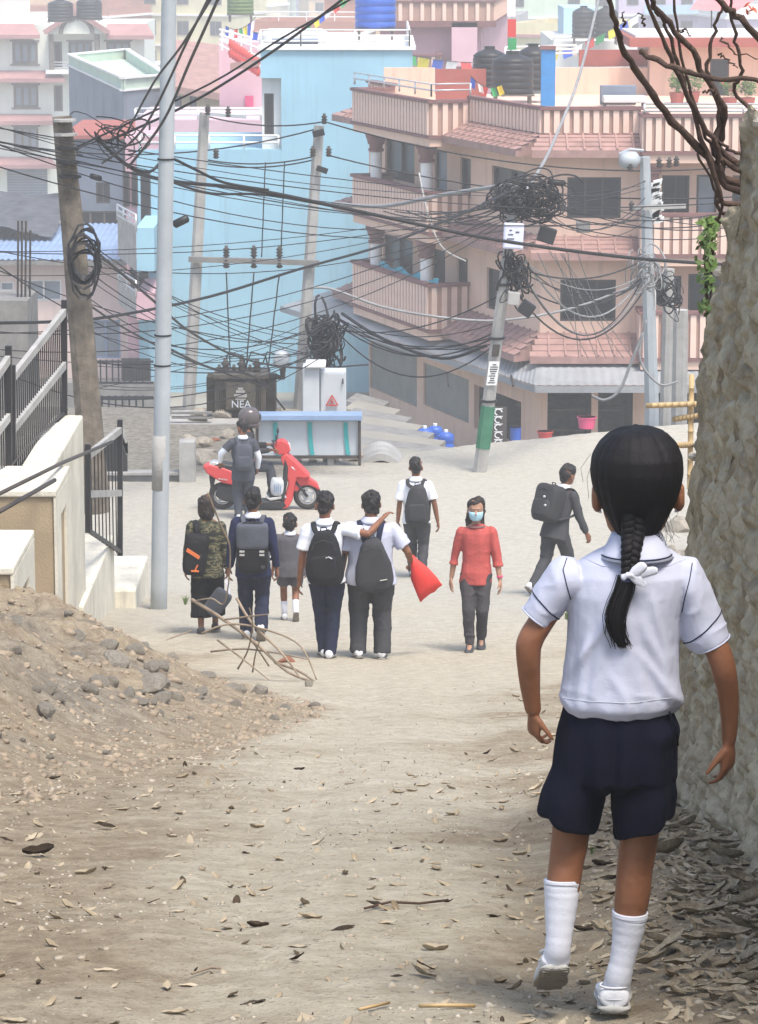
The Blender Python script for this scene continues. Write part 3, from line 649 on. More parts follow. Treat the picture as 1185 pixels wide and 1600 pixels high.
# ---- blue-grey rendered building
gb = thing('grey_building', 'blue grey rendered building with slanting pale green roof edge', 'building', (X(195, 150, 140), 140, -19))
n0 = (X(108, 130, 160), 160); n1 = (X(193, 150, 138), 138); n2 = (X(262, 150, 141), 141); n3 = (X(200, 150, 166), 166)
zt = Z(142, 138)
shell([n0, n1, n2, n3], -19.5, zt, {}).build('wall', M['bluegrey'], gb)
M['palegreen'] = mat('pale_green_parapet', (.45, .55, .45), .85, .1, 1, .1, streak=.15)
parapet(gb, [n0, n1, n2, n3, n0], zt+.06, zt+.5, slats=False, cap='white'); gb.children[-2].data.materials[0] = M['palegreen']
MB().prism([n0, n1, n2, n3], zt+.002, zt+.05).build('roof_deck', M['palegreen'], gb)
g2 = thing('low_grey_house', 'grey house with dark openings behind the old leaning pole', 'building', (X(160, 300, 120), 120, -17))
f = Fac((X(112, 300, 120), 120), (X(192, 300, 120), 120), -17.5, Z(216, 120)); f.op(150, 285, 318, 172); f.op(118, 330, 385, 186)
shell([p2(f.O), p2(f.O+f.U*f.W), (f.O.x+f.W, 128), (f.O.x, 128)], -17.5, Z(216, 120), {0: f}).build('wall', M['bluegrey'], g2)
window(g2, f, f.ops[0], 2); window(g2, f, f.ops[1], 3, fm='frame_grey')
MB().box(f.O.x-.3, f.O.x+f.W+.3, 119.5, 128.3, Z(216, 120)+.002, Z(210, 120)).build('roof_slab', M['redbrown'], g2)
# ---- low pink-white house, tin roof, tarp
lp = thing('low_house', 'low pale pink house with blue tin roof beyond the fence', 'building', (X(120, 450, 108), 108, -16.3))
f = Fac((X(-40, 450, 108), 108), (X(202, 450, 108), 108), -16.6, Z(408, 108)); f.op(40, 437, 470, 96); f.op(142, 500, 560, 188); f.op(0, 440, 480, 22)
M['palepink'] = mat('pale_pink_plaster', (.68, .55, .50), .85, .08, .6, .15, 8, streak=.25)
shell([p2(f.O), p2(f.O+f.U*f.W), (f.O.x+f.W, 116), (f.O.x, 116)], -16.6, Z(408, 108), {0: f}).build('wall', M['palepink'], lp)
window(lp, f, f.ops[0], 2, gm='glass_pale', fm='white'); window(lp, f, f.ops[2], 1, gm='glass_pale', fm='white'); window(lp, f, f.ops[1], 2, fm='tin_blue', gm='glass_pale', name='gate')
m = MB(); x0, x1 = f.O.x-.5, f.O.x+f.W+.5; n = 60
for k in range(n):
    a, b = x0+(x1-x0)*k/n, x0+(x1-x0)*(k+1)/n; h = .05*(k % 2); h2 = .05*((k+1) % 2)
    m.quad((a, 107.3, Z(408, 108)+.1+h), (b, 107.3, Z(408, 108)+.1+h2), (b, 117, Z(350, 117)+h2), (a, 117, Z(350, 117)+h))
m.build('tin_roof', M['tin_blue'], lp); MB().box(x0, x1, 107.25, 107.4, Z(408, 108)-.06, Z(408, 108)+.09).build('fascia', M['concrete_dark'], lp)
tp = bpy.data.meshes.new('x')
u, v = np.meshgrid(np.linspace(0, 1, 50), np.linspace(0, 1, 22)); x0, x1 = X(-30, 320, 122), X(122, 320, 122)
XT = x0+(x1-x0)*u; YT = 112+10*v; ZT = Z(368, 112)*(1-v)+Z(300, 122)*v+.28*fbm(np.stack([XT, YT, 0*XT], -1), .5, 4, 8)+.5*np.sin(u*3.1)*(1-v)*.6
o = link('tarpaulin', grid_mesh('tarpaulin', XT, YT, ZT), M['tarp']); tag(o, 'sagging dark grey tarpaulin spread over a shed roof at the left edge', 'tarpaulin')
# building behind the utility pole: cream and brown house, white terrace, pink wall with red balusters
ch = thing('cream_back_house', 'small cream house with brown tiled roof behind the round steel pole', 'building', (X(300, 160, 140), 140, -18))
f = Fac((X(262, 160, 140), 140), (X(345, 160, 140), 140), -18.5, Z(140, 140)); f.op(297, 148, 176, 307); f.op(272, 150, 170, 284)
shell([p2(f.O), p2(f.O+f.U*f.W), (f.O.x+f.W, 147), (f.O.x, 147)], -18.5, Z(140, 140), {0: f}).build('wall', mat('cream_yellow_paint', (.62, .56, .38), .85, .1, 1, .1, streak=.3), ch)
for q in f.ops: window(ch, f, q, 1, fm='frame_grey', gm='glass_pale')
m = MB(); a = P(255, 132, 139); b = P(358, 148, 139); m.add([(a.x, 139, a.z), (b.x, 139, b.z), (b.x+1, 147, b.z+1.6), (a.x, 147, a.z+1.6), (a.x, 139, a.z-.3), (b.x, 139, b.z-.3)], [(0, 1, 2, 3), (4, 5, 1, 0), (0, 3, 4), (1, 5, 2)]); m.build('tiled_roof', M['eave'], ch)
wt = thing('white_terrace_house', 'white walled terrace with railings above the low blue wall', 'building', (X(300, 200, 118), 118, -17))
f = Fac((X(212, 200, 118), 118), (X(408, 200, 118), 118), -17.2, Z(188, 118)); shell([p2(f.O), p2(f.O+f.U*f.W), (f.O.x+f.W, 126), (f.O.x, 126)], -17.2, f.O.z+f.H, {0: f}).build('wall', M['rosepink'], wt)
rail(wt, [(f.O.x, 118.1), (f.O.x+f.W, 118.1)], f.O.z+f.H, Z(170, 118), 2, m='white', r=.045, post=1.6)
pw = thing('pink_stair_house', 'rose pink house wall with red balusters left of the blue tower', 'building', (X(375, 100, 125), 125, -17.5))
xa, xb = X(343, 120, 126), X(412, 120, 126); MB().box(xa, xb, 126, 134, -18, Z(66, 126)).build('wall', M['rosepink'], pw)
pb(MB(), 383, 396, 150, 168, 125.9, .08).build('pink_sign', M['hotpink'], pw)
m = MB(); m.obox((P(360, 80, 125)+P(405, 122, 125))/2, (P(405, 122, 125)-P(360, 80, 125))/2+Vector((0, 0, .6)), (0, .15, 0), (0, 0, .14)); m.build('stair_string', M['eave'], pw)
for k in range(11):
    c = P(361+4.2*k, 76+2.9*k, 125.0); MB().rings([((c.x, c.y, c.z-.35+a), (r_, 0, 0), (0, r_, 0)) for a, r_ in ((0, .06), (.2, .12), (.35, .05), (.5, .11), (.72, .06))], 8).build('baluster', M['red'], pw, smooth=True)
m = MB()
for k in range(4): a = P(343, 46+8*k, 125); b = P(412, 64+14*k, 125) ; m.tube([a, b], .05, 6)
for k in range(5): c = P(347+15*k, 46+4*k, 125); m.tube([c, c-Vector((0, 0, .8))], .05, 6)
m.build('railing', M['white'], pw)
# lilac building behind the blue tower
lb = thing('lilac_building', 'lilac pink building with striped roof parapet above the blue tower', 'building', (X(670, 60, 135), 135, -18))
z1 = Z(32, 135); f = Fac((X(594, 60, 135), 135), (X(752, 60, 135), 135), -18.5, z1)
shell([p2(f.O), p2(f.O+f.U*f.W), (f.O.x+f.W+1.5, 145), (f.O.x, 145)], -18.5, z1, {0: f}).build('wall', M['lilac'], lb)
parapet(lb, [(f.O.x-.3, 134.3), (f.O.x+f.W+.5, 134.3), (f.O.x+f.W+1.5, 145)], z1, Z(3, 135), pitch=.42)
MB().box(f.O.x-.4, f.O.x+f.W+.6, 134.2, 145.5, z1-.25, z1-.01).build('roof_slab', M['mauve'], lb)
pb(MB(), 706, 746, 35, 104, 134.2, .8).build('stair_tower', M['rosepink'], lb)
parapet(lb, [(X(645, 90, 133), 133), (X(688, 90, 133), 133), (X(688, 90, 133), 135)], Z(108, 133), Z(88, 133), pitch=.42)
# items on the blue roof
c = P(587, 42, 107); o = tank(587, 44, 107, .68, 1.6, 'big blue water tank on the blue tower roof', 'blue_plastic', stand=1.1)
c = P(462, 58, 106); o = thing('solar_heater', 'white horizontal solar water heater drum on the blue roof', 'water heater', (c.x, c.y, zt_), None)
MB().tube([P(421, 57, 106), P(502, 57, 106)], .26, 18, rnd=True).build('drum', M['white'], o, smooth=True)
for px in (430, 494): MB().beam(P(px, 64, 106), P(px+3, 80, 106), .06, .06).build('leg', M['black_iron'], o)
m = MB(); m.obox(P(462, 75, 105.4), (.75, 0, 0), (0, .5, -.3), (0, .02, .03)); m.build('collector_panel', M['bluegrey'], o)
# ================================================================ cream stepped boundary wall and fences
def gbox(name, lab, cat, x0, x1, y0, y1, ztop, mt, extra=None, group=None, slope=0):
    zb = min(gz(x0, y0), gz(x1, y1), gz(x1, y0))-.5
    o = thing(name, lab, cat, ((x0+x1)/2, (y0+y1)/2, zb), group)
    m = MB(); m.add([(x0, y0, zb), (x1, y0, zb), (x1, y1, zb), (x0, y1, zb), (x0, y0, ztop), (x1, y0, ztop), (x1, y1, ztop+slope), (x0, y1, ztop+slope)], [(0, 3, 2, 1), (4, 5, 6, 7), (0, 1, 5, 4), (1, 2, 6, 5), (2, 3, 7, 6), (3, 0, 4, 7)])
    w = m.build('wall_body', M[mt], o, bev=.02); return o
WG = 'cream stepped boundary wall'
def pier(lab, xr, y0, y1, zt, wide=2.5):
    o = gbox('wall_pier', lab, 'wall', xr-wide, xr-.03, y0, y1, zt-.07, 'tan', group=WG)
    zb = o.location.z
    MB().box(xr-wide, xr, y0-.03, y1+.02, zt-.068, zt).build('coping', M['cream'], o, bev=.015)
    m = MB(); d = y1-y0     # white side leaf with a recessed panel
    m.box(xr-.028, xr, y0-.02, y0+d*.3, zb, zt-.07); m.box(xr-.028, xr, y1-d*.28, y1+.01, zb, zt-.07); m.box(xr-.028, xr, y0+d*.3, y1-d*.28, zt-.3, zt-.07)
    m.build('side_panel', M['cream'], o); return o
pier('nearest and lowest cream pier at the left edge with a narrow recessed side panel', -2.90, 24.9, 26.4, -5.17)
pier('tan fronted boundary pier with white coping and recessed side panel behind the nearest one', -2.94, 28.7, 29.95, P(85, 765, 28.7).z)
o = gbox('boundary_wall', 'tallest cream boundary wall length carrying the black railings', 'wall', -3.40, -3.09, 30.0, 33.0, P(110, 648, 33).z-.004, 'cream', group=WG)
o = gbox('boundary_wall', 'middle cream wall length, wide topped and one step lower than the tall one', 'wall', -3.47, -3.04, 32.2, 36.0, P(172, 835, 36).z, 'cream', group=WG)
o = gbox('boundary_wall', 'lowest cream wall length at the foot of the steps beside the steel pole', 'wall', -3.30, -2.80, 36.0, 38.0, P(220, 868, 38).z, 'cream', group=WG)
def fence(lab, pts_top, pts_bot, n_bars, rails=(0.0, .5), post=.06, slope_mat='concrete'):
    a, b = pts_top; c, d = pts_bot; o = thing('iron_fence', lab, 'fence', c, 'black iron fence along the cream wall')
    for p, q in ((a, c), (b, d)): MB().beam(p+Vector((0, 0, .12)), q, post, post).build('post', M['black_iron'], o)
    for t in rails:
        MB().beam(a.lerp(c, t), b.lerp(d, t), .05, .075).build('rail', M[slope_mat], o)
    MB().beam(a.lerp(c, .97), b.lerp(d, .97), .04, .04).build('rail', M['black_iron'], o)
    bm = MB().beam((0, 0, 0), (0, 0, 1), .013, .013).mesh('bar'); bm.materials.append(M['black_iron'])
    for k in range(n_bars):
        t = (k+1)/(n_bars+1); p = a.lerp(b, t); q = c.lerp(d, t); x = bpy.data.objects.new('bar', bm); COL.objects.link(x); x.parent = o
        x.location = q-BASE[o.name]; x.scale = (1, 1, (p-q).z); BASE[x.name] = BASE[o.name]
    return o
fence('upper black railing panel between two tall posts on the tall cream wall', (P(20, 590, 30.2), P(101, 487, 33)), (P(20, 752, 30.2), P(101, 652, 33)), 26)
fence('black railing panel nearest the left edge of the frame', (P(-60, 668, 28.5), P(14, 560, 30)), (P(-60, 830, 28.5), P(14, 740, 30)), 20)
fence('lower black gate like railing panel right of the tall cream wall', (P(138, 712, 33.4), P(188, 672, 36.2)), (P(138, 832, 33.4), P(188, 868, 36.2)), 8, (0, .5))
def rod(name, lab, cat, pts, r, m, group=None, n=6):
    o = MB().tube(pts, r, n).build(name, M[m], smooth=True); return tag(o, lab, cat, group)
rod('steel_rod', 'long rusty rod running from the left edge across the cream wall to the lower railing', 'rod', [P(-10, 776, 26), P(100, 722, 30), P(176, 690, 34)], .018, 'frame')
rod('steel_rod', 'short dark rod leaning across the tan pier front', 'rod', [P(-5, 802, 27), P(86, 750, 28.4)], .02, 'frame')
rod('steel_rod', 'rusty rod along the foot of the upper railing', 'rod', [P(0, 752, 29.5), P(40, 700, 30.6), P(105, 640, 33.2)], .014, 'frame')
# grey house shed at left edge behind railing with starter bars
o = thing('unfinished_column', 'rough grey concrete block with rusty starter bars behind the railing', 'concrete block', P(15, 600, 50)); pb(MB(), -60, 45, 470, 640, 50, 1.5).build('block', M['concrete_dark'], o)
for px in (28, 34, 40, 47): MB().tube([P(px, 472, 50.5), P(px+1, 330+px % 3*15, 50.5)], .018, 5).build('bar', M['frame'], o)
# ================================================================ poles
def rpole(name, lab, pb_, pt_, r0, r1, m, n=20):
    o = thing(name, lab, 'utility pole', pb_); k = 14; pts = [Vector(pb_).lerp(Vector(pt_), i/k) for i in range(k+1)]
    MB().tube(pts, [r0+(r1-r0)*i/k for i in range(k+1)], n).build('pole', M[m], o, smooth=True); return o
sp = rpole('steel_pole', 'round pale galvanised steel pole standing by the left pupils', P(247, 955, 36)-Vector((0, 0, .3)), P(267, -160, 36), .097, .082, 'galv')
mb = MB(); mb.rings([(P(251.9-k*.018, 680+k, 36), (.0965, 0, 0), (0, .0965, 0)) for k in (0, 85)], 20); mb.build('worn_band', M['concrete'], sp, smooth=True)
for py in (525, 572, 250): rr = MB(); c = P(247+(955-py)*.0179, py, 36); rr.rings([(c, (.099, 0, 0), (0, .099, 0)), (c+Vector((0, 0, .02)), (.099, 0, 0), (0, .099, 0))], 20); rr.build('strap', M['wire'], sp)
def sqpole(name, lab, pts, ws, m='wood_pole', cham=True):
    o = thing(name, lab, 'utility pole', pts[0]); MB().tube(pts, [w*.6 for w in ws], 8, side=(1, .4, 0)).build('pole', M[m], o); return o
op = sqpole('old_concrete_pole', 'old dark leaning pole with ragged top and cable coil at the left', [P(150, 800, 37), P(138, 640, 37), P(118, 400, 37), P(97, 182, 37)], [.30, .27, .24, .19])
m = MB()
for k in range(11):
    c = P(128+3*math.sin(k), 355+k*3, 36.7); a = random.uniform(.35, .8)
    m.rings([(c+Vector((.16*math.cos(t)+.05*random.random(), -.05+.02*k % .1, -.28+a*.42*math.sin(t))), (.013, 0, 0), (0, .013, .013)) for t in np.linspace(0, 6.28, 14)], 5, cap=False)
m.build('cable_coil', M['wire'], op)
for k in range(5): c = P(101+k*2, 190+k*22, 36.85); MB().rings([(c, (.135, 0, 0), (0, .135, 0)), (c+Vector((0, 0, .03)), (.135, 0, 0), (0, .135, 0))], 10).build('strap', M['concrete' if k < 2 else 'wire'], op)
# transformer H-frame
hp = thing('pole_frame', 'double pole frame with crossarm and insulators above the transformer', 'pole frame', P(380, 660, 60))
for a, b, nm in ((P(294, 660, 60), P(320, 176, 60), 0), (P(467, 655, 60), P(499, 196, 60), 1)):
    MB().tube([a, b], [.13, .1], 8, side=(1, .4, 0)).build('pole', M['concrete'], hp)
MB().beam(P(295, 405, 59.8), P(499, 411, 59.8), .1, .1).build('crossarm', M['concrete_dark'], hp)
m = MB().beam(P(322, 178, 59.8), P(385, 183, 59.8), .06, .06); m.build('side_arm', M['galv'], hp)
def insul(par, c, s=1):
    m = MB(); m.rings([(Vector(c)+Vector((0, 0, z*s)), (r_*s, 0, 0), (0, r_*s, 0)) for z, r_ in ((0, .03), (.03, .07), (.06, .035), (.09, .07), (.12, .035), (.15, .07), (.18, .03), (.22, .03))], 10); return m.build('insulator', M['redbrown'] if False else M['frame'], par, smooth=True)
for px in (354, 397, 437): insul(hp, P(px, 402, 59.8)); insul(hp, P(px, 419, 59.8))
for px, py in ((507, 194), (514, 245), (489, 245), (338, 248), (325, 180), (357, 183)): insul(hp, P(px, py, 59.8), .9)
MB().beam(P(489, 210, 59.8), P(507, 206, 59.8), .08, .12).build('bracket', M['black_iron'], hp); MB().beam(P(495, 262, 59.8), P(512, 268, 59.8), .1, .1).build('bracket', M['black_iron'], hp)
# transformer
tf = thing('transformer', 'dark brown finned power transformer standing on a plinth between the two poles', 'transformer', P(376, 655, 59))
def T(x0, x1, y0, y1, Y, d, nm, m, par=tf, bev=0): return pb(MB(), x0, x1, y0, y1, Y, d).build(nm, M[m], par, bev=bev)
body = T(336, 416, 592, 662, 58.9, .8, 'tank', 'transformer'); T(333, 420, 586, 591.7, 58.8, 1.0, 'tank_lid', 'transformer')
fm = None
for k in range(12):
    c = 323+k*1.35; T(c, c+.55, 590, 646, 58.95, .7, 'fin', 'transformer')
for k in range(12):
    c = 417+k*1.2; T(c, c+.5, 590, 648, 58.95, .7, 'fin', 'transformer')
for k in range(22):
    c = 341+k*3.2; T(c, c+1, 596, 650, 58.84, .06, 'fin', 'transformer')
T(353, 400, 598, 640, 58.78, .05, 'plate', 'transformer')
def text(s, c, size, m, par, rz=0, ext=.004, name='lettering', rot=None):
    cu = bpy.data.curves.new('t', 'FONT'); cu.body = s; cu.size = size; cu.extrude = ext; cu.align_x = 'CENTER'; cu.align_y = 'CENTER'
    o = bpy.data.objects.new('t', cu); COL.objects.link(o); dg = bpy.context.evaluated_depsgraph_get(); me = bpy.data.meshes.new_from_object(o.evaluated_get(dg)); bpy.data.objects.remove(o)
    me.transform((rot or Euler((math.pi/2, 0, rz)).to_matrix().to_4x4())); me.transform(Matrix.Translation(c)); x = link(name, me, m, par); return x
text('NEA', P(377, 632, 58.74), .19, M['cabinet'], tf)
m = MB()
for y0, y1, w in ((606, 609, 4), (610, 614, 7), (616, 621, 10), (623, 625, 8)): pb(m, 376-w, 376+w, y0, y1, 58.75, .02)
m.build('painted_emblem', M['concrete'], tf)
for px in (353, 378, 402):
    insul(tf, P(px, 586, 59.2), 1.4); 
for px in (343, 366, 391): insul(tf, P(px, 586, 59.4), .9)
MB().tube([P(430, 588, 59.1), P(442, 590, 59.1), P(442, 575, 59.1)], .06, 8).build('conservator_pipe', M['transformer'], tf)
m = MB(); c = P(440, 560, 59.1); m.rings([(c+Vector((0, y, 0)), (r_, 0, 0), (0, 0, r_)) for y, r_ in ((-.32, .08), (-.3, .15), (.3, .15), (.32, .08))], 18); m.build('conservator_drum', M['galv'], tf, smooth=True)
for px in (350, 385, 410): m = MB().tube([P(px, 570, 59.2), P(px+8, 550, 59.2), P(px+30, 556, 59.2), P(px+36, 580, 59.2)], .018, 6); m.build('lead', M['wire'], tf)
pl = thing('plinth', 'concrete plinth with steel channels under the transformer', 'plinth', P(330, 700, 58.6))
T(262, 430, 662, 672, 58.2, 1.6, 'slab', 'concrete', pl); T(285, 312, 672, 768, 58.3, .6, 'support', 'concrete', pl); T(400, 424, 672, 745, 58.3, .6, 'support', 'concrete', pl)
for y in (644, 651): T(268, 332, y, y+3.5, 58.25, .1, 'channel', 'concrete_dark', pl)
# distribution cabinets
cb = thing('power_cabinet', 'tall pale grey power cabinet with red warning triangle behind the board', 'cabinet', P(520, 656, 57.5))
T(500, 541, 580, 650, 57.2, .45, 'cabinet_body', 'cabinet', cb, .02); T(502, 538, 584, 647, 57.17, .025, 'door', 'cabinet', cb); T(535, 537, 592, 600, 57.1, .05, 'handle', 'black_iron', cb)
c = P(519, 628, 57.13); s = .12; m = MB()
tri = [c+Vector((s*math.sin(t), 0, s*math.cos(t))) for t in (0, 2.094, 4.189)]
for i in range(3): m.beam(tri[i], tri[(i+1) % 3], .02, .02)
m.beam(c+Vector((.01, 0, .06)), c+Vector((-.02, 0, 0)), .018, .018); m.beam(c+Vector((-.02, 0, 0)), c+Vector((.02, 0, .0)), .018, .018); m.beam(c+Vector((.02, 0, 0)), c+Vector((-.01, 0, -.05)), .018, .018)
m.build('warning_triangle', M['red'], cb)
cb2 = thing('power_cabinet', 'narrow pale power cabinet standing left of the one with the triangle', 'cabinet', P(485, 656, 57.2))
T(473, 499, 573, 650, 56.9, .5, 'cabinet_body', 'cabinet', cb2, .02); T(477, 509, 570, 575.5, 56.8, .7, 'top', 'white', cb2, .02)
# board
bd = thing('hoarding_board', 'low white hoarding board with teal stripes and pale top edge beside the scooter', 'board', P(485, 715, 53.5))
T(404, 561, 658, 712, 53.5, .05, 'panel', 'cabinet', bd)
T(398, 566, 649, 657.5, 53.3, .45, 'top_cap', 'tin_blue', bd, .01)
for x0 in (427, 481, 537):
    m = MB(); pts = []
    for k in range(9): t = k/8; x = x0+4.5*t*t; pts.append((P(x, 660+51*t, 53.46), P(x+6.5, 660+51*t, 53.46)))
    for k in range(8): m.quad(pts[k][0], pts[k][1], pts[k+1][1], pts[k+1][0])
    m.build('teal_stripe', M['teal'], bd)
for a, b in (((402, 657), (402, 714)), ((562, 657), (562, 738)), ((402, 714), (562, 714))): MB().beam(P(*a, 53.45), P(*b, 53.45), .05, .05).build('frame', M['frame'], bd)
T(512, 522, 716, 742, 53.5, .12, 'leg', 'concrete', bd)
# low grey wall with railings left of the plinth
lw = thing('low_wall', 'low grey concrete wall topped by a dark panel fence left of the transformer', 'wall', (X(230, 765, 51), 51, Z(772, 51)))
m = MB(); x0, x1 = X(120, 760, 51), X(286, 760, 51); m.box(x0, x1, 51, 51.2, Z(772, 51)-.6, Z(742, 51)); m.build('wall_body', M['concrete_dark'], lw)
MB().box(x0, x1+.02, 50.95, 51.25, Z(742, 51)+.002, Z(738, 51)).build('coping', M['concrete'], lw)
m = MB(); a0 = P(188, 686, 51); a1 = P(285, 712, 51); m.add([(x0, 51.08, Z(738, 51)), (x1-.9, 51.08, Z(738, 51)), (x1-.9, 51.08, a1.z), (a0.x, 51.08, a0.z), (x0, 51.08, a0.z)], [(0, 1, 2, 3, 4)]); m.add([(x0, 51.12, Z(738, 51)), (x1-.9, 51.12, Z(738, 51)), (x1-.9, 51.12, a1.z), (a0.x, 51.12, a0.z), (x0, 51.12, a0.z)], [(4, 3, 2, 1, 0)])
m.build('fence_panel', M['black_iron'], lw)
for k in range(26):
    t = k/25; x = a0.x+(x1-.9-a0.x)*t; z0 = a0.z+(a1.z-a0.z)*t; MB().box(x-.018, x+.018, 51.07, 51.1, z0+.003, z0+.2).build('bar', M['concrete'], lw)
MB().beam((a0.x, 51.08, a0.z+.2), (x1-.9, 51.08, a1.z+.2), .05, .05).build('rail', M['concrete'], lw)
MB().box(x1-.05, x1+.2, 50.9, 51.3, Z(772, 51)-.4, Z(690, 51)).build('end_post', M['concrete'], lw)
# rusty-black gate and railings of the yard further down (behind the old pole)
yf = thing('yard_railing', 'dark railings of the yard below the low pink house', 'railing', (X(190, 600, 80), 80, -14))
for y0, y1, Yr in ((562, 600, 84), (618, 650, 74)):
    xa, xb = X(138, y0, Yr), X(240, y0, Yr)
    for k in range(int((xb-xa)/.16)): MB().box(xa+.16*k-.02, xa+.16*k+.02, Yr, Yr+.04, Z(y1, Yr), Z(y0, Yr)).build('bar', M['black_iron'], yf)
    for yy_ in (y0+3, y1-2): MB().beam((xa, Yr, Z(yy_, Yr)), (xb, Yr, Z(yy_, Yr)), .06, .06).build('rail', M['black_iron'], yf)
yw = thing('yard_wall', 'stained dark yard wall behind the railings', 'wall', (X(190, 640, 86), 86, -15.5)); pb(MB(), 100, 262, 598, 690, 86, .3).build('wall_body', M['concrete_dark'], yw); pb(MB(), 142, 236, 640, 648, 73.5, .2).build('coping', M['blue_wall'], yw)
for k, (x0, y0, x1, y1) in enumerate(((150, 632, 172, 650), (176, 628, 196, 650))): pass
# steps and retaining blocks of the lane between the board and the shops
for k in range(8):
    y = 632+12*k; Yk = 86-3.4*k
    o = thing('stone_step', ('topmost' if k == 0 else 'lowest' if k == 7 else ['', 'second', 'third', 'fourth', 'fifth', 'sixth', 'seventh'][k])+' long stone step of the lane beside the shuttered shop', 'step', P(600, y, Yk), 'steps of the lane by the shops')
    a = P(540-2*k, y-6, Yk); b = P(592+17*k, y+8+k, Yk-.3); d = (b-a); d.z = 0
    m = MB(); m.add([a, b, b+Vector((.3, 1.4, 0)), a+Vector((.3, 1.4, 0)), a-UPV*2.4, b-UPV*2.4, b+Vector((.3, 1.4, -2.4)), a+Vector((.3, 1.4, -2.4))], [(0, 1, 2, 3), (0, 4, 5, 1), (1, 5, 6, 2), (3, 7, 4, 0), (2, 6, 7, 3)])
    m.build('step_block', M['valley' if k % 2 else 'concrete_dark'], o)
# arched pale slab
m = MB(); pts = []
for k in range(15):
    t = k/14; px = 552+78*t; py = 739-30*math.sin(math.pi*min(1, t*.9))**.9; pts.append(P(px, py, 53.9))
rs = [(p, (0, .75, 0), (0, 0, .045)) for p in pts]
vv = []
for p in pts: vv += [p+Vector((0, 0, 0)), p+Vector((0, 1.3, .0)), p+Vector((0, 1.3, -.12)), p+Vector((0, 0, -.12))]
ff = []
for k in range(14):
    for j in range(4): ff.append((4*k+j, 4*k+(j+1) % 4, 4*k+4+(j+1) % 4, 4*k+4+j))
ff += [(0, 3, 2, 1), (56, 57, 58, 59)]
o = MB().add(vv, ff).build('concrete_arch', M['concrete']); tag(o, 'pale curved concrete slab arching out of the ground at the road edge', 'slab')
# leaning pole with green band and cable bundle
gp = thing('leaning_pole', 'leaning concrete pole with green painted band and notices carrying a mass of cables', 'utility pole', P(749, 748, 52.5))
GP = lambda py, Y=52.5: P(749+(745-py)*.128, py, Y)
def seg(y0, y1, w0, w1, m, nm, k=8): return MB().tube([GP(y0), GP(y1)], [w0, w1], k, side=(1, .3, 0)).build(nm, M[m], gp)
M['greenpaint'] = mat('green_pole_paint', (.045, .17, .10), .75, .2, 6, .2, streak=.3)
seg(750, 290, .125, .085, 'concrete', 'pole'); seg(700, 634, .129, .126, 'greenpaint', 'green_band'); 
m = MB()
for y0, y1, mm in ((565, 600, 0),):
    a = GP(600); b = GP(563); m.obox((a+b)/2+Vector((0, -.14, 0)), (.085, 0, 0), (b-a)/2, (0, .004, 0))
m.build('paper_notice', M['white'], gp)
M['ink'] = mat('print_ink', (.03, .03, .035), .8, .1, 5, 0)
m = MB(); ax = (GP(563)-GP(600)).normalized()
for k in range(9):
    c = GP(568+3.5*k)+Vector((.01*random.uniform(-1, 1), -.147, 0)); m.obox(c, (random.uniform(.03, .065), 0, 0), ax*.008, (0, .002, 0))
m.build('notice_print', M['ink'], gp)
m = MB(); m.obox(GP(546)+Vector((0, -.13, 0)), (.06, 0, 0), ax*.1, (0, .01, 0)); m.build('dark_sticker', M['frame'], gp)
for py in (530, 628, 446): m = MB(); c = GP(py); m.rings([(c, (.14, 0, 0), (0, .14, 0)), (c+UPV*.04, (.14, 0, 0), (0, .14, 0))], 10); m.build('strap', M['black_iron'], gp)
# boxes on the pole
def pbox(lab, x0, x1, y0, y1, m, tilt=0, Y=52.2, inkm=False):
    c = (P(x0, y0, Y)+P(x1, y1, Y))/2; w = (P(x1, y0, Y)-P(x0, y0, Y)).length/2; h = abs(P(x0, y0, Y).z-P(x0, y1, Y).z)/2
    o = thing('junction_box', lab, 'box', c, 'junction boxes among the cables'); r = Matrix.Rotation(tilt, 4, 'Y')
    MB().obox(c, r @ Vector((w, 0, 0)), (0, .1, 0), r @ Vector((0, 0, h))).build('box_body', M[m], o, bev=.015)
    MB().obox(c+Vector((0, -.105, 0)), r @ Vector((w*.86, 0, 0)), (0, .008, 0), r @ Vector((0, 0, h*.88))).build('lid', M[m], o)
    if inkm:
        k = MB(); 
        for j in range(3): k.obox(c+Vector((-.05, -.118, h*.5-.07*j)), (.02+.02*j, 0, 0), (0, .003, 0), (0, 0, .008))
        k.obox(c+Vector((.06, -.118, h*.35)), (.03, 0, 0), (0, .003, 0), (0, 0, .01)); k.build('print', M['ink'], o)['kind'] = 'stuff'
    return o
M['palebox'] = mat('pale_violet_box', (.62, .64, .80), .5, .05, 3, 0)
pbox('pale violet white junction box on the leaning pole', 787, 818, 349, 388, 'palebox', .05, inkm=True)
pbox('small dark junction box hanging right of the pale box', 841, 868, 355, 379, 'black_plastic', .3, 52.4)
pbox('grey box low among the cables of the leaning pole', 793, 812, 456, 476, 'concrete', .1)
pbox('tilted black box at the lower cable tangle', 812, 834, 471, 493, 'black_plastic', .6)
pbox('small grey meter box hanging under the upstairs window', 901, 922, 346, 363, 'concrete_dark', 0, 60)
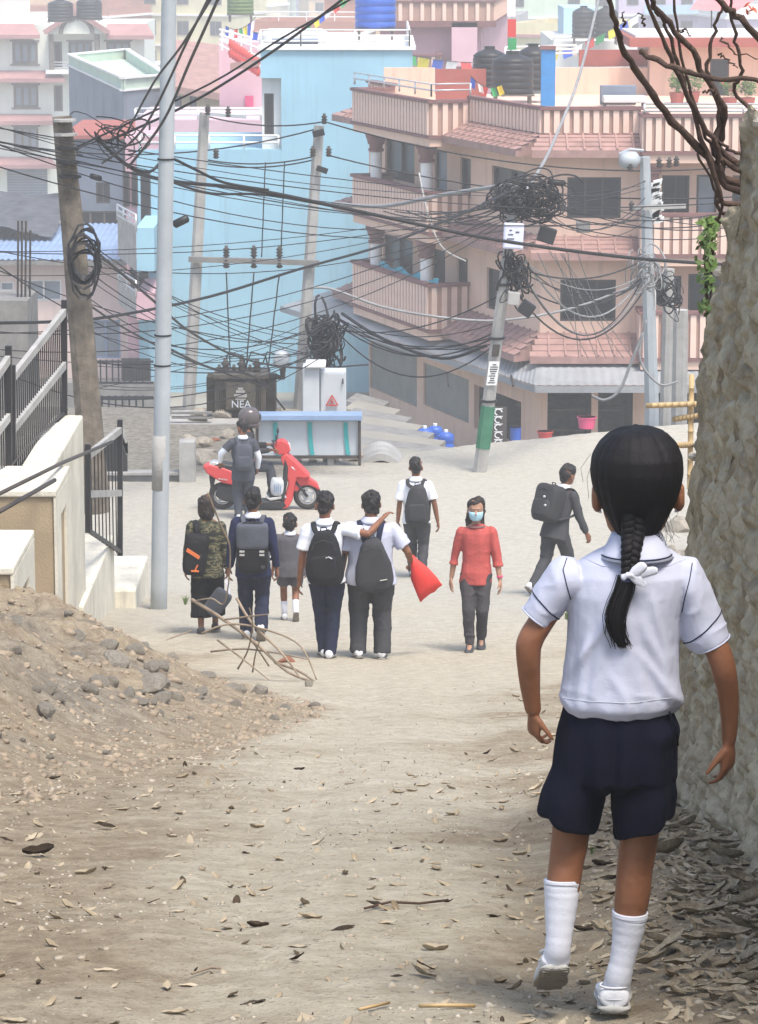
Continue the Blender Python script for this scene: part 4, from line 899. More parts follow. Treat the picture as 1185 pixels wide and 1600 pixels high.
def tangle(name, lab, c, rx, rz, n, r=.014, seed=1, m='wire', ry=.25, hang=0):
    rn = random.Random(seed); mb = MB()
    for k in range(n):
        a = rn.uniform(0, 6.28); cc = Vector(c)+Vector((rn.gauss(0, rx*.35), rn.gauss(0, ry*.4), rn.gauss(0, rz*.35))); R1 = rn.uniform(.25, 1)*rx; R2 = rn.uniform(.3, 1)*rz; sp = rn.uniform(2.5, 6.3)
        ph_ = rn.uniform(-.8, .8); pts = []
        for j in range(14):
            t = a+sp*j/13; x = R1*math.cos(t); z = R2*math.sin(t); pts.append(cc+Vector((x*math.cos(ph_)-z*math.sin(ph_), rn.gauss(0, .02)+.1*math.sin(t*2), x*math.sin(ph_)+z*math.cos(ph_)-hang*abs(math.sin(t)))))
        mb.tube(pts, r*rn.uniform(.7, 1.6), 5)
    o = mb.build(name, M[m], smooth=True); return tag(o, lab, 'cable bundle', None)
tangle('cable_bundle', 'large round mass of coiled cables at the head of the leaning pole', P(828, 315, 52.4), .55, .30, 62, r=.011, seed=3)
tangle('cable_bundle', 'dark cable tangle beside the lower half of the leaning pole', P(806, 430, 52.4), .16, .40, 30, r=.011, seed=4)
tangle('cable_bundle', 'thick black hanging cable coil right of the transformer frame', P(508, 535, 59.6), .22, .48, 60, r=.017, seed=5)
tangle('cable_bundle', 'small cable tangle on the top of the old leaning pole', P(185, 215, 38), .42, .22, 10, r=.008, seed=6, m='wire')
tangle('cable_bundle', 'cable loops around the tall pole on the right', P(1008, 425, 60), .26, .36, 20, r=.012, seed=8, m='wire_grey')
tangle('cable_bundle', 'cable clutter at the middle of the short right pole', P(1046, 460, 61), .2, .42, 18, r=.011, seed=9, m='wire')
# right hand poles
r1 = sqpole('street_pole', 'tall grey pole with lamp in front of the pink building balcony', [P(1017, 700, 61), P(1019, 640, 61), P(1008, 245, 61)], [.26, .24, .17], 'galv')
m = MB(); m.tube([P(1006, 235, 61), P(985, 233, 61), P(968, 240, 61)], .025, 8); m.build('lamp_arm', M['galv'], r1)
m = MB(); c = P(986, 250, 60.9); m.rings([(c+Vector((x, 0, 0)), (0, r_, 0), (0, 0, r_)) for x, r_ in ((-.22, .1), (-.16, .17), (.1, .16), (.18, .05))], 14); m.build('lamp_head', M['galv'], r1, smooth=True)
m = MB().beam(P(988, 325, 60.8), P(1072, 322, 60.8), .08, .08); m.build('crossarm', M['concrete'], r1)
for px, py in ((987, 330), (985, 268), (1030, 262), (1046, 262), (1057, 260)): insul(r1, P(px, py, 60.8), .9)
sqpole('street_pole', 'shorter rough grey pole right of the tall lamp pole', [P(1038, 700, 62), P(1040, 640, 62), P(1046, 420, 62)], [.22, .2, .18], 'concrete')
sqpole('street_pole', 'short thick concrete post nearest the rough wall behind', [P(1060, 700, 63), P(1062, 484, 63)], [.3, .3], 'concrete')
# white rags on column beside lamp pole
m = MB()
for k in range(30): c = P(1026+random.uniform(-6, 6), 285+k*2.1, 61.2); m.obox(c, (random.uniform(.03, .1), 0, .02), (0, .03, .01), (.01, 0, random.uniform(.02, .05)))
o = m.build('white_rags', M['white']); tag(o, 'tattered white rags tied behind the lamp pole', 'rags')
# ================================================================ wires
def wire(a, b, sag=.3, r=.014, m='wire', lab=None, grp='overhead wires crossing the street', n=18, wob=0, desc=None):
    a, b = Vector(a), Vector(b); pts = []
    for i in range(n+1):
        t = i/n; p = a.lerp(b, t); p.z -= sag*4*t*(1-t)
        if wob: p += Vector((0, 0, wob*math.sin(t*21+a.x)))
        pts.append(p)
    o = MB().tube(pts, r, 5).build('overhead_wire', M[m], smooth=True)
    return tag(o, lab or desc or 'thin dark wire strung high between the pole tops', 'wire', grp if not lab else 'main cables')
def poly(pxs, Y0, Y1, r, lab, m='wire'):
    n = len(pxs); pts = []
    P3 = [P(x, y, Y0+(Y1-Y0)*i/(n-1)) for i, (x, y) in enumerate(pxs)]
    for i in range(n-1):     # Catmull-Rom
        p0, p1, p2_, p3 = P3[max(0, i-1)], P3[i], P3[i+1], P3[min(n-1, i+2)]
        for k in range(6):
            t = k/6; pts.append(.5*((2*p1)+(p2_-p0)*t+(2*p0-5*p1+4*p2_-p3)*t*t+(3*p1-p0-3*p2_+p3)*t**3))
    pts.append(P3[-1]); o = MB().tube(pts, r, 7).build('overhead_cable', M[m], smooth=True); return tag(o, lab, 'cable', 'main cables')
poly([(150, 215), (205, 262), (262, 282), (400, 297), (560, 330), (760, 372), (960, 400), (1110, 412), (1240, 418)], 38, 44, .024, 'thick black cable running from the left poles to the rough wall')
poly([(262, 282), (330, 302), (420, 305), (560, 330)], 38.3, 41.4, .016, 'second twisted cable hugging the thick black cable')
poly([(-20, 505), (100, 502), (190, 492), (330, 463), (470, 420), (600, 383), (720, 335), (800, 298)], 36, 52, .020, 'black cable rising from the left edge to the head of the leaning pole')
poly([(205, 262), (235, 268), (262, 247), (300, 262), (350, 285), (420, 297)], 37.6, 38.6, .018, 'black cable looping over the steel pole')
poly([(520, 318), (600, 322), (700, 303), (800, 288)], 58, 52.6, .036, 'thick grey cable bundle reaching the leaning pole from the left', 'wire_grey')
poly([(485, 450), (520, 452), (600, 480), (700, 497), (790, 500), (900, 480), (1005, 440)], 59, 60.5, .024, 'sagging grey cable between transformer frame and lamp pole', 'wire_grey')
poly([(535, 490), (600, 530), (690, 560), (760, 540)], 59, 55, .03, 'dark cable drooping from the hanging coil towards the green banded pole')
poly([(345, -10), (300, 90), (255, 190), (200, 262)], 30, 38, .016, 'black cable rising steeply to the top left corner')
poly([(335, -10), (285, 70), (240, 130), (195, 215)], 30, 38, .013, 'second black cable rising steeply beside the corner cable')
poly([(330, -10), (295, 60), (225, 200), (160, 255)], 30, 38, .014, 'thin black cable inside the rising bundle')
poly([(560, -20), (430, 78), (300, 160), (170, 220)], 34, 38, .016, 'cable rising to the right across the blue tower top')
poly([(600, -30), (440, 60), (330, 130), (120, 230)], 34, 38, .012, 'thinner cable parallel above the rising one')
poly([(1005, 520), (985, 570), (968, 610), (945, 625), (925, 618)], 60.5, 60.5, .03, 'pale cable loop hanging from the lamp pole', 'wire_grey')
poly([(1010, 500), (1000, 560), (1030, 600), (1060, 596)], 60.5, 60.5, .022, 'pale cable hanging along the lamp pole', 'wire_grey')
poly([(655, 270), (668, 330), (690, 385), (728, 408)], 58, 57, .016, 'pale hanging cable end in front of the balcony columns', 'concrete')
poly([(938, -10), (905, 120), (870, 210), (845, 262), (800, 330)], 70, 53, .03, 'taut grey stay wire over the pink roof', 'wire_grey')
poly([(135, 380), (240, 470), (300, 520), (380, 560), (470, 575), (575, 570)], 37, 62, .018, 'dark cable sagging below the transformer crossarm')
poly([(130, 470), (190, 510), (255, 545), (300, 565), (430, 610)], 37, 59, .014, 'thin cable wrapped past the steel pole')
poly([(265, 545), (330, 575), (400, 590), (445, 640)], 45, 58.5, .018, 'thick stay cable running down beside the transformer')
rn = random.Random(11)
for (x0, y0, Y0), (x1, y1, Y1), sag, n in (((-30, 215, 60), (500, 200, 60), .4, 1), ((325, 182, 60), (507, 190, 60), .12, 1), ((507, 190, 60), (1240, 250, 62), .5, 1), ((514, 243, 60), (1240, 300, 62), .4, 1), ((325, 250, 60), (489, 245, 60), .1, 2)):
    for k in range(n): wire(P(x0, y0+6*k, Y0), P(x1, y1+5*k, Y1), sag)
for k in range(9): wire(P(-40, 190+rn.uniform(-10, 60), 34), P(1000 if k % 2 else 830, 310+rn.uniform(-20, 45), 57), rn.uniform(.1, .7), rn.uniform(.005, .010), grp='wires from the upper left edge', desc='thin wire running from the upper left edge past the steel pole')
for k in range(11): wire(P(-40, rn.uniform(370, 560), 45), P(840 if k % 3 else 500, rn.uniform(300, 330) if k % 3 else rn.uniform(480, 560), 55), rn.uniform(.2, .9), rn.uniform(.006, .011), grp='wires from the left edge', desc='thin wire coming from the left edge behind the steel pole')
for k in range(15): wire(P(140, 430+rn.uniform(-60, 200), 46), P(505, 500+rn.uniform(-25, 60), 59.4), rn.uniform(.15, .7), rn.uniform(.005, .011), grp='wires fanning into the transformer frame', desc='thin wire fanning across the blue wall into the hanging black coil')
for k in range(12): wire(P(820+rn.uniform(-20, 40), 290+rn.uniform(0, 50), 52.5), P(1010+(230 if k % 2 else 0), 285+k*6+rn.uniform(-5, 5), 61), rn.uniform(.05, .5), rn.uniform(.007, .013), grp='wires from the big coil', desc='wire running from the big cable coil to the lamp pole')
for k in range(9): wire(P(800+rn.uniform(-5, 30), 380+rn.uniform(0, 100), 52.4), P(1008, 400+rn.uniform(0, 60), 60.5), rn.uniform(.2, 1.1), rn.uniform(.009, .017), m='wire_grey' if k % 3 == 0 else 'wire', grp='wires sagging to the lamp pole', desc='sagging wire between the leaning pole and the lamp pole')
for k in range(8): wire(P(520, 500+rn.uniform(-10, 20), 59.5), P(780, 520+rn.uniform(-60, 30), 53), rn.uniform(.2, .8), rn.uniform(.009, .016), grp='wires between coil and leaning pole', desc='wire from the hanging black coil to the middle of the leaning pole')
for k in range(6): wire(P(600+k*18, 330, 60), P(800, 305+k*3, 52.5), rn.uniform(.05, .3), .012, grp='wires before the pink balconies', desc='short wire before the pink balcony columns ending at the big coil')
for k in range(7): wire(P(870+rn.uniform(-40, 40), 395, 60), P(905+k*14, 560, 70), .02, .009, m='wire_grey', grp='drop wires on the pink wall', desc='thin grey drop wire hanging down the pink wall under the upstairs window')
for px, d in ((354, 6), (397, -12), (437, -18)): 
    wire(P(px, 425, 59.8), P(px+d, 575, 59.4), .0, .014, wob=.03, grp='drop wires to the transformer', desc='vertical lead hanging from the crossarm to the transformer')
for px in (415, 445): wire(P(px, 250, 60), P(px-6, 402, 59.8), 0, .012, wob=.05)
def dark_lump(px, py, Y, L, r, ang, lab):
    c = P(px, py, Y); d = Vector((math.cos(ang), 0, math.sin(ang)))*L/2; o = MB().tube([c-d, c-d*.8, c+d*.8, c+d], [r*.5, r, r, r*.5], 10).build('cable_joint', M['black_plastic'], smooth=True); tag(o, lab, 'cable joint', 'cable joints')
dark_lump(283, 346, 37.5, .2, .05, .45, 'short black cable joint hanging right of the steel pole'); dark_lump(150, 277, 38, .15, .035, -.3, 'small black cable joint right of the old leaning pole'); dark_lump(870, 285, 52.4, .3, .05, -.1, 'black cable joint on top of the big coil')
# ================================================================ rough wall on the right
ny_, nz_ = 340, 420
wy0, wy1 = 4.6, 11.9
yv = np.linspace(wy0, wy1, ny_); tv = np.linspace(0, 1, nz_); Yw, Tw = np.meshgrid(yv, tv, indexing='ij')
topk = [(4.6, Z(150, 9.2)), (9.60, P(1145, 172, 9.6).z), (9.63, P(1145, 318, 9.63).z), (10.08, P(1120, 326, 10.08).z), (10.12, P(1118, 372, 10.12).z), (10.55, P(1105, 455, 10.55).z), (10.75, P(1100, 560, 10.75).z), (10.95, P(1096, 690, 10.95).z), (11.3, P(1086, 900, 11.3).z), (11.9, P(1075, 1090, 11.9).z)]
tz = np.interp(yv, [k[0] for k in topk], [k[1] for k in topk])+.035*fbm(np.stack([yv*6, yv*0, yv*0], -1), 1, 4, 3)
bz_ = np.array([gz(1.15, y)-.12 for y in yv])
Zw = bz_[:, None]+(tz-bz_)[:, None]*Tw
pw_ = np.stack([Yw*1.0, Zw*.0+3, Zw], -1)
q1_ = np.stack([Yw*9, Yw*0, Zw*3.2], -1); q2_ = np.stack([Yw*26, Yw*0, Zw*10], -1)
q1_ = np.stack([Yw*5.5, Yw*0+1, Zw*11], -1); q1_ = q1_+.35*noise(q1_, .7, 9)[..., None]; q2_ = np.stack([Yw*15, Yw*0, Zw*27], -1)
lump = .042*np.abs(fbm(q1_, 1, 2, 40))**.7+.016*np.abs(noise(q2_, 1, 44))+.03*noise(np.stack([Yw, Yw*0, Zw], -1), 1.4, 47)+.010*noise(np.stack([Yw*40, Yw*0, Zw*55], -1), 1, 51)-.02
foot = .12*np.exp(-((Zw-bz_[:, None])/.22))+.05*(Zw < -99)
Xw = 1.095-lump-foot*.5-.0*Yw
wm = grid_mesh('rough_wall', Xw, Yw, Zw)
M['roughwall'] = mat('rough_mortar', (.20, .155, .10), .95, .3, 7, .9, 60, c2=(.45, .395, .285), bd=.012, streak=.25)
rwl = thing('rough_wall', 'ragged old stone and mortar wall beside the girl at the right edge', 'wall', (1.2, 9, gz(1.2, 9)))
link('mortar_face', wm, M['roughwall'], rwl)
# core with ragged top (stones showing) and back face
m = MB(); nn = 34
for k in range(nn):
    y = wy0+(wy1-wy0)*k/nn; y2 = wy0+(wy1-wy0)*(k+1)/nn; t_ = float(np.interp((y+y2)/2, yv, tz)); b_ = float(np.interp(y, yv, bz_))
    m.box(1.22, 1.72, y, y2-.001, b_-.2, t_-.02)
m.build('wall_core', M['roughwall'], rwl)
# top stones
for k in range(46):
    y = 8.9+2.2*(k/45)+random.uniform(-.04, .04); t_ = float(np.interp(y, yv, tz)); x = 1.1+random.uniform(0, .4); s = random.uniform(.015, .04)
    me = MB().ball((0, 0, 0), s*random.uniform(.8, 1.5), s*random.uniform(.8, 1.4), s*.7, 7, 5).mesh('stone'); a = vco(me); a += .35*s*noise(a, 14, k)[:, None]; setco(me, a)
    me.transform(Matrix.Translation((x, y, t_))); link('stone', me, M['stone'] if k % 3 else M['roughwall'], rwl)
# ivy on the edge
iv = MB(); rv = random.Random(5)
for k in range(210):
    t_ = rv.random(); py = 342+150*t_**1.7; px = 1110+rv.gauss(0, 8)-6*t_; Yk = 10.7+rv.uniform(-.15, .12); c = P(px, py, Yk); s = rv.uniform(.008, .02)
    a = Vector((rv.gauss(0, 1), rv.gauss(0, 1), rv.gauss(0, 1))).normalized()*s; b = a.orthogonal().normalized()*s*.75; iv.add([c-a, c-b, c+a, c+b+a*.2], [(0, 1, 2, 3)])
o = thing('ivy_plant', 'small green leafy creeper on the far broken edge of the rough wall', 'plant', P(1105, 520, 10.8)); iv.build('foliage', M['leafgreen'], o)
m = MB()
for k in range(6): m.tube([P(1104+k, 520, 10.8), P(1106+rv.uniform(-4, 6), 450, 10.78), P(1108+rv.uniform(-8, 8), 360+10*k, 10.7)], .004, 5)
m.build('stem', M['bark'], o)
# ================================================================ bare tree (trunk out of frame beyond the wall)
tr = thing('bare_tree', 'bare brown branches reaching over the rough wall at the top right', 'tree', (1.85, 10.6, gz(1.85, 10.6)))
fork = Vector((1.72, 10.35, P(1230, 330, 10.35).z)); MB().tube([(1.85, 10.6, gz(1.85, 10.6)-.1), (1.82, 10.55, -2.2), (1.76, 10.4, -1.4), fork], [.11, .095, .085, .06], 10).build('trunk', M['bark'], tr, smooth=True)
def branch(pts, Y0, Y1, r0, r1, par=tr, join=True, sub=None):
    n = len(pts); P3 = [P(x, y, Y0+(Y1-Y0)*i/(n-1)) for i, (x, y) in enumerate(pts)]
    if join: P3 = [fork]+P3
    out = []; n = len(P3)
    for i in range(n-1):
        p0, p1, p2_, p3 = P3[max(0, i-1)], P3[i], P3[i+1], P3[min(n-1, i+2)]
        for k in range(6):
            t = k/6; out.append(.5*((2*p1)+(p2_-p0)*t+(2*p0-5*p1+4*p2_-p3)*t*t+(3*p1-p0-3*p2_+p3)*t**3)+Vector((random.gauss(0, .0035), 0, random.gauss(0, .0035))))
    out.append(P3[-1]); m_ = len(out); rr = [.8*(r0+(r1-r0)*i/(m_-1))*(1+.12*math.sin(i*2.3)) for i in range(m_)]
    return MB().tube(out, rr, 7).build('branch', M['bark'], par, smooth=True)
branch([(1160, 288), (1118, 258), (1040, 175), (985, 95), (962, 35), (945, -30)], 10.3, 9.6, .021, .009)
branch([(1000, 82), (1050, 105), (1110, 120), (1200, 127)], 9.75, 9.5, .012, .009, join=False)
branch([(1155, 300), (1120, 230), (1075, 150), (1035, 60), (1000, -30)], 10.25, 9.7, .015, .007)
branch([(1150, 320), (1125, 300), (1090, 200), (1062, 110), (1040, 40), (1022, 10)], 10.2, 9.9, .013, .006)
branch([(1150, 255), (1130, 170), (1080, 80), (1030, 20), (1005, -25)], 10.3, 9.7, .016, .010)
branch([(1148, 262), (1124, 170), (1108, 120), (1112, 60), (1130, 10)], 10.2, 10.1, .012, .006)
branch([(1168, 165), (1160, 110), (1147, 40), (1140, -20)], 10.4, 10.2, .009, .006)
branch([(1190, 60), (1150, 25), (1115, -10), (1100, -30)], 9.6, 9.4, .014, .011)
branch([(1145, 340), (1128, 260), (1105, 215), (1070, 110), (1050, -20)], 10.3, 9.9, .010, .005)
branch([(1168, 245), (1140, 232), (1120, 218)], 10.2, 10.1, .007, .006, join=False)
branch([(1143, 348), (1130, 318), (1090, 240)], 10.3, 10.1, .008, .005)
for pts in (((1050, 100), (1062, 108), (1072, 106)), ((1124, 85), (1140, 95), (1152, 105)), ((1008, 40), (1005, 30), (998, 20)), ((978, 38), (974, 30), (976, 18)), ((1100, 145), (1112, 140), (1118, 148)), ((1062, 50), (1072, 48), (1080, 56)), ((1125, 60), (1140, 70), (1148, 84), (1185, 92))):
    branch(pts, 9.9, 9.85, .005, .002, join=False)
m = MB()
for c in (P(1168, 14, 10), P(1163, 20, 10), P(1176, 10, 10)): leafball(m, c, (.02, .02, .02), 5, .016)
m.build('leaves', mat('red_young_leaf', (.4, .10, .05), .6, .3, 9, 0), tr)
# bamboo cross frame
bb = thing('bamboo_frame', 'crossed bamboo poles beside the rough wall', 'bamboo frame', P(1080, 745, 24))
for a, b in (((1081, 585), (1078, 765)), ((1010, 634), (1098, 631)), ((1052, 655), (1100, 648)), ((1054, 696), (1082, 695))):
    m = MB(); A_, B_ = P(*a, 24), P(*b, 23.9); k = 8; pts = []; rr = []
    for i in range(k):
        for t in (i/k, (i+.9)/k, (i+.95)/k): pts.append(A_.lerp(B_, t)); rr.append(.021 if t != (i+.95)/k else .026)
    m.tube(pts, rr, 8).build('bamboo_pole', M['bamboo'], bb, smooth=True)
# ================================================================ the town across the valley
PAL = {'white': (.66, .66, .62), 'cream': (.64, .58, .44), 'rose': (.58, .36, .34), 'sky blue': (.36, .52, .62), 'pale green': (.48, .58, .46), 'lilac': (.50, .42, .55), 'grey': (.36, .36, .35), 'brick red': (.36, .16, .11), 'peach': (.62, .44, .26), 'pale yellow': (.62, .58, .36)}
PM = {k: mat(k.replace(' ', '_')+'_house_paint', c, .85, .1, .6, .1, 4, streak=.25) for k, c in PAL.items()}
wmesh = MB(); wmesh.box(-.6, .6, -.06, .05, 0, 1.35); wmesh = wmesh.mesh('window'); wmesh.materials.append(M['frame_grey'])
pmesh = MB()
for a, b in ((-.52, -.03), (.03, .52)): pmesh.box(a, b, -.09, -.065, .08, 1.27)
pmesh = pmesh.mesh('pane'); pmesh.materials.append(M['glass'])
def inst(name, me, par, loc, rz=0):
    o = bpy.data.objects.new(name, me); COL.objects.link(o); o.parent = par; o.location = loc; o.rotation_euler = (0, 0, rz); BASE[o.name] = BASE[par.name] if par.name in BASE else Vector(); return o
rh = random.Random(21)
KINDS_ = list(PAL)
FEAT = ['with roof rail', 'with roof tank', 'with roof band', 'with stair room', 'with pale parapet', 'with black tank', 'with roof overhang']
def house(x, y, w, d, st, col, rz, zb, feat, lab):
    o = thing('town_house', lab, 'house', (x, y, zb), 'houses of the town across the valley', rz); H = st*2.9; B = M
    MB().box(-w/2, w/2, -d/2, d/2, -1, H).build('wall', PM[col], o, local=True)
    ov = .25 if feat != 6 else .9
    m = MB()
    for k in range(1, st+1): m.box(-w/2-ov*(1 if k == st else .4), w/2+ov*(1 if k == st else .4), -d/2-ov*(1.3 if k == st else .8), d/2+ov*.3, k*2.9-.14, k*2.9+.02*(k == st)+.04)
    m.build('floor_bands', M['pinkband'] if feat in (2, 6) and col != 'brick red' else M['white'], o, local=True)
    m = MB(); h = .8
    for a in ((-w/2, w/2, -d/2, -d/2+.15), (-w/2, w/2, d/2-.15, d/2), (-w/2, -w/2+.15, -d/2+.15, d/2-.15), (w/2-.15, w/2, -d/2+.15, d/2-.15)): m.box(*a, H+.06, H+.06+h)
    m.build('parapet', PM[col] if feat != 4 else M['white'], o, local=True)
    if feat == 0:
        m = MB()
        for k in (0, 1): m.tube([(-w/2, -d/2+.1, H+1.15+.35*k), (w/2, -d/2+.1, H+1.15+.35*k)], .04, 5)
        for k in range(5): c = -w/2+w*k/4; m.tube([(c, -d/2+.1, H+.8), (c, -d/2+.1, H+1.5)], .04, 5)
        m.build('roof_rail', M['white'], o, local=True)
    if feat in (1, 5):
        c = rh.uniform(-w/3, w/3); MB().cyl((c, 0), .65, H+.1, H+1.7, 16).cyl((c, 0), .25, H+1.7, H+1.82, 10).build('water_tank', M['black_plastic'], o, local=True)
    if feat == 3 or rh.random() < .4:
        c = rh.choice((-w/4, w/4)); MB().box(c-1.5, c+1.5, d/2-3.2, d/2-.2, H+.05, H+2.5).build('stair_room', PM[col], o, local=True); MB().box(c-1.8, c+1.8, d/2-3.5, d/2, H+2.502, H+2.65).build('stair_room_roof', M['white'], o, local=True)
    n = max(2, int(w/2.6))
    for s in range(st):
        for k in range(n):
            if rh.random() < .12: continue
            q = inst('window', wmesh, o, (-w/2+w*(k+.5)/n, -d/2, s*2.9+.95)); inst('pane', pmesh, q, (0, 0, 0))
    if rh.random() < .5:
        s = rh.randrange(1, st) if st > 1 else 1; m = MB(); m.box(-w*.3, w*.3, -d/2-1.1, -d/2-.065, s*2.9+.05, s*2.9+.17); m.box(-w*.3, w*.3, -d/2-1.1, -d/2-1.04, s*2.9+.172, s*2.9+.95); m.build('balcony', PM[rh.choice(KINDS_)], o, local=True)
    return o
FLOOR = lambda y: float(np.interp(y, [62, 78, 95, 130, 220, 500, 1000, 1400], [-15.4, -15.3, -15.2, -17, -20.5, -25, -25, -20]))
used = set(); ORD = ['first', 'second', 'third', 'fourth', 'fifth', 'sixth', 'seventh', 'eighth', 'ninth', 'tenth', 'eleventh', 'twelfth', 'thirteenth', 'fourteenth', 'fifteenth', 'sixteenth', 'seventeenth', 'eighteenth', 'nineteenth', 'twentieth']
rows = [(168, [-.118, -.075, -.035, .02, .055, .105, .14], 3), (235, [-.15, .06, .10, .135, -.02, .02], 4), (262, [-.135, -.105, -.055, -.012, .03, .07, .115], 4), (310, [-.13, -.09, -.055, -.02, .015, .05, .085, .12], 5), (370, [-.14, -.11, -.078, -.045, -.014, .02, .055, .09, .125], 5), (440, [-.13, -.1, -.07, -.04, -.01, .02, .05, .08, .11, .14], 5), (530, [-.14, -.115, -.09, -.06, -.035, -.01, .02, .045, .07, .1, .13], 5), (640, [-.14, -.11, -.08, -.055, -.03, 0, .03, .055, .085, .115, .14], 5), (780, [-.13, -.1, -.07, -.04, -.01, .02, .05, .08, .11, .14], 7)]
for ri, (Yr, xs_, stm) in enumerate(rows):
    for i, u in enumerate(xs_):
        y = Yr+rh.uniform(-9, 9)*Yr/300; col = rh.choice(KINDS_); ft = rh.randrange(7); st = max(2, stm-rh.choice((0, 0, 1, 1, 2)))
        if Yr == 168 and u < -.03: continue
        w = rh.uniform(.026, .036)*Yr if Yr > 200 else rh.uniform(.03, .04)*Yr; w = min(w, 17)
        zt = FLOOR(y)+st*2.9
        lab = f"{col} {['', 'two', 'two', 'three', 'four', 'five', 'six', 'seven'][st]} storey house {FEAT[ft]}, {ORD[i]} from left in {['nearest', 'second', 'third', 'fourth', 'fifth', 'sixth', 'seventh', 'eighth', 'farthest'][ri]} row"
        house(u*y, y, w, 10, st, col, rh.uniform(-.35, .35), FLOOR(y), ft, lab)
# roof clutter near the top right
for px, py, Y, r, h, lab in ((912, 58, 175, 1.15, 1.6, 'left black tank of the pair on the far white roof'), (948, 58, 175, 1.15, 1.6, 'right black tank of the pair on the far white roof')): tank(px, py, Y, r*.55, h, lab, stand=.4)
fb = thing('white_roof_house', 'long white walled roof behind the two black tanks at the top right', 'house', (X(930, 60, 178), 178, -20)); x0, x1 = X(862, 60, 178), X(1010, 60, 178)
MB().box(x0, x1, 176, 190, -20.5, Z(62, 178)).build('wall', PM['white'], fb); MB().box(x0+1, X(935, 20, 184), 184, 190, Z(62, 178)+.01, Z(12, 184)).build('upper_room', PM['sky blue'], fb)
rail(fb, [(x0, 176.1), (x1, 176.1)], Z(62, 178), Z(52, 178), 2, m='white', r=.05, post=2)
m = MB(); a = P(1075, 12, 140); m.add([P(1078, 15, 140), P(1150, 18, 140), P(1200, -12, 146), P(1100, -14, 146), P(1112, 4, 143)], [(0, 1, 4), (1, 2, 4), (2, 3, 4), (3, 0, 4)])
M['coral'] = mat('coral_cloth', (.66, .22, .22), .8, .1, 1, .1); o = m.build('parasol', M['coral']); tag(o, 'coral pink cloth canopy stretched over a far roof at the top right', 'canopy')
MB().beam(P(1112, 4, 143), P(1112, 60, 143), .06, .06).build('canopy_pole', M['frame'], None); bpy.data.objects['canopy_pole'].parent = o; bpy.data.objects['canopy_pole'].name = 'pole'
# prayer flags
FC = [mat('flag_'+n, c, .8, .1, 5, 0) for n, c in (('blue', (.04, .10, .45)), ('white', (.7, .7, .7)), ('red', (.55, .06, .05)), ('green', (.04, .30, .10)), ('yellow', (.70, .60, .05)))]
def flags(a, b, n, sag, lab, s=.3):
    a, b = Vector(a), Vector(b); o = thing('prayer_flags', lab, 'flag string', a, 'strings of small coloured flags'); pts = []
    for i in range(n+1):
        t = i/n; p = a.lerp(b, t); p.z -= sag*4*t*(1-t); pts.append(p)
    MB().tube(pts, .012, 4).build('string', M['wire'], o)
    for i in range(n):
        p, q = pts[i].lerp(pts[i+1], .12), pts[i].lerp(pts[i+1], .88); r1, r2 = random.uniform(-.12, .12), random.uniform(-.1, .1)
        v = [p, q, q+Vector((r1, r2, -s)), p+Vector((r1, r2, -s*1.05)), (p+q)/2+Vector((0, .05, 0)), (p+q)/2+Vector((r1, r2+.05, -s))]
        MB().add(v, [(0, 4, 5, 3), (4, 1, 2, 5)]).build('flag', FC[i % 5], o)
flags(P(735, 118, 93), P(785, 132, 93), 5, .2, 'coloured flag string hanging on the tank stand of the pink roof', .26)
flags(P(395, 50, 112), P(560, -30, 112), 16, .6, 'coloured flag string above the solar heater', .26)
flags(P(352, 40, 130), P(400, 26, 130), 7, .3, 'short coloured flag string left of the solar heater', .5)
flags(P(560, 62, 125), P(1000, 20, 150), 22, 1.5, 'long coloured flag string across the far roofs', .4)
fp = thing('flag_pole', 'upright flag pole with red and green flags behind the black tank', 'flag pole', P(798, 90, 95)); MB().tube([P(798, 90, 95), P(803, -30, 95)], .03, 6).build('pole', M['galv'], fp)
for y0, y1, c in ((60, 78, 3), (30, 58, 2), (-5, 26, 1)): m = pb(MB(), 793+y0*.02, 806+y0*.02, y0, y1, 94.97, .06); m.build('flag', FC[c], fp)
tank(95, 33, 200, .8, 1.3, 'small dark tank on the roof of the cream house', stand=.1); tank(140, 30, 200, .8, 1.3, 'black tank right of the gable on the cream house', stand=.1)
tank(292, 126, 150, .55, 1.3, 'black square looking tank seen between the steel pole and the pink stair house', stand=.6)
tank(376, 22, 170, .7, 1.2, 'yellow green water tank on a far roof above the blue tower', 'leafgreen', stand=.4)
rail_ = thing('roof_railing', 'white railing on the pink terrace behind the black tanks', 'railing', P(880, 90, 99)); rail(rail_, [(X(790, 80, 99), 99), (X(905, 80, 99), 100.5)], Z(92, 99), Z(74, 99), 3, m='white', r=.035)
# ================================================================ people
M['skin'] = mat('brown_skin', (.205, .086, .043), .5, .16, 12, .05, 90)
M['skin2'] = mat('light_brown_skin', (.34, .19, .125), .55, .08, 9, .05, 90)
M['hair'] = mat('black_hair', (.010, .008, .008), .45, .3, 20, .4, 120)
M['hairbrown'] = mat('dark_brown_hair', (.022, .014, .011), .5, .3, 20, .4, 120)
M['shirt'] = mat('pale_lilac_shirt', (.45, .465, .565), .85, .05, 3, .15, 200, bd=.002)
M['shirtwhite'] = mat('white_shirt', (.74, .76, .82), .85, .04, 5, .15, 100, bd=.004)
M['navy'] = mat('navy_cloth', (.018, .022, .045), .9, .15, 5, .15, 150, bd=.003)
M['navyblazer'] = mat('navy_blazer_cloth', (.018, .022, .06), .9, .15, 5, .15, 100)
M['charcoal'] = mat('charcoal_cloth', (.055, .055, .06), .9, .15, 5, .15, 100)
M['greydress'] = mat('grey_uniform_cloth', (.085, .082, .09), .9, .12, 5, .15, 100)
M['greysuit'] = mat('slate_suit_cloth', (.065, .070, .085), .9, .12, 5, .15, 100)
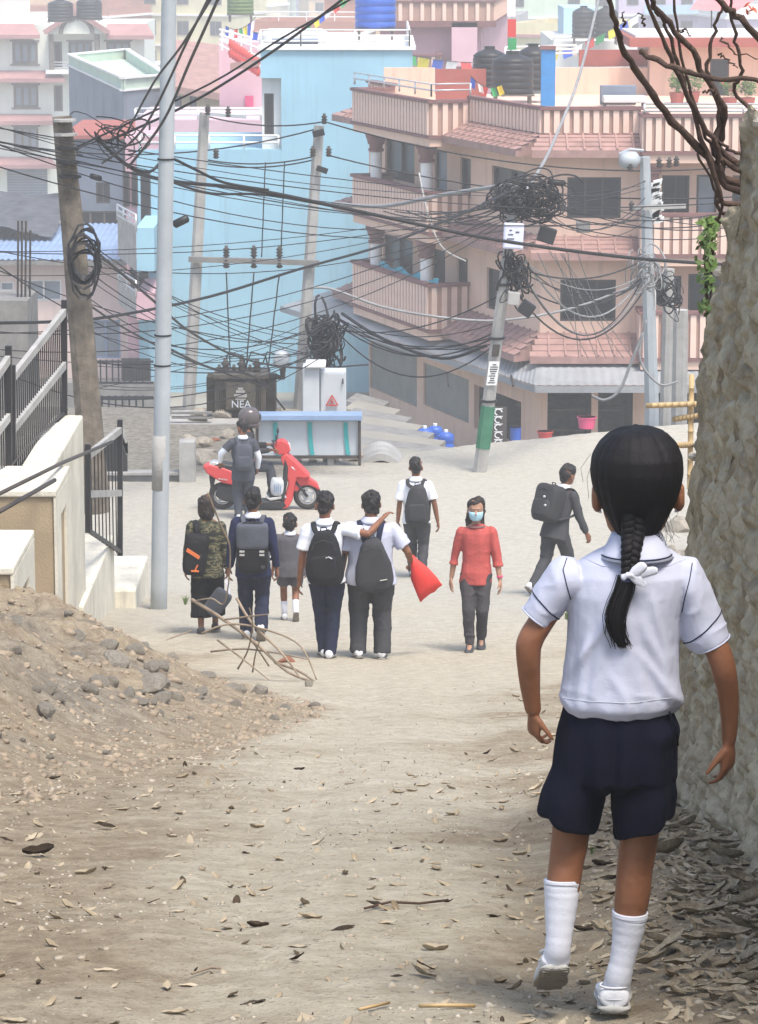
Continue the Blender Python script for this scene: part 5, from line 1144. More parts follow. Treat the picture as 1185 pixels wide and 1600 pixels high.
M['blackcloth'] = mat('black_cloth', (.012, .012, .013), .9, .2, 5, .15, 100)
M['bagblack'] = mat('black_bag_fabric', (.014, .014, .016), .75, .2, 6, .2, 80)
M['baggrey'] = mat('grey_bag_fabric', (.075, .082, .10), .8, .2, 6, .2, 80)
M['bagdark'] = mat('dark_grey_bag_fabric', (.04, .04, .043), .8, .2, 6, .2, 80)
M['orange'] = mat('orange_trim', (.60, .16, .05), .7, .1, 6, 0)
M['redbag'] = mat('red_bag_cloth', (.62, .04, .03), .6, .1, 6, .1)
M['kurta'] = mat('coral_red_blouse', (.42, .085, .075), .85, .12, 14, .2, 60)
M['jeans'] = mat('dark_grey_jeans', (.06, .055, .06), .9, .15, 5, .15, 80)
M['mask'] = mat('pale_blue_mask', (.35, .56, .66), .8, .05, 5, .1)
M['shoe'] = mat('white_canvas_shoe', (.62, .62, .64), .75, .08, 10, .1, 80)
M['sole'] = mat('grey_sole', (.22, .20, .17), .85, .2, 14, .3, 80)
M['sock'] = mat('white_sock', (.60, .61, .67), .9, .05, 14, .2, 200, bd=.002)
M['eyewhite'] = mat('eye_white', (.7, .68, .65), .3, .02, 5, 0)
M['lip'] = mat('lip', (.33, .12, .09), .5, .05, 5, 0)
def camo():
    m = bpy.data.materials.new('camouflage_cloth'); m.use_nodes = True; t = m.node_tree; N = t.nodes; L = t.links; B = N['Principled BSDF']; B.inputs['Roughness'].default_value = .9
    co = N.new('ShaderNodeTexCoord'); mp = N.new('ShaderNodeMapping'); mp.inputs['Scale'].default_value = (6, 6, 17); L.new(co.outputs['Object'], mp.inputs[0])
    n = N.new('ShaderNodeTexNoise'); n.inputs['Scale'].default_value = 1.3; n.inputs['Detail'].default_value = 2.5; L.new(mp.outputs[0], n.inputs['Vector'])
    r = N.new('ShaderNodeValToRGB'); r.color_ramp.interpolation = 'CONSTANT'; e = r.color_ramp.elements
    e[0].position = 0; e[0].color = (.012, .013, .010, 1); e[1].position = .45; e[1].color = (.045, .048, .025, 1)
    for p_, c_ in ((.53, (.16, .14, .075, 1)), (.60, (.018, .018, .013, 1)), (.68, (.12, .115, .06, 1))): k = e.new(p_); k.color = c_
    L.new(n.outputs[0], r.inputs[0]); L.new(r.outputs[0], B.inputs['Base Color']); return m
M['camo'] = camo()
def ik(a, b, L1, L2, pole):
    a, b = Vector(a), Vector(b); d = b-a; D = min(d.length, (L1+L2)*.995); u = d.normalized(); x = (L1*L1-L2*L2+D*D)/(2*D); h = math.sqrt(max(0, L1*L1-x*x))
    p = Vector(pole); p = (p-u*p.dot(u)).normalized(); return a+u*x+p*h, a+u*D
def hand(mb, w, d, n, th, L, curl=.5, spread=.0, thumb=.5, n_=8):
    w, d, n, th = Vector(w), Vector(d).normalized(), Vector(n), Vector(th)
    th = (th-d*th.dot(d)).normalized(); n = (n-d*n.dot(d)-th*n.dot(th)).normalized()
    mb.rings([(w-d*L*.1, th*L*.14, n*L*.11), (w+d*L*.08, th*L*.16, n*L*.11), (w+d*L*.28, th*L*.215, n*L*.11), (w+d*L*.46, th*L*.22, n*L*.09), (w+d*L*.54, th*L*.19, n*L*.06)], 12)
    for i in range(4):
        off = (.155-.105*i)*L; ln = (.43, .48, .44, .35)[i]*L; c = w+d*L*(.48, .5, .485, .45)[i]+th*off; a = curl*(.5+.12*i); pts = [c-d*L*.1, c]
        for s in range(3):
            dd = (d*math.cos(a)+n*math.sin(a)+th*spread*(1.5-i)*.15).normalized(); c = c+dd*ln*(.45, .31, .26)[s]; pts.append(c); a += curl*(.75 if s == 0 else .6)
        mb.tube(pts, [L*.055, L*.056, L*.05, L*.045, L*.038], n_, rnd=True)
    c = w+d*L*.12+th*L*.12; pts = [c]; dd = (d*.75+th*.62+n*.35).normalized()
    for s, l in enumerate((.2, .19, .15)):
        c = c+dd*L*l; pts.append(c); dd = (dd+d*thumb*.45+n*.18*thumb).normalized()
    mb.tube(pts, [L*.085, L*.07, L*.058, L*.045], n_, rnd=True)
HEAD = [(0, .10, .10, .17), (.04, .19, .19, .14), (.12, .25, .29, .08), (.25, .295, .37, .02), (.45, .325, .41, 0), (.62, .335, .42, -.01), (.78, .305, .385, -.01), (.9, .225, .28, -.01), (.97, .12, .15, -.01), (1, .04, .05, -.01)]
def headm(c, yaw, pitch):   # c = chin-level centre
    return Matrix.Translation(c) @ Matrix.Rotation(yaw, 4, 'Z') @ Matrix.Rotation(-pitch, 4, 'X')
def head_mb(mb, hm, h, n=18):
    def q(x, y, z): return hm @ Vector((x*h, y*h, z*h))
    o = hm @ Vector((0, 0, 0)); ex = hm.to_3x3() @ Vector((1, 0, 0)); ey = hm.to_3x3() @ Vector((0, 1, 0))
    mb.rings([(q(0, yo, t), ex*w*h, ey*dy*h) for t, w, dy, yo in HEAD], n)
    mb.tube([q(0, .36, .52), q(0, .43, .40), q(0, .47, .33)], [h*.03, h*.045, h*.055], 8, rnd=True)     # nose
    mb.tube([q(-.05, .40, .30), q(.05, .40, .30)], h*.035, 6, rnd=True)
    mb.tube([q(-.1, .355, .185), q(0, .39, .19), q(.1, .355, .185)], h*.035, 8, rnd=True)                  # lips
    mb.tube([q(-.2, .35, .57), q(-.07, .405, .575), q(.07, .405, .575), q(.2, .35, .57)], h*.03, 8)       # brow
    for s in (-1, 1):
        mb.rings([(q(s*(.32+.03*k), -.03-.01*k, .40), ey*h*(.07, .10, .10, .06)[k]*.9+ex*0, (hm.to_3x3() @ Vector((0, 0, 1)))*h*(.11, .145, .14, .09)[k]) for k in range(4)], 10)
def face_parts(root, hm, h):
    for s in (-1, 1):
        c = hm @ Vector((s*.125*h, .365*h, .49*h)); MB().ball(c, h*.036, h*.03, h*.016, 8, 6).build('eye', M['eyewhite'], root, smooth=True, local=True)
        e = root.children[-1] if False else None
        c2 = hm @ Vector((s*.125*h, .39*h, .49*h)); MB().ball(c2, h*.018, h*.015, h*.018, 8, 6).build('iris', M['hair'], root, smooth=True, local=True)
    MB().tube([hm @ Vector((x*h, y*h, .19*h)) for x, y in ((-.09, .385), (0, .425), (.09, .385))], h*.02, 6).build('mouth', M['lip'], root, smooth=True, local=True)
def hair_mesh(hm, h, style, seed=1, vox=.007):
    mb = MB(); ex = hm.to_3x3() @ Vector((1, 0, 0)); ey = hm.to_3x3() @ Vector((0, 1, 0))
    def q(y, z): return hm @ Vector((0, y*h, z*h))
    rs = {'short': [(.14, .17, .12, -.26), (.22, .23, .17, -.23), (.30, .27, .22, -.20), (.42, .335, .30, -.14), (.55, .36, .36, -.10), (.68, .368, .415, -.045), (.8, .35, .42, -.02), (.92, .28, .34, -.02), (1.0, .18, .22, -.01), (1.06, .06, .08, -.01)],
          'bob': [(-.18, .33, .20, -.22), (-.05, .38, .28, -.17), (.15, .40, .34, -.13), (.35, .40, .36, -.11), (.55, .40, .40, -.07), (.72, .39, .43, -.03), (.86, .32, .38, -.02), (.97, .22, .26, -.01), (1.06, .07, .08, -.01)],
          'long': [(-.5, .36, .10, -.22), (-.25, .42, .16, -.2), (.05, .42, .24, -.18), (.3, .41, .28, -.15), (.5, .375, .30, -.13), (.68, .385, .375, -.07), (.82, .36, .41, -.03), (.93, .28, .33, -.02), (1.02, .16, .2, -.01), (1.06, .06, .08, -.01)]}[style]
    mb.rings([(q(yo, t), ex*w*h, ey*dy*h) for t, w, dy, yo in rs], 20)
    me = remesh(mb, vox, 2); a = vco(me); n = vno(me); k = fbm(a, 26/h*.13, 3, seed)*.014*(h/.2)+.006*noise(a*np.array([1, 1, .3]), 120, seed)
    setco(me, a+n*k[:, None]); return me
def cloth(me, amp=.006, sc=9, seed=1, an=(1, 1, .6), zmask=None):
    a = vco(me); n = vno(me); p = a*np.array(an); f = 1-np.abs(noise(p+.06*np.stack([noise(a, 5, seed+9)]*3, -1), sc, seed)); g = 1-np.abs(noise(p, sc*2.1, seed+3))
    setco(me, a+n*((f**3-.35)*amp*1.5+(g**3-.3)*amp*.6)[:, None]); return me
def sup(c, r, e=.45, rot=None, n=28, m=16):
    """superellipsoid mesh builder"""
    mb = MB(); sg = lambda v, p: math.copysign(abs(v)**p, v); rot = rot or Matrix.Identity(3); c = Vector(c); v = []
    for i in range(m+1):
        t = -math.pi/2+math.pi*(i+.01)/(m+.02)
        for k in range(n):
            u = 2*math.pi*k/n; ct = sg(math.cos(t), e); v.append(c+rot @ Vector((r[0]*ct*sg(math.cos(u), e), r[1]*ct*sg(math.sin(u), e), r[2]*sg(math.sin(t), e))))
    f = [(i*n+k, i*n+(k+1) % n, (i+1)*n+(k+1) % n, (i+1)*n+k) for i in range(m) for k in range(n)]
    f += [tuple(range(n-1, -1, -1)), tuple(m*n+k for k in range(n))]; return mb.add(v, f)
SHO_L = .15
def shoe(root, ank, yaw, pitch, H, mt='shoe', sole='sole', sandal=False):
    """ank = ankle joint; pitch > 0 raises the heel"""
    Rm = Matrix.Rotation(yaw, 3, 'Z') @ Matrix.Rotation(-pitch, 3, 'X'); L = SHO_L*H; a = Vector(ank)
    def q(x, y, z): return a+Rm @ Vector((x*L, y*L, z*L))
    ex, ez = Rm @ Vector((1, 0, 0)), Rm @ Vector((0, 0, 1)); rs = []
    for y, w, z0, z1 in ((-.30, .10, -.20, .05), (-.26, .155, -.235, .10), (-.12, .175, -.24, .12), (.05, .17, -.24, .07), (.25, .19, -.24, -.02), (.45, .20, -.24, -.08), (.6, .16, -.235, -.12), (.68, .08, -.22, -.15)):
        rs.append((q(0, y, (z0+z1)/2), ex*w*L, ez*(z1-z0)/2*L))
    mb = MB().rings(rs, 14); o = mb.build('shoe', M[mt], root, smooth=True, local=True)
    rs = [(q(0, y, -.265), ex*w*L, ez*.035*L) for y, w in ((-.33, .08), (-.28, .165), (-.1, .185), (.05, .175), (.25, .205), (.45, .21), (.62, .17), (.71, .07))]
    MB().rings(rs, 12).build('sole', M[sole], o, smooth=True, local=True); return o
def person(lab, loc, rz, H, legs, arms, lean=0, side=0, build=1, pz=None, hs=.145, hair='short', hairm='hair', skin='skin', head=(0, 0), top=None, bottom=None, hipshift=(0, 0), sock=None, shoem='shoe', twist=0, group=None, curl=.6):
    """top: dict(mat, sleeve 0..1, hem, collar)   bottom: dict(mat, length 0..1, w)"""
    root = thing('person', lab, 'person', loc, group, rz); pz = pz or .515*H
    pel = Vector((hipshift[0], hipshift[1], pz)); TR = Matrix.Rotation(side, 3, 'Y') @ Matrix.Rotation(-lean, 3, 'X') @ Matrix.Rotation(twist, 3, 'Z'); tx, ty, tz_ = (TR @ Vector(v) for v in ((1, 0, 0), (0, 1, 0), (0, 0, 1)))
    def T(x, y, z): return pel+TR @ Vector((x*H, y*H, z*H))
    bw = build; body = MB()
    tor = [(-.045, .078, .07), (0, .095, .075), (.06, .085, .065), (.12, .083, .06), (.2, .098, .065), (.26, .102, .06), (.295, .085, .048), (.315, .05, .036)]
    body.rings([(T(0, 0, z), tx*w*H*bw*.9, ty*d*H*bw*.88) for z, w, d in tor], 16)
    nb = T(0, -.005, .295); hh = hs*H; ct = T(0, .01, .485-.0)-TR @ Vector((0, 0, hh*.0)); topz = 1.0-.515
    chin = T(0, .012, topz-hs); hm = headm(chin, head[0]-twist*0, head[1]-0) if not (lean or side) else Matrix.Translation(chin) @ (Matrix.Rotation(side*.5, 4, 'Y') @ Matrix.Rotation(-lean*.6, 4, 'X') @ Matrix.Rotation(head[0], 4, 'Z') @ Matrix.Rotation(-head[1], 4, 'X'))
    body.tube([T(0, -.005, .27), T(0, -.002, .33), hm @ Vector((0, -.06*hh, .28*hh))], [.045*H*bw**.5, .033*H*bw**.6, .034*H], 12, rnd=False)
    head_mb(body, hm, hh)
    A_, L_ = {}, {}
    for i, s in enumerate((-1, 1)):
        (fx, fy, fz, fp, fyaw) = legs[i]; hip = pel+Vector((s*.052*H*bw**.7, 0, 0)); ank = Vector((fx*H, fy*H, fz*H+.043*H)); kn, ank = ik(hip, ank, .245*H, .24*H, (s*.05, 1, 0))
        body.tube([hip+Vector((0, 0, .02*H)), hip.lerp(kn, .3), kn.lerp(hip, .12), kn, kn.lerp(ank, .3), kn.lerp(ank, .75), ank], [.052*H*bw, .052*H*bw, .036*H, .033*H, .033*H, .023*H, .021*H], 12)
        body.tube([ank, ank+Matrix.Rotation(fyaw, 3, 'Z') @ Matrix.Rotation(-fp, 3, 'X') @ Vector((0, .06*H, -.022*H))], [.021*H, .016*H], 8, rnd=True); L_[s] = (hip, kn, ank)
        shl = T(s*.103*bw**.8, 0, .265); (hx, hy, hz_, pole, pd) = arms[i]; wr = Vector((hx*H, hy*H, hz_*H)); el, wr = ik(shl, wr, .168*H, .145*H, pole); A_[s] = (shl, el, wr)
        body.tube([shl, shl.lerp(el, .5), el, el.lerp(wr, .3), wr], [.030*H*bw**.6, .026*H*bw**.6, .022*H, .022*H, .0155*H], 12, rnd=True)
        d = (wr-el).normalized(); n = Vector(pd[0]); th = Vector(pd[1]); hand(body, wr+d*.004*H, d, n, th, .105*H, pd[2] if len(pd) > 2 else curl)
    me = remesh(body, .0062, 2, .4); link('body', me, M[skin], root, local=True)
    if True: face_parts(root, hm, hh)
    link('hair', hair_mesh(hm, hh, hair, int(H*100)), M[hairm], root, local=True)
    if bottom:
        mb = MB(); lw = bottom.get('w', 1); mb.rings([(T(0, 0, z), tx*w*H*bw, ty*d*H*bw) for z, w, d in ((-.06, .06, .06), (-.035, .095, .078), (0, .098, .079), (.05, .088, .068), (.075, .09, .068))], 18)
        for s in (-1, 1):
            hip, kn, ank = L_[s]; ln = bottom['length']; r0, r1, r2 = .062*H*bw, .046*H*lw*bw**.5, bottom.get('hem', .036)*H*lw
            hip = hip+Vector((0, 0, -.01*H))
            if ln <= .5:
                e = hip.lerp(kn, ln*2); mb.tube([hip, hip.lerp(e, .5), e], [r0, (r0+r1)*.52, r1*1.12], 14)
            else:
                e = kn.lerp(ank, (ln-.5)*2); mb.tube([hip, hip.lerp(kn, .5), kn, kn.lerp(e, .5), e+(e-kn).normalized()*(.012*H if ln >= .99 else 0)], [r0, (r0+r1)*.52, r1, (r1+r2)*.5, r2], 14)
            if bottom.get('skirt'): mb.tube([pel+Vector((0, 0, -.02*H)), (L_[-1][1]+L_[1][1])/2, (L_[-1][1].lerp(L_[-1][2], (ln-.5)*2)+L_[1][1].lerp(L_[1][2], (ln-.5)*2))/2], [.1*H, .085*H, .08*H], 14, flat=.8)
        me = cloth(remesh(mb, .009, 3), .007*H/1.5, 8/H*1.4, 3, (1, 1, 1.3)); link(bottom.get('name', 'trousers'), me, M[bottom['mat']], root, local=True)
    if top:
        mb = MB(); hem = top.get('hem', -.06); f = top.get('fit', 1)
        tr_ = [(hem, .116*f, .094*f), (0, .111*f, .088*f), (.06, .1*f, .077*f), (.12, .1*f, .075*f), (.2, .108, .077), (.255, .112, .07), (.285, .095, .056), (.305, .058, .042), (.318, .040, .036)]
        mb.rings([(T(0, 0, z), tx*w*H*bw, ty*d*H*bw) for z, w, d in tr_], 20)
        for s in (-1, 1):
            shl, el, wr = A_[s]; sl = top['sleeve']; a = .036*H*bw**.6
            if sl <= .5:
                e = shl.lerp(el, sl*2); mb.tube([shl+(shl-e).normalized()*.01, shl.lerp(e, .5), e], [a*1.05, a*1.1, a*1.22], 14, rnd=False); mb.ball(shl, a*.95, n=12)
            else:
                e = el.lerp(wr, (sl-.5)*2); mb.ball(shl, a*.95, n=12); mb.tube([shl, shl.lerp(el, .5), el, el.lerp(e, .5), e], [a*1.05, a, a*.88, a*.8, a*.68*top.get('cuff', 1)], 14)
        me = cloth(remesh(mb, .0085, 3), .007*H/1.5, 7/H*1.4, 5); link(top.get('name', 'shirt'), me, M[top['mat']], root, local=True)
        if top.get('collar'):
            m = MB()
            for z0, w0 in ((.300, .052), (.322, .042)): pass
            m.rings([(T(0, -.004, z), tx*w*H*bw**.5, ty*w*.95*H*bw**.5) for z, w in ((.296, .06), (.312, .054), (.33, .041), (.336, .036))], 18); m.build('collar', M[top['collar']], root, smooth=True, local=True)
    for i, s in enumerate((-1, 1)):
        hip, kn, ank = L_[s]; fp, fyaw = legs[i][3], legs[i][4]
        if sock:
            MB().tube([ank+(kn-ank)*sock, ank.lerp(kn, .2), ank+Vector((0, 0, -.01))], [.031*H, .027*H, .025*H], 12).build('sock', M['sock'], root, smooth=True, local=True)
        shoe(root, ank, fyaw, fp, H, shoem)
    root['_'] = 0; del root['_']
    return root, dict(T=T, TR=TR, arms=A_, legs=L_, hm=hm, hh=hh, pel=pel, H=H, bw=bw)
def W(root, v): return Matrix.Translation(root.location) @ Matrix.Rotation(root.rotation_euler.z, 4, 'Z') @ Vector(v)
def backpack(root, inf, lab, mt, w=.105, h=.155, d=.055, z=.15, yoff=-.12, straps=True, pocket=True, extra=None, taper=0, xo=0, tilt=0, cat='backpack', name='backpack'):
    """worn on the back of a person: its own thing, placed in the person's frame"""
    H, T = inf['H'], inf['T']; bw = inf['bw']; o = thing(name, lab, cat, root.location, None, root.rotation_euler.z); TR = inf['TR'] @ Matrix.Rotation(tilt, 3, 'Y')
    c = T(xo, yoff*bw**.5, z); mb = sup(c, (w*H, d*H, h*H), .42, TR); me = mb.mesh('bag', True)
    if taper:
        a = vco(me); l = (a-np.array(c)) @ np.array(TR); k = 1-taper*np.clip(l[:, 2]/(h*H), -.3, 1); l[:, 0] *= k; l[:, 2] *= np.where(l[:, 2] < 0, 1, 1-.12*(l[:, 0]/(w*H))**2); setco(me, l @ np.array(TR).T+np.array(c))
    me = cloth(me, .010, 7, 8); link('bag_body', me, M[mt], o, local=True)
    if pocket:
        p = c+TR @ Vector((0, -d*H*.82, -h*H*.32)); sup(p, (w*H*.78, d*H*.42, h*H*.46), .4, TR, 20, 10).build('pocket', M[mt], o, smooth=True, local=True)
    q = lambda x, y, z_: c+TR @ Vector((x*H, y*H, z_*H))
    MB().tube([q(-.02, d*.3, h*.98), q(-.015, d*.1, h*1.12), q(.015, d*.1, h*1.12), q(.02, d*.3, h*.98)], .006*H/1.4, 6).build('handle', M[mt], o, local=True)
    MB().tube([q(-w*.72, -d*.9, h*.35), q(-w*.5, -d*.98, h*.62), q(0, -d*1.0, h*.72), q(w*.5, -d*.98, h*.62), q(w*.72, -d*.9, h*.35)], .004, 5).build('zip', M['charcoal'], o, local=True)
    if straps:
        for s in (-1, 1):
            pts = [q(s*w*.38, d*.6, h*.85), T(s*.055, -.07*bw, .275), T(s*.066, -.03, .305), T(s*.07, .035, .30), T(s*.082, .085*bw, .24), T(s*.1, .07*bw, .13), q(s*w*.9, d*.4, -h*.8)]
            pp_ = []
            for i in range(len(pts)-1):
                p0, p1, p2_, p3 = pts[max(0, i-1)], pts[i], pts[i+1], pts[min(len(pts)-1, i+2)]
                for k in range(4):
                    t = k/4; pp_.append(.5*((2*p1)+(p2_-p0)*t+(2*p0-5*p1+4*p2_-p3)*t*t+(3*p1-p0-3*p2_+p3)*t**3))
            pp_.append(pts[-1]); MB().tube(pp_, .024*H/1.5, 8, side=inf['TR'] @ Vector((1, 0, 0)), flat=.28).build('strap', M[extra.get('strap', mt) if extra else mt], o, smooth=True, local=True)
    return o, c, TR
def at(px, py, Y):
    x = X(px, py, Y); return (x, Y, gz(x, Y))
DN = (0, -.4, -1)
def arm(x, y, z, s, curl=.6): return (x, y, z, (s*.4, -1, -.2), ((-s, .2, 0), (0, 1, 0), curl))
SH = 'pupils and passers-by on the dirt road'
# camouflage girl
r, i = person('girl with a black bob in a camouflage top and wide black cropped trousers', at(325, 995, 32.6), 0, 1.47, [(-.045, -.03, 0, 0, .1), (.05, .08, .0, .1, -.1)], [arm(-.165, .02, .36, -1), arm(.15, .03, .37, 1)], hair='bob', hairm='hairbrown', top=dict(mat='camo', sleeve=1, hem=-.10, fit=1.0, name='top'), bottom=dict(mat='blackcloth', length=.84, w=1.5, hem=.05, name='culottes'), shoem='charcoal', build=.98)
bo, c, TR = backpack(r, i, 'black bag with orange strips hanging on the left shoulder of the camouflage girl', 'bagblack', .085, .15, .07, .08, -.115, straps=False, xo=-.075, tilt=.12)
H = 1.47
MB().obox(c+TR @ Vector((-.02, -.125, .03)), TR @ Vector((.07, 0, -.035)), (0, .012, 0), TR @ Vector((.006, 0, .016))).build('orange_strip', M['orange'], bo, local=True)
MB().tube([c+TR @ Vector((.04, -.13, -.08)), c+TR @ Vector((.02, -.14, -.14))], .008, 6).tube([c+TR @ Vector((-.02, -.14, -.15)), c+TR @ Vector((.06, -.14, -.145))], .010, 6).build('orange_puller', M['orange'], bo, local=True)
MB().tube([c+TR @ Vector((.0, .05, .2)), i['T'](-.07, -.06, .28), i['T'](-.085, 0, .30), i['T'](-.085, .07, .25), i['T'](-.1, .08, .1)], .03, 8, side=(1, 0, 0), flat=.25).build('strap', M['bagblack'], bo, smooth=True, local=True)
wr = i['arms'][1][2]; o = thing('lunch_bag', 'small slate blue lunch bag with white strap in the right hand of the camouflage girl', 'bag', r.location, None, 0); Rm = Matrix.Rotation(.65, 3, 'Y')
c = wr+Vector((-.10, -.06, -.36)); sup(c, (.10, .06, .15), .3, Rm).build('bag_body', M['baggrey'], o, smooth=True, local=True)
MB().tube([c+Rm @ Vector((.05, 0, .15)), wr+Vector((-.01, -.0, -.12)), wr+Vector((0, 0, -.06)), wr+Vector((.02, 0, -.12)), c+Rm @ Vector((.09, 0, .1))], .012, 6, flat=.4).build('strap', M['sock'], o, local=True)
# navy blazer boy
r, i = person('boy in a navy blazer with white collar walking away in the left group', at(397, 1010, 32.0), 0, 1.57, [(-.05, .05, 0, 0, .08), (.05, -.1, .05, .9, 0)], [arm(-.165, .03, .42, -1), arm(.16, .03, .42, 1)], top=dict(mat='navyblazer', sleeve=.97, hem=-.09, collar='sock', name='blazer'), bottom=dict(mat='navy', length=1.0, w=1.05, hem=.04))
bo, c, TR = backpack(r, i, 'black and slate backpack with buckles worn by the boy in the navy blazer', 'bagblack', .10, .165, .06, .125, -.125, pocket=False, extra={'strap': 'baggrey'})
sup(c+TR @ Vector((0, -.015, .12)), (.163, .1, .13), .3, TR).build('flap', M['baggrey'], bo, smooth=True, local=True)
for s in (-1, 1):
    for k in (0, 1): MB().box(c.x+s*.10-.025, c.x+s*.10+.025, c.y-.135, c.y-.115, c.z-.03-.035*k, c.z-.012-.035*k).build('buckle', M['steel'], bo, local=True)
MB().box(c.x+.09, c.x+.13, c.y-.108, c.y-.098, c.z-.2, c.z-.17).build('tag', M['charcoal'], bo, local=True)
# small child
r, i = person('small child in grey uniform with shorts and white socks between the two groups', at(454, 968, 34), .1, 1.18, [(-.05, .06, 0, 0, 0), (.04, -.14, .06, 1.0, 0)], [arm(-.17, .02, .40, -1), arm(.16, .05, .42, 1)], hs=.17, top=dict(mat='greydress', sleeve=.3, hem=-.09, collar='sock', fit=1.12, name='tunic'), bottom=dict(mat='greydress', length=.36, w=1.25, name='shorts'), sock=.55, build=1.1)
# pair of boys, arm round shoulders
r5, i5 = person('slimmer boy of the embracing pair in white shirt with his arm over the other', at(511, 1030, 30.2), -.05, 1.63, [(-.02, .03, 0, 0, .25), (.02, -.02, .0, .1, -.1)], [arm(-.17, .02, .43, -1), (.325, .05, .835, (.2, -1, -.6), ((0, 0, -1), (0, 1, .2), .5))], build=.98, head=(.05, .05), side=-.03, top=dict(mat='shirtwhite', sleeve=.36, hem=-.05, collar='shirtwhite'), bottom=dict(mat='navy', length=1.0, w=1.0, hem=.036))
bo, c, TR = backpack(r5, i5, 'rounded black backpack on the slimmer boy of the embracing pair', 'bagblack', .102, .16, .06, .12, -.125, taper=.35)
MB().tube([c+TR @ Vector((.02, -.115, .02)), c+TR @ Vector((.05, -.12, .03)), c+TR @ Vector((.08, -.115, .01))], .006, 5).build('swoosh_mark', M['steel'], bo, local=True)
r6, i6 = person('stout boy of the embracing pair in pale shirt and charcoal trousers', at(580, 1030, 30.3), .0, 1.66, [(-.075, -.02, .01, .25, .12), (.065, .02, 0, 0, -.1)], [arm(-.185, .02, .44, -1), (.235, .10, .555, (.6, -1, -.5), ((-.3, 0, -1), (0, 1, 0), 1.2))], build=1.24, head=(.25, .02), top=dict(mat='shirt', sleeve=.38, hem=-.06, collar='shirt', fit=1.05), bottom=dict(mat='charcoal', length=1.0, w=1.12, hem=.042), hair='short')
bo, c, TR = backpack(r6, i6, 'slouching dark grey backpack on the stout boy of the embracing pair', 'bagdark', .100, .155, .06, .075, -.12, taper=.45, xo=.015, tilt=-.08, pocket=False, extra={'strap': 'navy'})
MB().tube([c+TR @ Vector((.05, -.105, -.14)), c+TR @ Vector((.12, -.10, -.135))], .010, 6, flat=.6).build('badge', M['concrete'], bo, local=True)
wr = i6['arms'][1][2]; o = thing('red_bag', 'bright red cloth bag dangling from the right hand of the stout boy', 'bag', r6.location, None, r6.rotation_euler.z); m = MB()
m.rings([(wr+Vector((.0, 0, .07)), (.02, 0, .01), (0, .02, 0)), (wr+Vector((.03, -.02, 0)), (.045, 0, .03), (0, .035, 0)), (wr+Vector((.08, -.03, -.10)), (.085, 0, .06), (0, .045, 0)), (wr+Vector((.15, -.03, -.22)), (.105, 0, .08), (0, .04, 0)), (wr+Vector((.20, -.03, -.30)), (.11, 0, .085), (0, .02, 0))], 14)
me = cloth(m.mesh('bag', True), .012, 14, 3); link('bag_cloth', me, M['redbag'], o, local=True)
# boy walking ahead
r, i = person('boy in white shirt with dark backpack walking alone beyond the red bag', at(651, 905, 40.6), -.1, 1.58, [(-.04, .1, 0, 0, .05), (.05, -.1, .03, .6, 0)], [(-.16, .02, .44, (-.5, -1, 0), ((1, .2, 0), (0, 1, 0))), (.175, .0, .47, (.8, -1, .2), ((-1, .2, 0), (0, 1, 0)))], top=dict(mat='shirtwhite', sleeve=.38, hem=-.05, collar='shirtwhite'), bottom=dict(mat='charcoal', length=1.0, w=1.02), side=-.02)
backpack(r, i, 'dark grey backpack on the boy walking alone beyond the pair', 'bagdark', .095, .165, .06, .115, -.125, taper=.3, xo=.02)
# woman in red
r, i = person('woman in coral red blouse and blue face mask walking towards the camera', at(743, 1020, 31.0), math.pi-.05, 1.54, [(-.035, -.06, .02, .3, .05), (.035, .06, 0, 0, -.05)], [(-.17, .04, .40, (-.5, -1, 0), ((1, .2, 0), (0, 1, 0), .5)), (.17, -.03, .41, (.5, -1, 0), ((-1, .2, 0), (0, 1, 0), .5))], skin='skin2', hair='long', hairm='hairbrown', build=.9, top=dict(mat='kurta', sleeve=.72, hem=-.075, fit=1.0, cuff=1.45, name='blouse'), bottom=dict(mat='jeans', length=.98, w=.95, hem=.033), shoem='charcoal')
hm_, h_ = i['hm'], i['hh']; me = MB().rings([(hm_ @ Vector((0, y*h_, z*h_)), hm_.to_3x3() @ Vector((w*h_, 0, 0)), hm_.to_3x3() @ Vector((0, d*h_, 0))) for z, w, d, y in ((.02, .15, .12, .27), (.08, .25, .21, .2), (.2, .30, .29, .155), (.33, .312, .325, .15), (.42, .31, .31, .135))], 20).build('face_mask', M['mask'], r, smooth=True, local=True)
for s in (-1, 1): MB().tube([hm_ @ Vector((s*.28*h_, .2*h_, .36*h_)), hm_ @ Vector((s*.35*h_, .02*h_, .42*h_))], .003, 5).build('mask_loop', M['sock'], r, local=True)
MB().rings([(i['T'](0, 0.01, z), i['TR'] @ Vector((w*1.54, 0, 0)), i['TR'] @ Vector((0, w*.8*1.54, 0))) for z, w in ((.298, .06), (.306, .055))], 18).build('neckline', M['mauve'], r, local=True)
MB().tube([i['arms'][-1][2]+Vector((0, 0, .02)), i['arms'][-1][2]+Vector((0, 0, .035))], .032, 10).build('bangle', M['hotpink'], r, local=True)
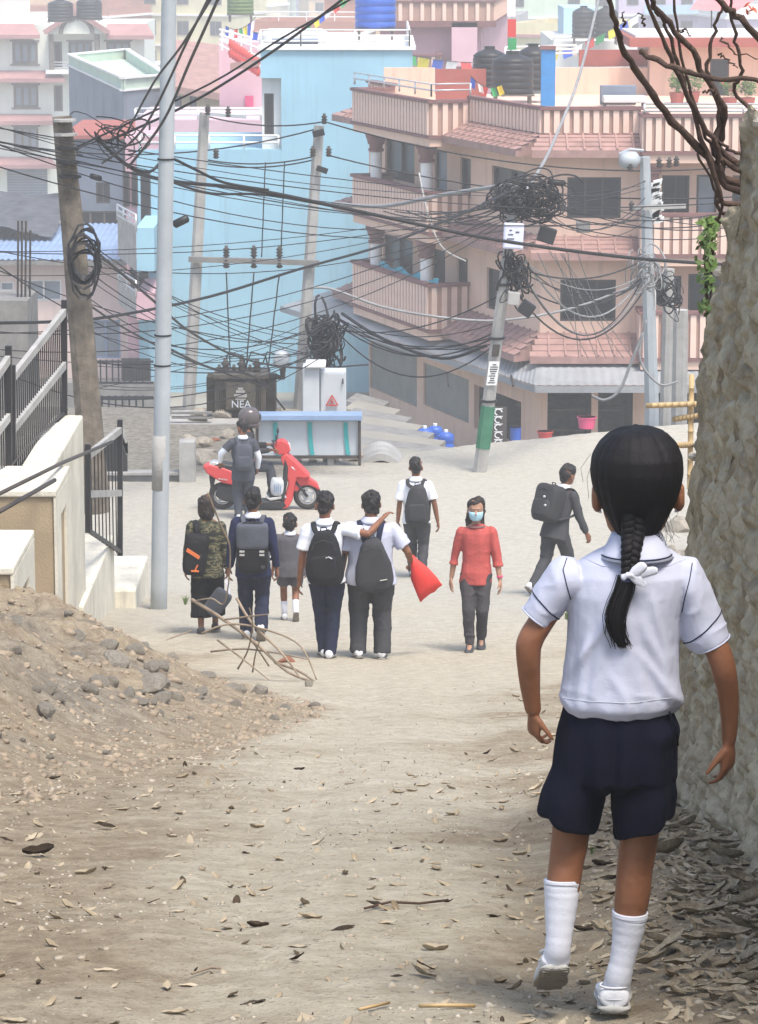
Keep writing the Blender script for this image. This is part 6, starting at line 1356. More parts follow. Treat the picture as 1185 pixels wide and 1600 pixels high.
# leaning boy at right
r, i = person('boy in dark blazer striding to the right and leaning forward beyond the girl', at(864, 948, 38.0), -.85, 1.62, [(-.03, -.19, .05, .8, 0), (.04, .16, 0, 0, 0)], [(-.12, .10, .46, (-.5, -1, 0), ((1, .2, 0), (0, 1, 0))), (.15, .2, .47, (.5, -1, 0), ((-1, .2, 0), (0, 1, 0)))], lean=.30, hipshift=(0, .03), top=dict(mat='charcoal', sleeve=.97, hem=-.08, collar='sock', name='blazer'), bottom=dict(mat='charcoal', length=1.0, w=1.0))
bo, c, TR = backpack(r, i, 'bulky dark backpack on the leaning boy behind the girl', 'bagdark', .11, .14, .075, .17, -.13)
for q_ in ((.06, -.155, .06), (.10, -.15, -.04)): MB().ball(c+TR @ Vector(q_), .022, .012, .016, 8, 6).build('badge', M['steel'], bo, smooth=True, local=True)
# suited student beside the scooter
r10, i10 = person('student in slate suit standing with a hand on the scooter seat', at(381, 826, 46.0), .1, 1.47, [(-.05, 0, 0, 0, .05), (.05, 0, 0, 0, -.05)], [(-.22, .12, .56, (-1, -.6, -.4), ((0, 0, -1), (1, 0, 0), .3)), (.15, .08, .5, (.5, -1, 0), ((-1, .2, 0), (0, 1, 0)))], top=dict(mat='greysuit', sleeve=.3, hem=-.12, collar='sock', name='waistcoat'), bottom=dict(mat='greysuit', length=1, w=1.1), head=(.6, .1))
m = MB()
for s in (-1, 1):
    sh_, el, wr = i10['arms'][s]; a = .034*1.47; m = MB(); m.tube([sh_.lerp(el, .3), el, el.lerp(wr, .9)], [a*1.1, a*.95, a*.7], 12, rnd=True); m.build('shirt_sleeve', M['shirtwhite'], r10, smooth=True, local=True)
backpack(r10, i10, 'slate backpack on the student beside the scooter', 'baggrey', .085, .13, .05, .13, -.115)
# ---------------------------------------------------------------- scooter (side view, forward = +X)
SY = 47.0; sg = (P(412, 793, SY)); S0 = Vector((sg.x, SY, gz(sg.x, SY))); kx = 1/106.5
sc_ = thing('motor_scooter', 'red motor scooter with grey wheels and black seat crossing the road', 'scooter', S0)
M['scoot'] = mat('scooter_red', (.56, .065, .065), .5, .06, 3, 0); M['scootdark'] = mat('scooter_dark', (.03, .03, .032), .5, .2, 5, .05); M['tyre'] = mat('dusty_tyre', (.045, .042, .04), .9, .2, 12, .2); M['rim'] = mat('rim_grey', (.42, .42, .42), .4, .1, 5, 0, metal=.5)
def q2(px, py): return ((px-412)*kx, (793-py)*kx)
def prof_(nm, pts, hw, mt, par=sc_, bev=.02, taper=None):
    pts = [q2(*p) for p in pts]; n = len(pts); v = [(x, -hw, z) for x, z in pts]+[(x, hw, z) for x, z in pts]
    a = sum(pts[i][0]*pts[(i+1) % n][1]-pts[(i+1) % n][0]*pts[i][1] for i in range(n))
    idx = list(range(n)) if a > 0 else list(range(n-1, -1, -1)); f = [tuple(idx), tuple(n+i for i in reversed(idx))]
    for j in range(n): i0, i1 = idx[j], idx[(j+1) % n]; f.append((i1, i0, n+i0, n+i1))
    m = MB().add(v, f); o = m.build(nm, M[mt] if isinstance(mt, str) else mt, par, local=True, bev=bev); autosmooth(o.data, 50); return o
for px, rr in ((482, 22.5), (347, 22)):
    x, z = q2(px, 793-rr); R_ = rr*kx; w = thing('wheel', None, None, S0); w.parent = sc_; w.location = (0, 0, 0); BASE[w.name] = S0
    m = MB(); ring = []
    for k in range(33):
        t = 2*math.pi*k/32; e = Vector((math.cos(t), 0, math.sin(t))); ring.append((Vector((x, 0, z))+e*(R_-.045), e*.045, Vector((0, .05, 0))))
    m.rings(ring, 10, cap=False); m.build('tyre', M['tyre'], w, smooth=True, local=True)
    m = MB(); m.rings([((x, y, z), (a, 0, 0), (0, 0, a)) for y, a in ((-.045, R_-.085), (.045, R_-.085))], 28)
    m2 = MB(); 
    for k in range(5):
        t = 2*math.pi*k/5+.4; e = Vector((math.cos(t), 0, math.sin(t))); m2.beam(Vector((x, 0, z)), Vector((x, 0, z))+e*(R_-.08), .07, .03)
    ring = []
    for k in range(33):
        t = 2*math.pi*k/32; e = Vector((math.cos(t), 0, math.sin(t))); ring.append((Vector((x, 0, z))+e*(R_-.09), e*.018, Vector((0, .045, 0))))
    m2.rings(ring, 6, cap=False); m2.rings([((x, y, z), (.035, 0, 0), (0, 0, .035)) for y in (-.06, .06)], 14); m2.build('rim', M['rim'], w, local=True)
    m3 = MB(); m3.rings([((x, y, z), (a, 0, 0), (0, 0, a)) for y, a in ((-.055, .075), (-.05, .075))], 20); m3.build('brake_disc', M['galv'], w, local=True)
prof_('front_apron', [(440, 708), (449, 700), (462, 712), (478, 728), (487, 738), (480, 741), (466, 739), (462, 752), (459, 775), (452, 788), (442, 790), (447, 770), (452, 748), (447, 728)], .15, 'scoot')
prof_('front_fender', [(459, 744), (470, 738), (486, 741), (498, 750), (502, 762), (494, 757), (484, 753), (474, 754), (466, 764), (459, 762)], .07, 'scoot')
prof_('handlebar_cowl', [(427, 694), (433, 682), (444, 679), (454, 687), (456, 697), (449, 703), (438, 704), (430, 700)], .10, 'scoot')
prof_('headlight', [(444, 681), (455, 687), (457, 697), (450, 694), (444, 688)], .085, mat('headlamp_glass', (.6, .55, .55), .2, .05, 3, 0))
prof_('indicator', [(452, 719), (460, 721), (468, 730), (460, 727)], .154, M['steel'])
prof_('leg_shield', [(447, 708), (452, 722), (451, 745), (446, 775), (440, 778), (443, 750), (444, 728)], .17, 'scootdark')
prof_('floor_board', [(372, 778), (446, 776), (452, 786), (440, 795-4), (392, 786), (368, 788)], .15, 'scootdark')
prof_('floor_trim', [(417, 766), (422, 772), (447, 768), (450, 771), (424, 776), (416, 771)], .16, 'steel', bev=.004)
prof_('rear_body', [(318, 722), (326, 718), (345, 722), (380, 735), (392, 752), (384, 762), (366, 752), (348, 748), (334, 740), (322, 732)], .14, 'scoot')
prof_('grab_rail', [(320, 724), (332, 714), (342, 716), (368, 732), (366, 736), (338, 724)], .12, 'steel', bev=.006)
prof_('seat', [(330, 719), (345, 715), (372, 721), (398, 726), (404, 733), (398, 738), (370, 733), (338, 726)], .125, 'scootdark', bev=.03)
prof_('engine_case', [(340, 752), (372, 754), (392, 765), (384, 782), (350, 778), (336, 770)], .10, 'scootdark')
prof_('rear_mudguard', [(326, 738), (336, 744), (332, 760), (326, 775), (324, 772), (328, 756)], .05, 'scootdark', bev=.005)
prof_('tail_light', [(317, 721), (323, 719), (324, 727), (318, 728)], .09, M['red'])
text('Pleasure', Vector((0, 0, 0)), .001, M['steel'], sc_) if False else None
text('SCOOT', Vector((0, 0, 0)), .001, M['steel'], sc_) if False else None
x, z = q2(349, 741); m = MB()
for k in range(5): m.box(x-.07+.028*k, x-.052+.028*k, -.152, -.146, z-.008-.004*k, z+.012-.004*k)
m.build('side_emblem', M['steel'], sc_, local=True)
x, z = q2(428, 692); m = MB().tube([(x+.03, -.33, z+.03), (x-.02, -.2, z+.06), (x+.03, 0, z+.02), (x-.02, .2, z+.06), (x+.03, .33, z+.03)], .014, 8); m.build('handlebar', M['scootdark'], sc_, smooth=True, local=True)
for s in (-1, 1):
    MB().tube([(x+.05, s*.24, z+.04), (x+.06, s*.3, z+.16)], .007, 6).build('mirror_stem', M['scootdark'], sc_, local=True); MB().ball((x+.06, s*.32, z+.19), .02, .06, .045, 12, 8).build('mirror', M['scootdark'], sc_, smooth=True, local=True)
x0, z0 = q2(482, 771); x1, z1 = q2(462, 745)
for s in (-1, 1): MB().tube([(x0, s*.075, z0), (x1, s*.06, z1)], .02, 8).build('fork', M['scootdark'], sc_, smooth=True, local=True)
o = thing('plastic_bag', 'white plastic bag with blue print standing on the scooter floor', 'bag', S0); x, z = q2(435, 755)
me = cloth(sup((x, -.12, z+.01), (.10, .06, .135), .6).mesh('bag', True), .015, 12, 4); link('bag_body', me, M['cabinet'], o, local=True)
m = MB()
for k in range(4): m.box(x-.05+.03*k, x-.035+.03*k, -.196, -.19, z-.06, z+.06-.02*(k % 2))
m.build('blue_print', M['tin_blue'], o, local=True)
# rider
RL = S0+Vector(((381-412)*kx, .02, 0)); H = 1.62; zr = lambda py: (793-py)*kx
r11, i11 = person('rider in dark jacket and glossy helmet sitting on the red scooter', RL, -math.pi/2+.12, H, [(-.11, .275, zr(768)/H-.03, 0, 0), (.11, .275, zr(768)/H-.03, 0, 0)], [(-.15, .235, zr(694)/H, (-.6, -.5, -1), ((0, 0, -1), (1, .2, 0), 1.1)), (.15, .235, zr(694)/H, (.6, -.5, -1), ((0, 0, -1), (-1, .2, 0), 1.1))], lean=.12, pz=zr(727)+.10, head=(.35, 0), hair='short', top=dict(mat='bagdark', sleeve=.96, hem=-.03, name='jacket', fit=1.05), bottom=dict(mat='greysuit', length=.98, w=1.0), shoem='scootdark')
hm_, h_ = i11['hm'], i11['hh']; c = hm_ @ Vector((0, -.02*h_, .52*h_)); hel = thing('helmet', 'glossy dark grey helmet on the head of the scooter rider', 'helmet', r11.location, None, r11.rotation_euler.z)
M['helmet'] = mat('helmet_gloss', (.10, .085, .085), .15, .15, 3, 0); sup(c, (.14, .165, .155), .9).build('shell', M['helmet'], hel, smooth=True, local=True)
hr = hm_.to_3x3()
MB().rings([(c+hr @ Vector((0, .035, z)), hr @ Vector((a, 0, 0)), hr @ Vector((0, b, 0))) for z, a, b in ((-.06, .128, .135), (-.02, .139, .149), (.03, .138, .148), (.06, .128, .135))], 24).build('visor', M['glass'], hel, smooth=True, local=True)
MB().rings([(c+hr @ Vector((0, .03, z)), hr @ Vector((a, 0, 0)), hr @ Vector((0, b, 0))) for z, a, b in ((-.155, .08, .10), (-.14, .115, .135), (-.10, .13, .15), (-.07, .125, .14))], 24).build('chin_guard', M['helmet'], hel, smooth=True, local=True)
# ================================================================ the girl in the foreground
GY = 6.8; KG = 6.8/FP      # metres per pixel at her distance
GM = Matrix.Translation((0, 0, 0))
def G(px, py, dy=0):       # point at her distance; dy in pixel units, + is away from the camera
    return P(px, py, GY+dy*KG)
gb_ = P(950, 1578, GY); GROOT = Vector((gb_.x, GY, gz(gb_.x, GY)))
girl = thing('person', 'girl with a black braid, lilac shirt and navy shorts walking downhill beside the rough wall', 'person', GROOT)
VX, VY, VZ = Vector((1, 0, 0)), Vector((0, 1, 0)), Vector((0, 0, 1))
def rg(x0, x1, py, dh, dy=0, tilt=0):
    c = G((x0+x1)/2, py, dy); return (c, VX*(x1-x0)/2*KG+VZ*tilt*KG, VY*dh*KG)
def ring_between(p, q, dh, dy=0):      # ring whose rim passes through the two pixels
    a, b = G(*p, dy), G(*q, dy); c = (a+b)/2; h = (b-a)/2; return (c, h, VY*dh*KG)
# ---- body: torso, neck, head, arms, legs, hands as one surface
B_ = MB()
B_.rings([rg(905, 1030, 1200, 44), rg(895, 1036, 1150, 50), rg(895, 1040, 1090, 56), rg(900, 1046, 1030, 52), rg(905, 1058, 960, 58), rg(915, 1065, 905, 52), rg(940, 1045, 872, 38), rg(962, 1028, 850, 30)], 20)
HHp = 186; hc = G(996, 846, 6); HM = Matrix.Translation(hc) @ Matrix.Rotation(R(3), 4, 'Z') @ Matrix.Rotation(R(-6), 4, 'X')
B_.tube([G(995, 872, -4), G(995, 830, -2), G(995, 790, 0)], [34*KG, 31*KG, 34*KG], 16)
hh = HHp*KG*.97; head_mb(B_, HM, hh, 26)
def limb(pts, rad, flat=1, n=20):
    q = [(*p, r) for p, r in zip(pts, rad)]; out = []; N_ = len(q)
    for i in range(N_-1):
        a0, a1, a2, a3 = (np.array(q[max(0, min(N_-1, i+k))], float) for k in (-1, 0, 1, 2))
        for j in range(5): t = j/5; out.append(.5*((2*a1)+(a2-a0)*t+(2*a0-5*a1+4*a2-a3)*t*t+(3*a1-a0-3*a2+a3)*t**3))
    out.append(np.array(q[-1], float)); B_.tube([G(*o[:3]) for o in out], [o[3]*KG for o in out], n, side=VX, flat=flat)
# arms (x, y, depth)
limb([(905, 885, 0), (880, 925, -4), (850, 965, -10), (829, 1000, -14), (826, 1022, -14), (827, 1050, -6), (830, 1085, 4), (834, 1112, 10)], [20, 20, 20.5, 21, 20, 18.5, 15.5, 13], 1)
limb([(1072, 890, 0), (1092, 935, -4), (1108, 985, -10), (1124, 1022, -16), (1132, 1050, -16), (1138, 1085, -6), (1140, 1125, 4), (1139, 1158, 10)], [20, 20, 20.5, 21, 20, 17.5, 14.5, 12], 1)
hand(B_, G(834, 1112, 10), (.03, .10, -1), (1, .35, 0), (.6, -1, 0), 76*KG, .95, .2, .35, 10)
hand(B_, G(1139, 1160, 10), (-.02, .12, -1), (-1, .25, 0), (-.75, -1, 0), 88*KG, .62, .35, .35, 10)
# legs
limb([(905, 1190, 0), (898, 1250, 4), (893, 1295, 6), (889, 1325, 4), (885, 1350, 0), (881, 1380, -6), (877, 1420, -12), (874, 1455, -18), (874, 1480, -22)], [35, 33, 31, 30.5, 28.5, 28, 24, 19, 17.5])
limb([(1000, 1190, 0), (1003, 1250, 4), (1000, 1295, 6), (996, 1330, 4), (992, 1360, 2), (989, 1395, 0), (984, 1430, 0), (977, 1470, 0), (970, 1515, -2)], [36, 34, 32, 31, 29.5, 29, 26, 20, 16.5])
B_.tube([G(874, 1480, -22), G(870, 1505, 0), G(869, 1525, 30)], [15*KG, 15*KG, 10*KG], 12, rnd=True); B_.tube([G(968, 1515, -2), G(963, 1545, 14), G(962, 1556, 50)], [15*KG, 15*KG, 10*KG], 12, rnd=True)
me = remesh(B_, .0033, 8, .5); a = vco(me); setco(me, a+vno(me)*(.0006*noise(a, 60, 3))[:, None]); link('body', me, M['skin'], girl)
hm_ = HM; 
for s in (-1, 1):
    MB().ball(hm_ @ Vector((s*.125*hh, .365*hh, .49*hh)), hh*.045, hh*.03, hh*.028, 10, 8).build('eye', M['eyewhite'], girl, smooth=True); MB().ball(hm_ @ Vector((s*.125*hh, .39*hh, .49*hh)), hh*.022, hh*.015, hh*.024, 10, 8).build('iris', M['hair'], girl, smooth=True)
    m = MB(); c = hm_ @ Vector((s*.345*hh, .0, .33*hh)); m.ball(c, .004, .004, .005, 10, 8); m.build('earring', M['steel'], girl, smooth=True)
MB().tube([hm_ @ Vector((x*hh, y*hh, .19*hh)) for x, y in ((-.09, .385), (0, .425), (.09, .385))], hh*.02, 6).build('mouth', M['lip'], girl, smooth=True)
# face mask straps seen behind the ears
for s in (-1, 1): MB().tube([hm_ @ Vector((s*.30*hh, .2*hh, .30*hh)), hm_ @ Vector((s*.375*hh, .02*hh, .50*hh)), hm_ @ Vector((s*.365*hh, -.06*hh, .40*hh)), hm_ @ Vector((s*.335*hh, -.05*hh, .26*hh))], .0035, 6, flat=.5).build('mask_loop', M['sock'], girl, smooth=True)
# ---- shirt
S_ = MB()
S_.rings([rg(882, 1056, 1108, 66, 0), rg(873, 1063, 1096, 74), rg(875, 1064, 1070, 74), rg(879, 1064, 1040, 70), rg(884, 1064, 1000, 68), rg(885, 1068, 960, 69), rg(884, 1078, 925, 68), rg(890, 1086, 897, 62), rg(903, 1075, 876, 50), rg(925, 1058, 863, 42), rg(945, 1042, 854, 36), rg(952, 1036, 849, 33)], 30)
def sleeve(rs): S_.rings([ring_between(*r_) for r_ in rs], 22)
sleeve([((900, 872), (912, 935), 38), ((878, 868), (892, 940), 42), ((860, 880), (886, 950), 42), ((838, 915), (878, 962), 38), ((826, 936), (866, 972), 36), ((817, 950), (858, 980), 36)])
sleeve([((1068, 870), (1066, 950), 40), ((1088, 872), (1064, 962), 42), ((1103, 898), (1063, 985), 41), ((1122, 945), (1066, 1000), 38), ((1132, 970), (1073, 1009), 37), ((1140, 992), (1086, 1019), 36)])
me = remesh(S_, .0036, 4, .5)
a = vco(me); n = vno(me)
# cloth folds: soft drapes from the shoulders and the waist, finer creases near the hem and the armpits
px_ = (a[:, 0]/a[:, 1])*FP/CP*0; 
z0h = G(960, 1100).z; ztp = G(960, 870).z; tt = np.clip((a[:, 2]-z0h)/(ztp-z0h), 0, 1.2); cx_ = G(970, 950).x
u_ = (a[:, 0]-cx_)
fold = 0*u_
for (cx0, sl, wd, am, t0, t1) in ((-.085, .10, .012, .0050, 0, .55), (-.05, .22, .016, .0042, .1, .8), (.03, -.25, .018, .0042, 0, .7), (.085, -.55, .014, .0060, .05, .6), (.06, -.9, .012, .0055, .02, .35), (-.10, .8, .012, .0050, .3, .8), (.10, -.3, .010, .0045, .3, .75), (0.0, .05, .03, .0035, 0, .4), (-.03, -.6, .013, .0035, 0, .25)):
    d_ = u_-(cx0+sl*(tt-.3)*.25)+.008*noise(a, 14, 5); fold += am*np.exp(-(d_/wd)**2)*sstep(t0-.12, t0+.08, tt)*(1-sstep(t1-.15, t1+.15, tt))
p_ = a*np.array([1, 1, 2.4]); hemf = np.exp(-((tt-.04)/.09)**2)
fold += hemf*.004*(1-np.abs(noise(p_, 16, 6)))**2+.0008*noise(a*np.array([1.6, 1, .7]), 22, 8)+.0004*noise(a, 48, 9)
arm_ = sstep(.115, .16, np.abs(u_)); fold += arm_*.0022*((1-np.abs(noise(a*np.array([1, 1, 1.6]), 20, 12)))**3)
fold = fold*1.35+.0003*noise(a, 90, 71)
setco(me, a+n*fold[:, None]); me.update(); shirt_o = link('shirt', me, M['shirt'], girl)
from mathutils.bvhtree import BVHTree
bvs = BVHTree.FromPolygons([v.co+BASE[girl.name] for v in me.vertices], [tuple(p.vertices) for p in me.polygons])
def surf(pts, bv_, off=.0008):
    out = []
    for i in range(len(pts)-1):
        for j in range(8):
            t = j/8; d_ = ray(pts[i][0]*(1-t)+pts[i+1][0]*t, pts[i][1]*(1-t)+pts[i+1][1]*t).normalized(); h_ = bv_.ray_cast(Vector((0, 0, 0)), d_)
            if h_[0] is not None: out.append(h_[0]-d_*off)
    return out
# navy piping on the cuffs, armhole seams, collar
def pipe(pts, r, m='navy', nm='piping', flat=1): return MB().tube(pts, r, 8, flat=flat).build(nm, M[m], girl, smooth=True)
def ring_pts(p, q, dh, inf=1.03, dy=0):
    c, h, v = ring_between(p, q, dh, dy); return [c+h*inf*math.cos(t)+v*inf*math.sin(t) for t in np.linspace(0, 2*math.pi, 40)]
for rp in (ring_pts((833, 924), (874, 966), 38.5, 1.05), ring_pts((1127, 955), (1067.5, 1004), 38, 1.05)):
    q = []
    for p_ in rp:
        h_ = bvs.find_nearest(p_); h_[0] is not None and q.append(h_[0]+(p_-h_[0]).normalized()*.0006)
    pipe(q, .0015)
pipe(ring_pts((817, 950), (858, 980), 36, 1.0), .002, 'shirt', 'hem'); pipe(ring_pts((1140, 992), (1086, 1019), 36, 1.0), .002, 'shirt', 'hem')
for pts in (((886, 872), (880, 890), (886, 915), (893, 940)), ((1082, 880), (1078, 905), (1070, 935), (1065, 960))):
    q = surf(pts, bvs); len(q) > 3 and pipe(q, .0011, nm='armhole_seam')
for pts in (((905, 868), (940, 884), (995, 892), (1045, 884), (1075, 872)),):
    q = surf(pts, bvs); len(q) > 3 and pipe(q, .0007, 'shirt', 'yoke_seam')
q = surf(((876, 1090), (920, 1096), (985, 1099), (1060, 1089)), bvs); len(q) > 3 and pipe(q, .0006, 'cabinet', 'hem_stitch')
# collar: stand and folded leaf
c1 = MB(); c1.rings([rg(956, 1034, 832, 34, -3), rg(953, 1037, 836, 37, -4), rg(948, 1042, 848, 46, -7), rg(940, 1048, 861, 56, -9), rg(933, 1055, 869, 60, -9), rg(935, 1053, 870, 57, -9), rg(950, 1038, 858, 42, -4), rg(958, 1032, 838, 32, -2)], 30)
c1.build('collar', M['shirt'], girl, smooth=True)
cc = rg(937, 1051, 864.5, 59, -9); pipe([cc[0]+cc[1]*math.cos(t)+cc[2]*math.sin(t) for t in np.linspace(math.pi*1.0, math.pi*2.0, 30)], .0016, nm='collar_piping')
# ---- shorts
T_ = MB()
T_.rings([rg(880, 1050, 1092, 62), rg(876, 1053, 1108, 68), rg(869, 1058, 1140, 76), rg(863, 1061, 1180, 78), rg(860, 1061, 1214, 74), rg(900, 1020, 1232, 40)], 30)
T_.rings([ring_between(*r_) for r_ in (((890, 1150), (940, 1150), 40), ((866, 1196), (950, 1205), 56), ((849, 1240), (942, 1252), 62), ((843, 1272), (930, 1298), 58))], 24)
T_.rings([ring_between(*r_) for r_ in (((980, 1150), (1035, 1150), 40), ((958, 1204), (1052, 1196), 56), ((957, 1260), (1056, 1240), 62), ((962, 1309), (1050, 1276), 58))], 24)
me = remesh(T_, .0036, 16, .6); a = vco(me); n = vno(me)
tt = np.clip((a[:, 2]-G(950, 1300).z)/(G(950, 1100).z-G(950, 1300).z), 0, 1); u_ = a[:, 0]-G(957, 1200).x
ang = np.arctan2(a[:, 1]-GY, u_)
fold = (.0055*(1-.35*tt))*np.sin(ang*9+2.2*noise(a*np.array([1, 1, .25]), 9, 3))*sstep(1.0, .75, tt)+.003*noise(a*np.array([1, 1, .35]), 24, 5)+.008*sstep(.82, .93, tt)*0
fold += .012*np.exp(-((u_-.115)/.03)**2-((tt-.80)/.09)**2)+.004*np.exp(-((np.abs(u_+.0)-.0)/.006)**2)*-1*sstep(.35, .5, tt)
setco(me, a+n*fold[:, None]); M['girlnavy'] = mat('navy_shorts_cloth', (.006, .007, .016), .95, .12, 8, .2, 260, bd=.002); M['girlnavy'].node_tree.nodes['Principled BSDF'].inputs['Specular IOR Level'].default_value = .08; me.update(); link('shorts', me, M['girlnavy'], girl)
bvt = BVHTree.FromPolygons([v.co+BASE[girl.name] for v in me.vertices], [tuple(p.vertices) for p in me.polygons])
for pts, r_ in ((((958, 1112), (956, 1170), (953, 1222)), .0008), (((1045, 1118), (1052, 1150), (1055, 1190)), .001), (((850, 1268), (885, 1282), (928, 1290)), .0006), (((966, 1300), (1005, 1296), (1046, 1268)), .0006)):
    q = surf(pts, bvt, .0004); len(q) > 3 and MB().tube(q, r_, 6).build('seam', M['girlnavy'], girl, smooth=True)
pipe([G(1046, 1112, -44), G(1056, 1135, -34), G(1060, 1165, -26)], .002, 'girlnavy', 'pocket_edge')
# ---- socks and shoes
def sock(pts, rad, nm='sock'):
    m = MB(); m.tube([G(*p) for p in pts], [r*KG for r in rad], 24, side=VX); me = m.mesh('sock', True); me = None or m.mesh('sock', True)
    return link(nm, me, M['sock'], girl)
def dense(pts, k=4):
    out = []
    for i in range(len(pts)-1):
        for j in range(k): t = j/k; out.append(tuple(pts[i][q]*(1-t)+pts[i+1][q]*t for q in range(len(pts[i]))))
    return out+[pts[-1]]
def sock2(pr):
    d = dense(pr, 5); m = MB(); m.tube([G(p[0], p[1], p[2]) for p in d], [(p[3]+.35*math.sin(i*1.9)*(i > 3))*KG for i, p in enumerate(d)], 24, side=VX); return m.build('sock', M['sock'], girl, smooth=True)
sock2([(878.5, 1374, -6, 29.5), (878.5, 1381, -7, 29.8), (878, 1384, -8, 28.6), (878, 1400, -10, 28), (876, 1430, -14, 25), (874, 1460, -19, 21.5), (872, 1482, -21, 21), (869, 1500, -10, 23)])
sock2([(985, 1424, 0, 29.5), (984.5, 1431, 0, 29.8), (984, 1434, 0, 28.4), (982, 1455, 0, 26), (977, 1480, -1, 22.5), (972, 1505, -3, 20.5), (967, 1525, -4, 22), (963, 1548, 4, 23)])
def gshoe(hx, hy, pitch, yaw, dy, L=140):
    """canvas shoe: hx,hy = lower back edge of the heel; the foot runs away from the camera"""
    Rm = Matrix.Rotation(yaw, 3, 'Z') @ Matrix.Rotation(-pitch, 3, 'X'); o0 = G(hx, hy, dy); l = L*KG
    def q(x, y, z): return o0+Rm @ Vector((x*l, y*l, z*l))
    ex, ez, ey = Rm @ VX, Rm @ VZ, Rm @ VY; rs = []
    for y, w, z1 in ((.0, .10, .20), (.015, .16, .26), (.06, .185, .285), (.16, .195, .285), (.30, .19, .27), (.42, .195, .24), (.55, .215, .215), (.7, .225, .19), (.84, .215, .16), (.94, .16, .13), (1.0, .08, .10)):
        z0 = .03; rs.append((q(0, y, (z0+z1)/2), ex*w*l, ez*(z1-z0)/2*l))
    me = remesh(MB().rings(rs, 22), .0032, 2); a = vco(me); setco(me, a+vno(me)*(.0013*noise(a, 45, 3)+.0006*noise(a, 110, 5))[:, None]); so_ = link('shoe', me, M['shoe'], girl)
    def slab(nm, z, h, k, mt):
        sl = []
        for y, w in ((-.025, .10), (.0, .165), (.07, .205), (.2, .205), (.35, .195), (.5, .22), (.66, .24), (.82, .23), (.94, .17), (1.01, .08)): sl.append((q(0, y*k+(1-k)*.5, z), ex*w*l*k, ez*h*l))
        return MB().rings(sl, 20).build(nm, M[mt], so_, smooth=True)
    slab('sole', .03, .042, 1, 'rubber'); slab('outsole', -.006, .022, .975, 'sole')
    for k in range(10): w = .14 if 1 < k < 4 else .17; MB().obox(q(0, .05+.095*k, -.03), ex*w*l, ey*.022*l, ez*.006*l).build('tread', M['sole'], so_)
    MB().tube([q(.17*math.cos(t), .165+.15*math.sin(t), .283-.0*math.cos(t)) for t in np.linspace(0, 2*math.pi, 36)], .0028, 8).build('ankle_binding', M['shoe'], so_, smooth=True)
    MB().tube([q(0, -.004, .07), q(0, .004, .2), q(0, .02, .27)], .0013, 6).build('heel_seam', M['cabinet'], so_)
    MB().tube([q(.19*math.cos(t), .17-.18*math.sin(t)**.5 if math.sin(t) > 0 else .17, .15) for t in np.linspace(0, math.pi, 24)], .0012, 6).build('heel_counter', M['cabinet'], so_)
M['rubber'] = mat('dusty_white_rubber', (.42, .41, .38), .8, .12, 14, .2, 80)
gshoe(868, 1514, R(34), R(3), -34, 122)
gshoe(960, 1581, R(4), R(-3), -30, 136)
# ---- hair
def hairmat():
    m = bpy.data.materials.new('glossy_black_hair'); m.use_nodes = True; t = m.node_tree; N = t.nodes; L = t.links; B = N['Principled BSDF']
    B.inputs['Base Color'].default_value = (.008, .007, .008, 1); B.inputs['Roughness'].default_value = .68; B.inputs['Specular IOR Level'].default_value = .22
    co = N.new('ShaderNodeTexCoord'); mp = N.new('ShaderNodeMapping'); mp.inputs['Scale'].default_value = (230, 230, 16); L.new(co.outputs['Object'], mp.inputs[0])
    n = N.new('ShaderNodeTexNoise'); n.inputs['Scale'].default_value = 1; n.inputs['Detail'].default_value = 3; L.new(mp.outputs[0], n.inputs['Vector'])
    bp = N.new('ShaderNodeBump'); bp.inputs['Strength'].default_value = .7; bp.inputs['Distance'].default_value = .002; L.new(n.outputs[0], bp.inputs['Height']); L.new(bp.outputs[0], B.inputs['Normal']); return m
M['ghair'] = hairmat()
H_ = MB()
H_.rings([rg(974, 1014, 846, 16, -16), rg(958, 1032, 826, 26, -14), rg(945, 1045, 802, 40, -14), rg(934, 1057, 780, 56, -12), rg(926, 1066, 757, 68, -8), rg(922, 1071, 735, 76, -4), rg(924, 1069, 712, 78, 0), rg(934, 1060, 692, 70, 4), rg(952, 1044, 676, 54, 6), rg(975, 1020, 669, 30, 8), rg(990, 1004, 667, 10, 8)], 32)
me = remesh(H_, .0035, 14, .6); a = vco(me); n = vno(me); ct = G(993, 745, 0)
d = a-ct; lon = np.arctan2(d[:, 0], -d[:, 1]); strand = .0009*noise(np.stack([lon*9, lon*0, a[:, 2]*3], -1), 1, 2)+.0007*noise(np.stack([lon*24, lon*0, a[:, 2]*4], -1), 1, 5)+.0030*noise(a*np.array([1, 1, .4]), 22, 7)+.0030*noise(np.stack([lon*5, lon*0, a[:, 2]*5], -1), 1, 17)
setco(me, a+n*strand[:, None]); link('hair', me, M['ghair'], girl)
# loose strands over the crown and at the temples
rs_ = random.Random(3); m = MB()
from mathutils.bvhtree import BVHTree
_h = girl.children[-1]; dgv = [v.co+BASE[girl.name] for v in _h.data.vertices]; bv = BVHTree.FromPolygons(dgv, [tuple(p.vertices) for p in _h.data.polygons]); cen = G(993, 742, 0); crown = Vector((.05, -.15, 1)).normalized()
for k in range(900):
    th = rs_.uniform(-2.3, 2.3); pts = []; end = rs_.uniform(.8, 1.0); w0 = rs_.uniform(0, .5); amp = rs_.uniform(-.0002, .0016)
    for j in range(15):
        t = .02+j/14*end; ph = t*2.55; tt_ = th*(1-.62*t**2.2); d_ = Vector((math.sin(tt_)*math.sin(ph), -math.cos(tt_)*math.sin(ph), math.cos(ph))); hit = bv.ray_cast(cen, d_)
        if hit[0] is None: break
        pts.append(hit[0]+d_*(.0004+amp))
    if len(pts) > 4: m.tube(pts, .0008, 3, cap=False)
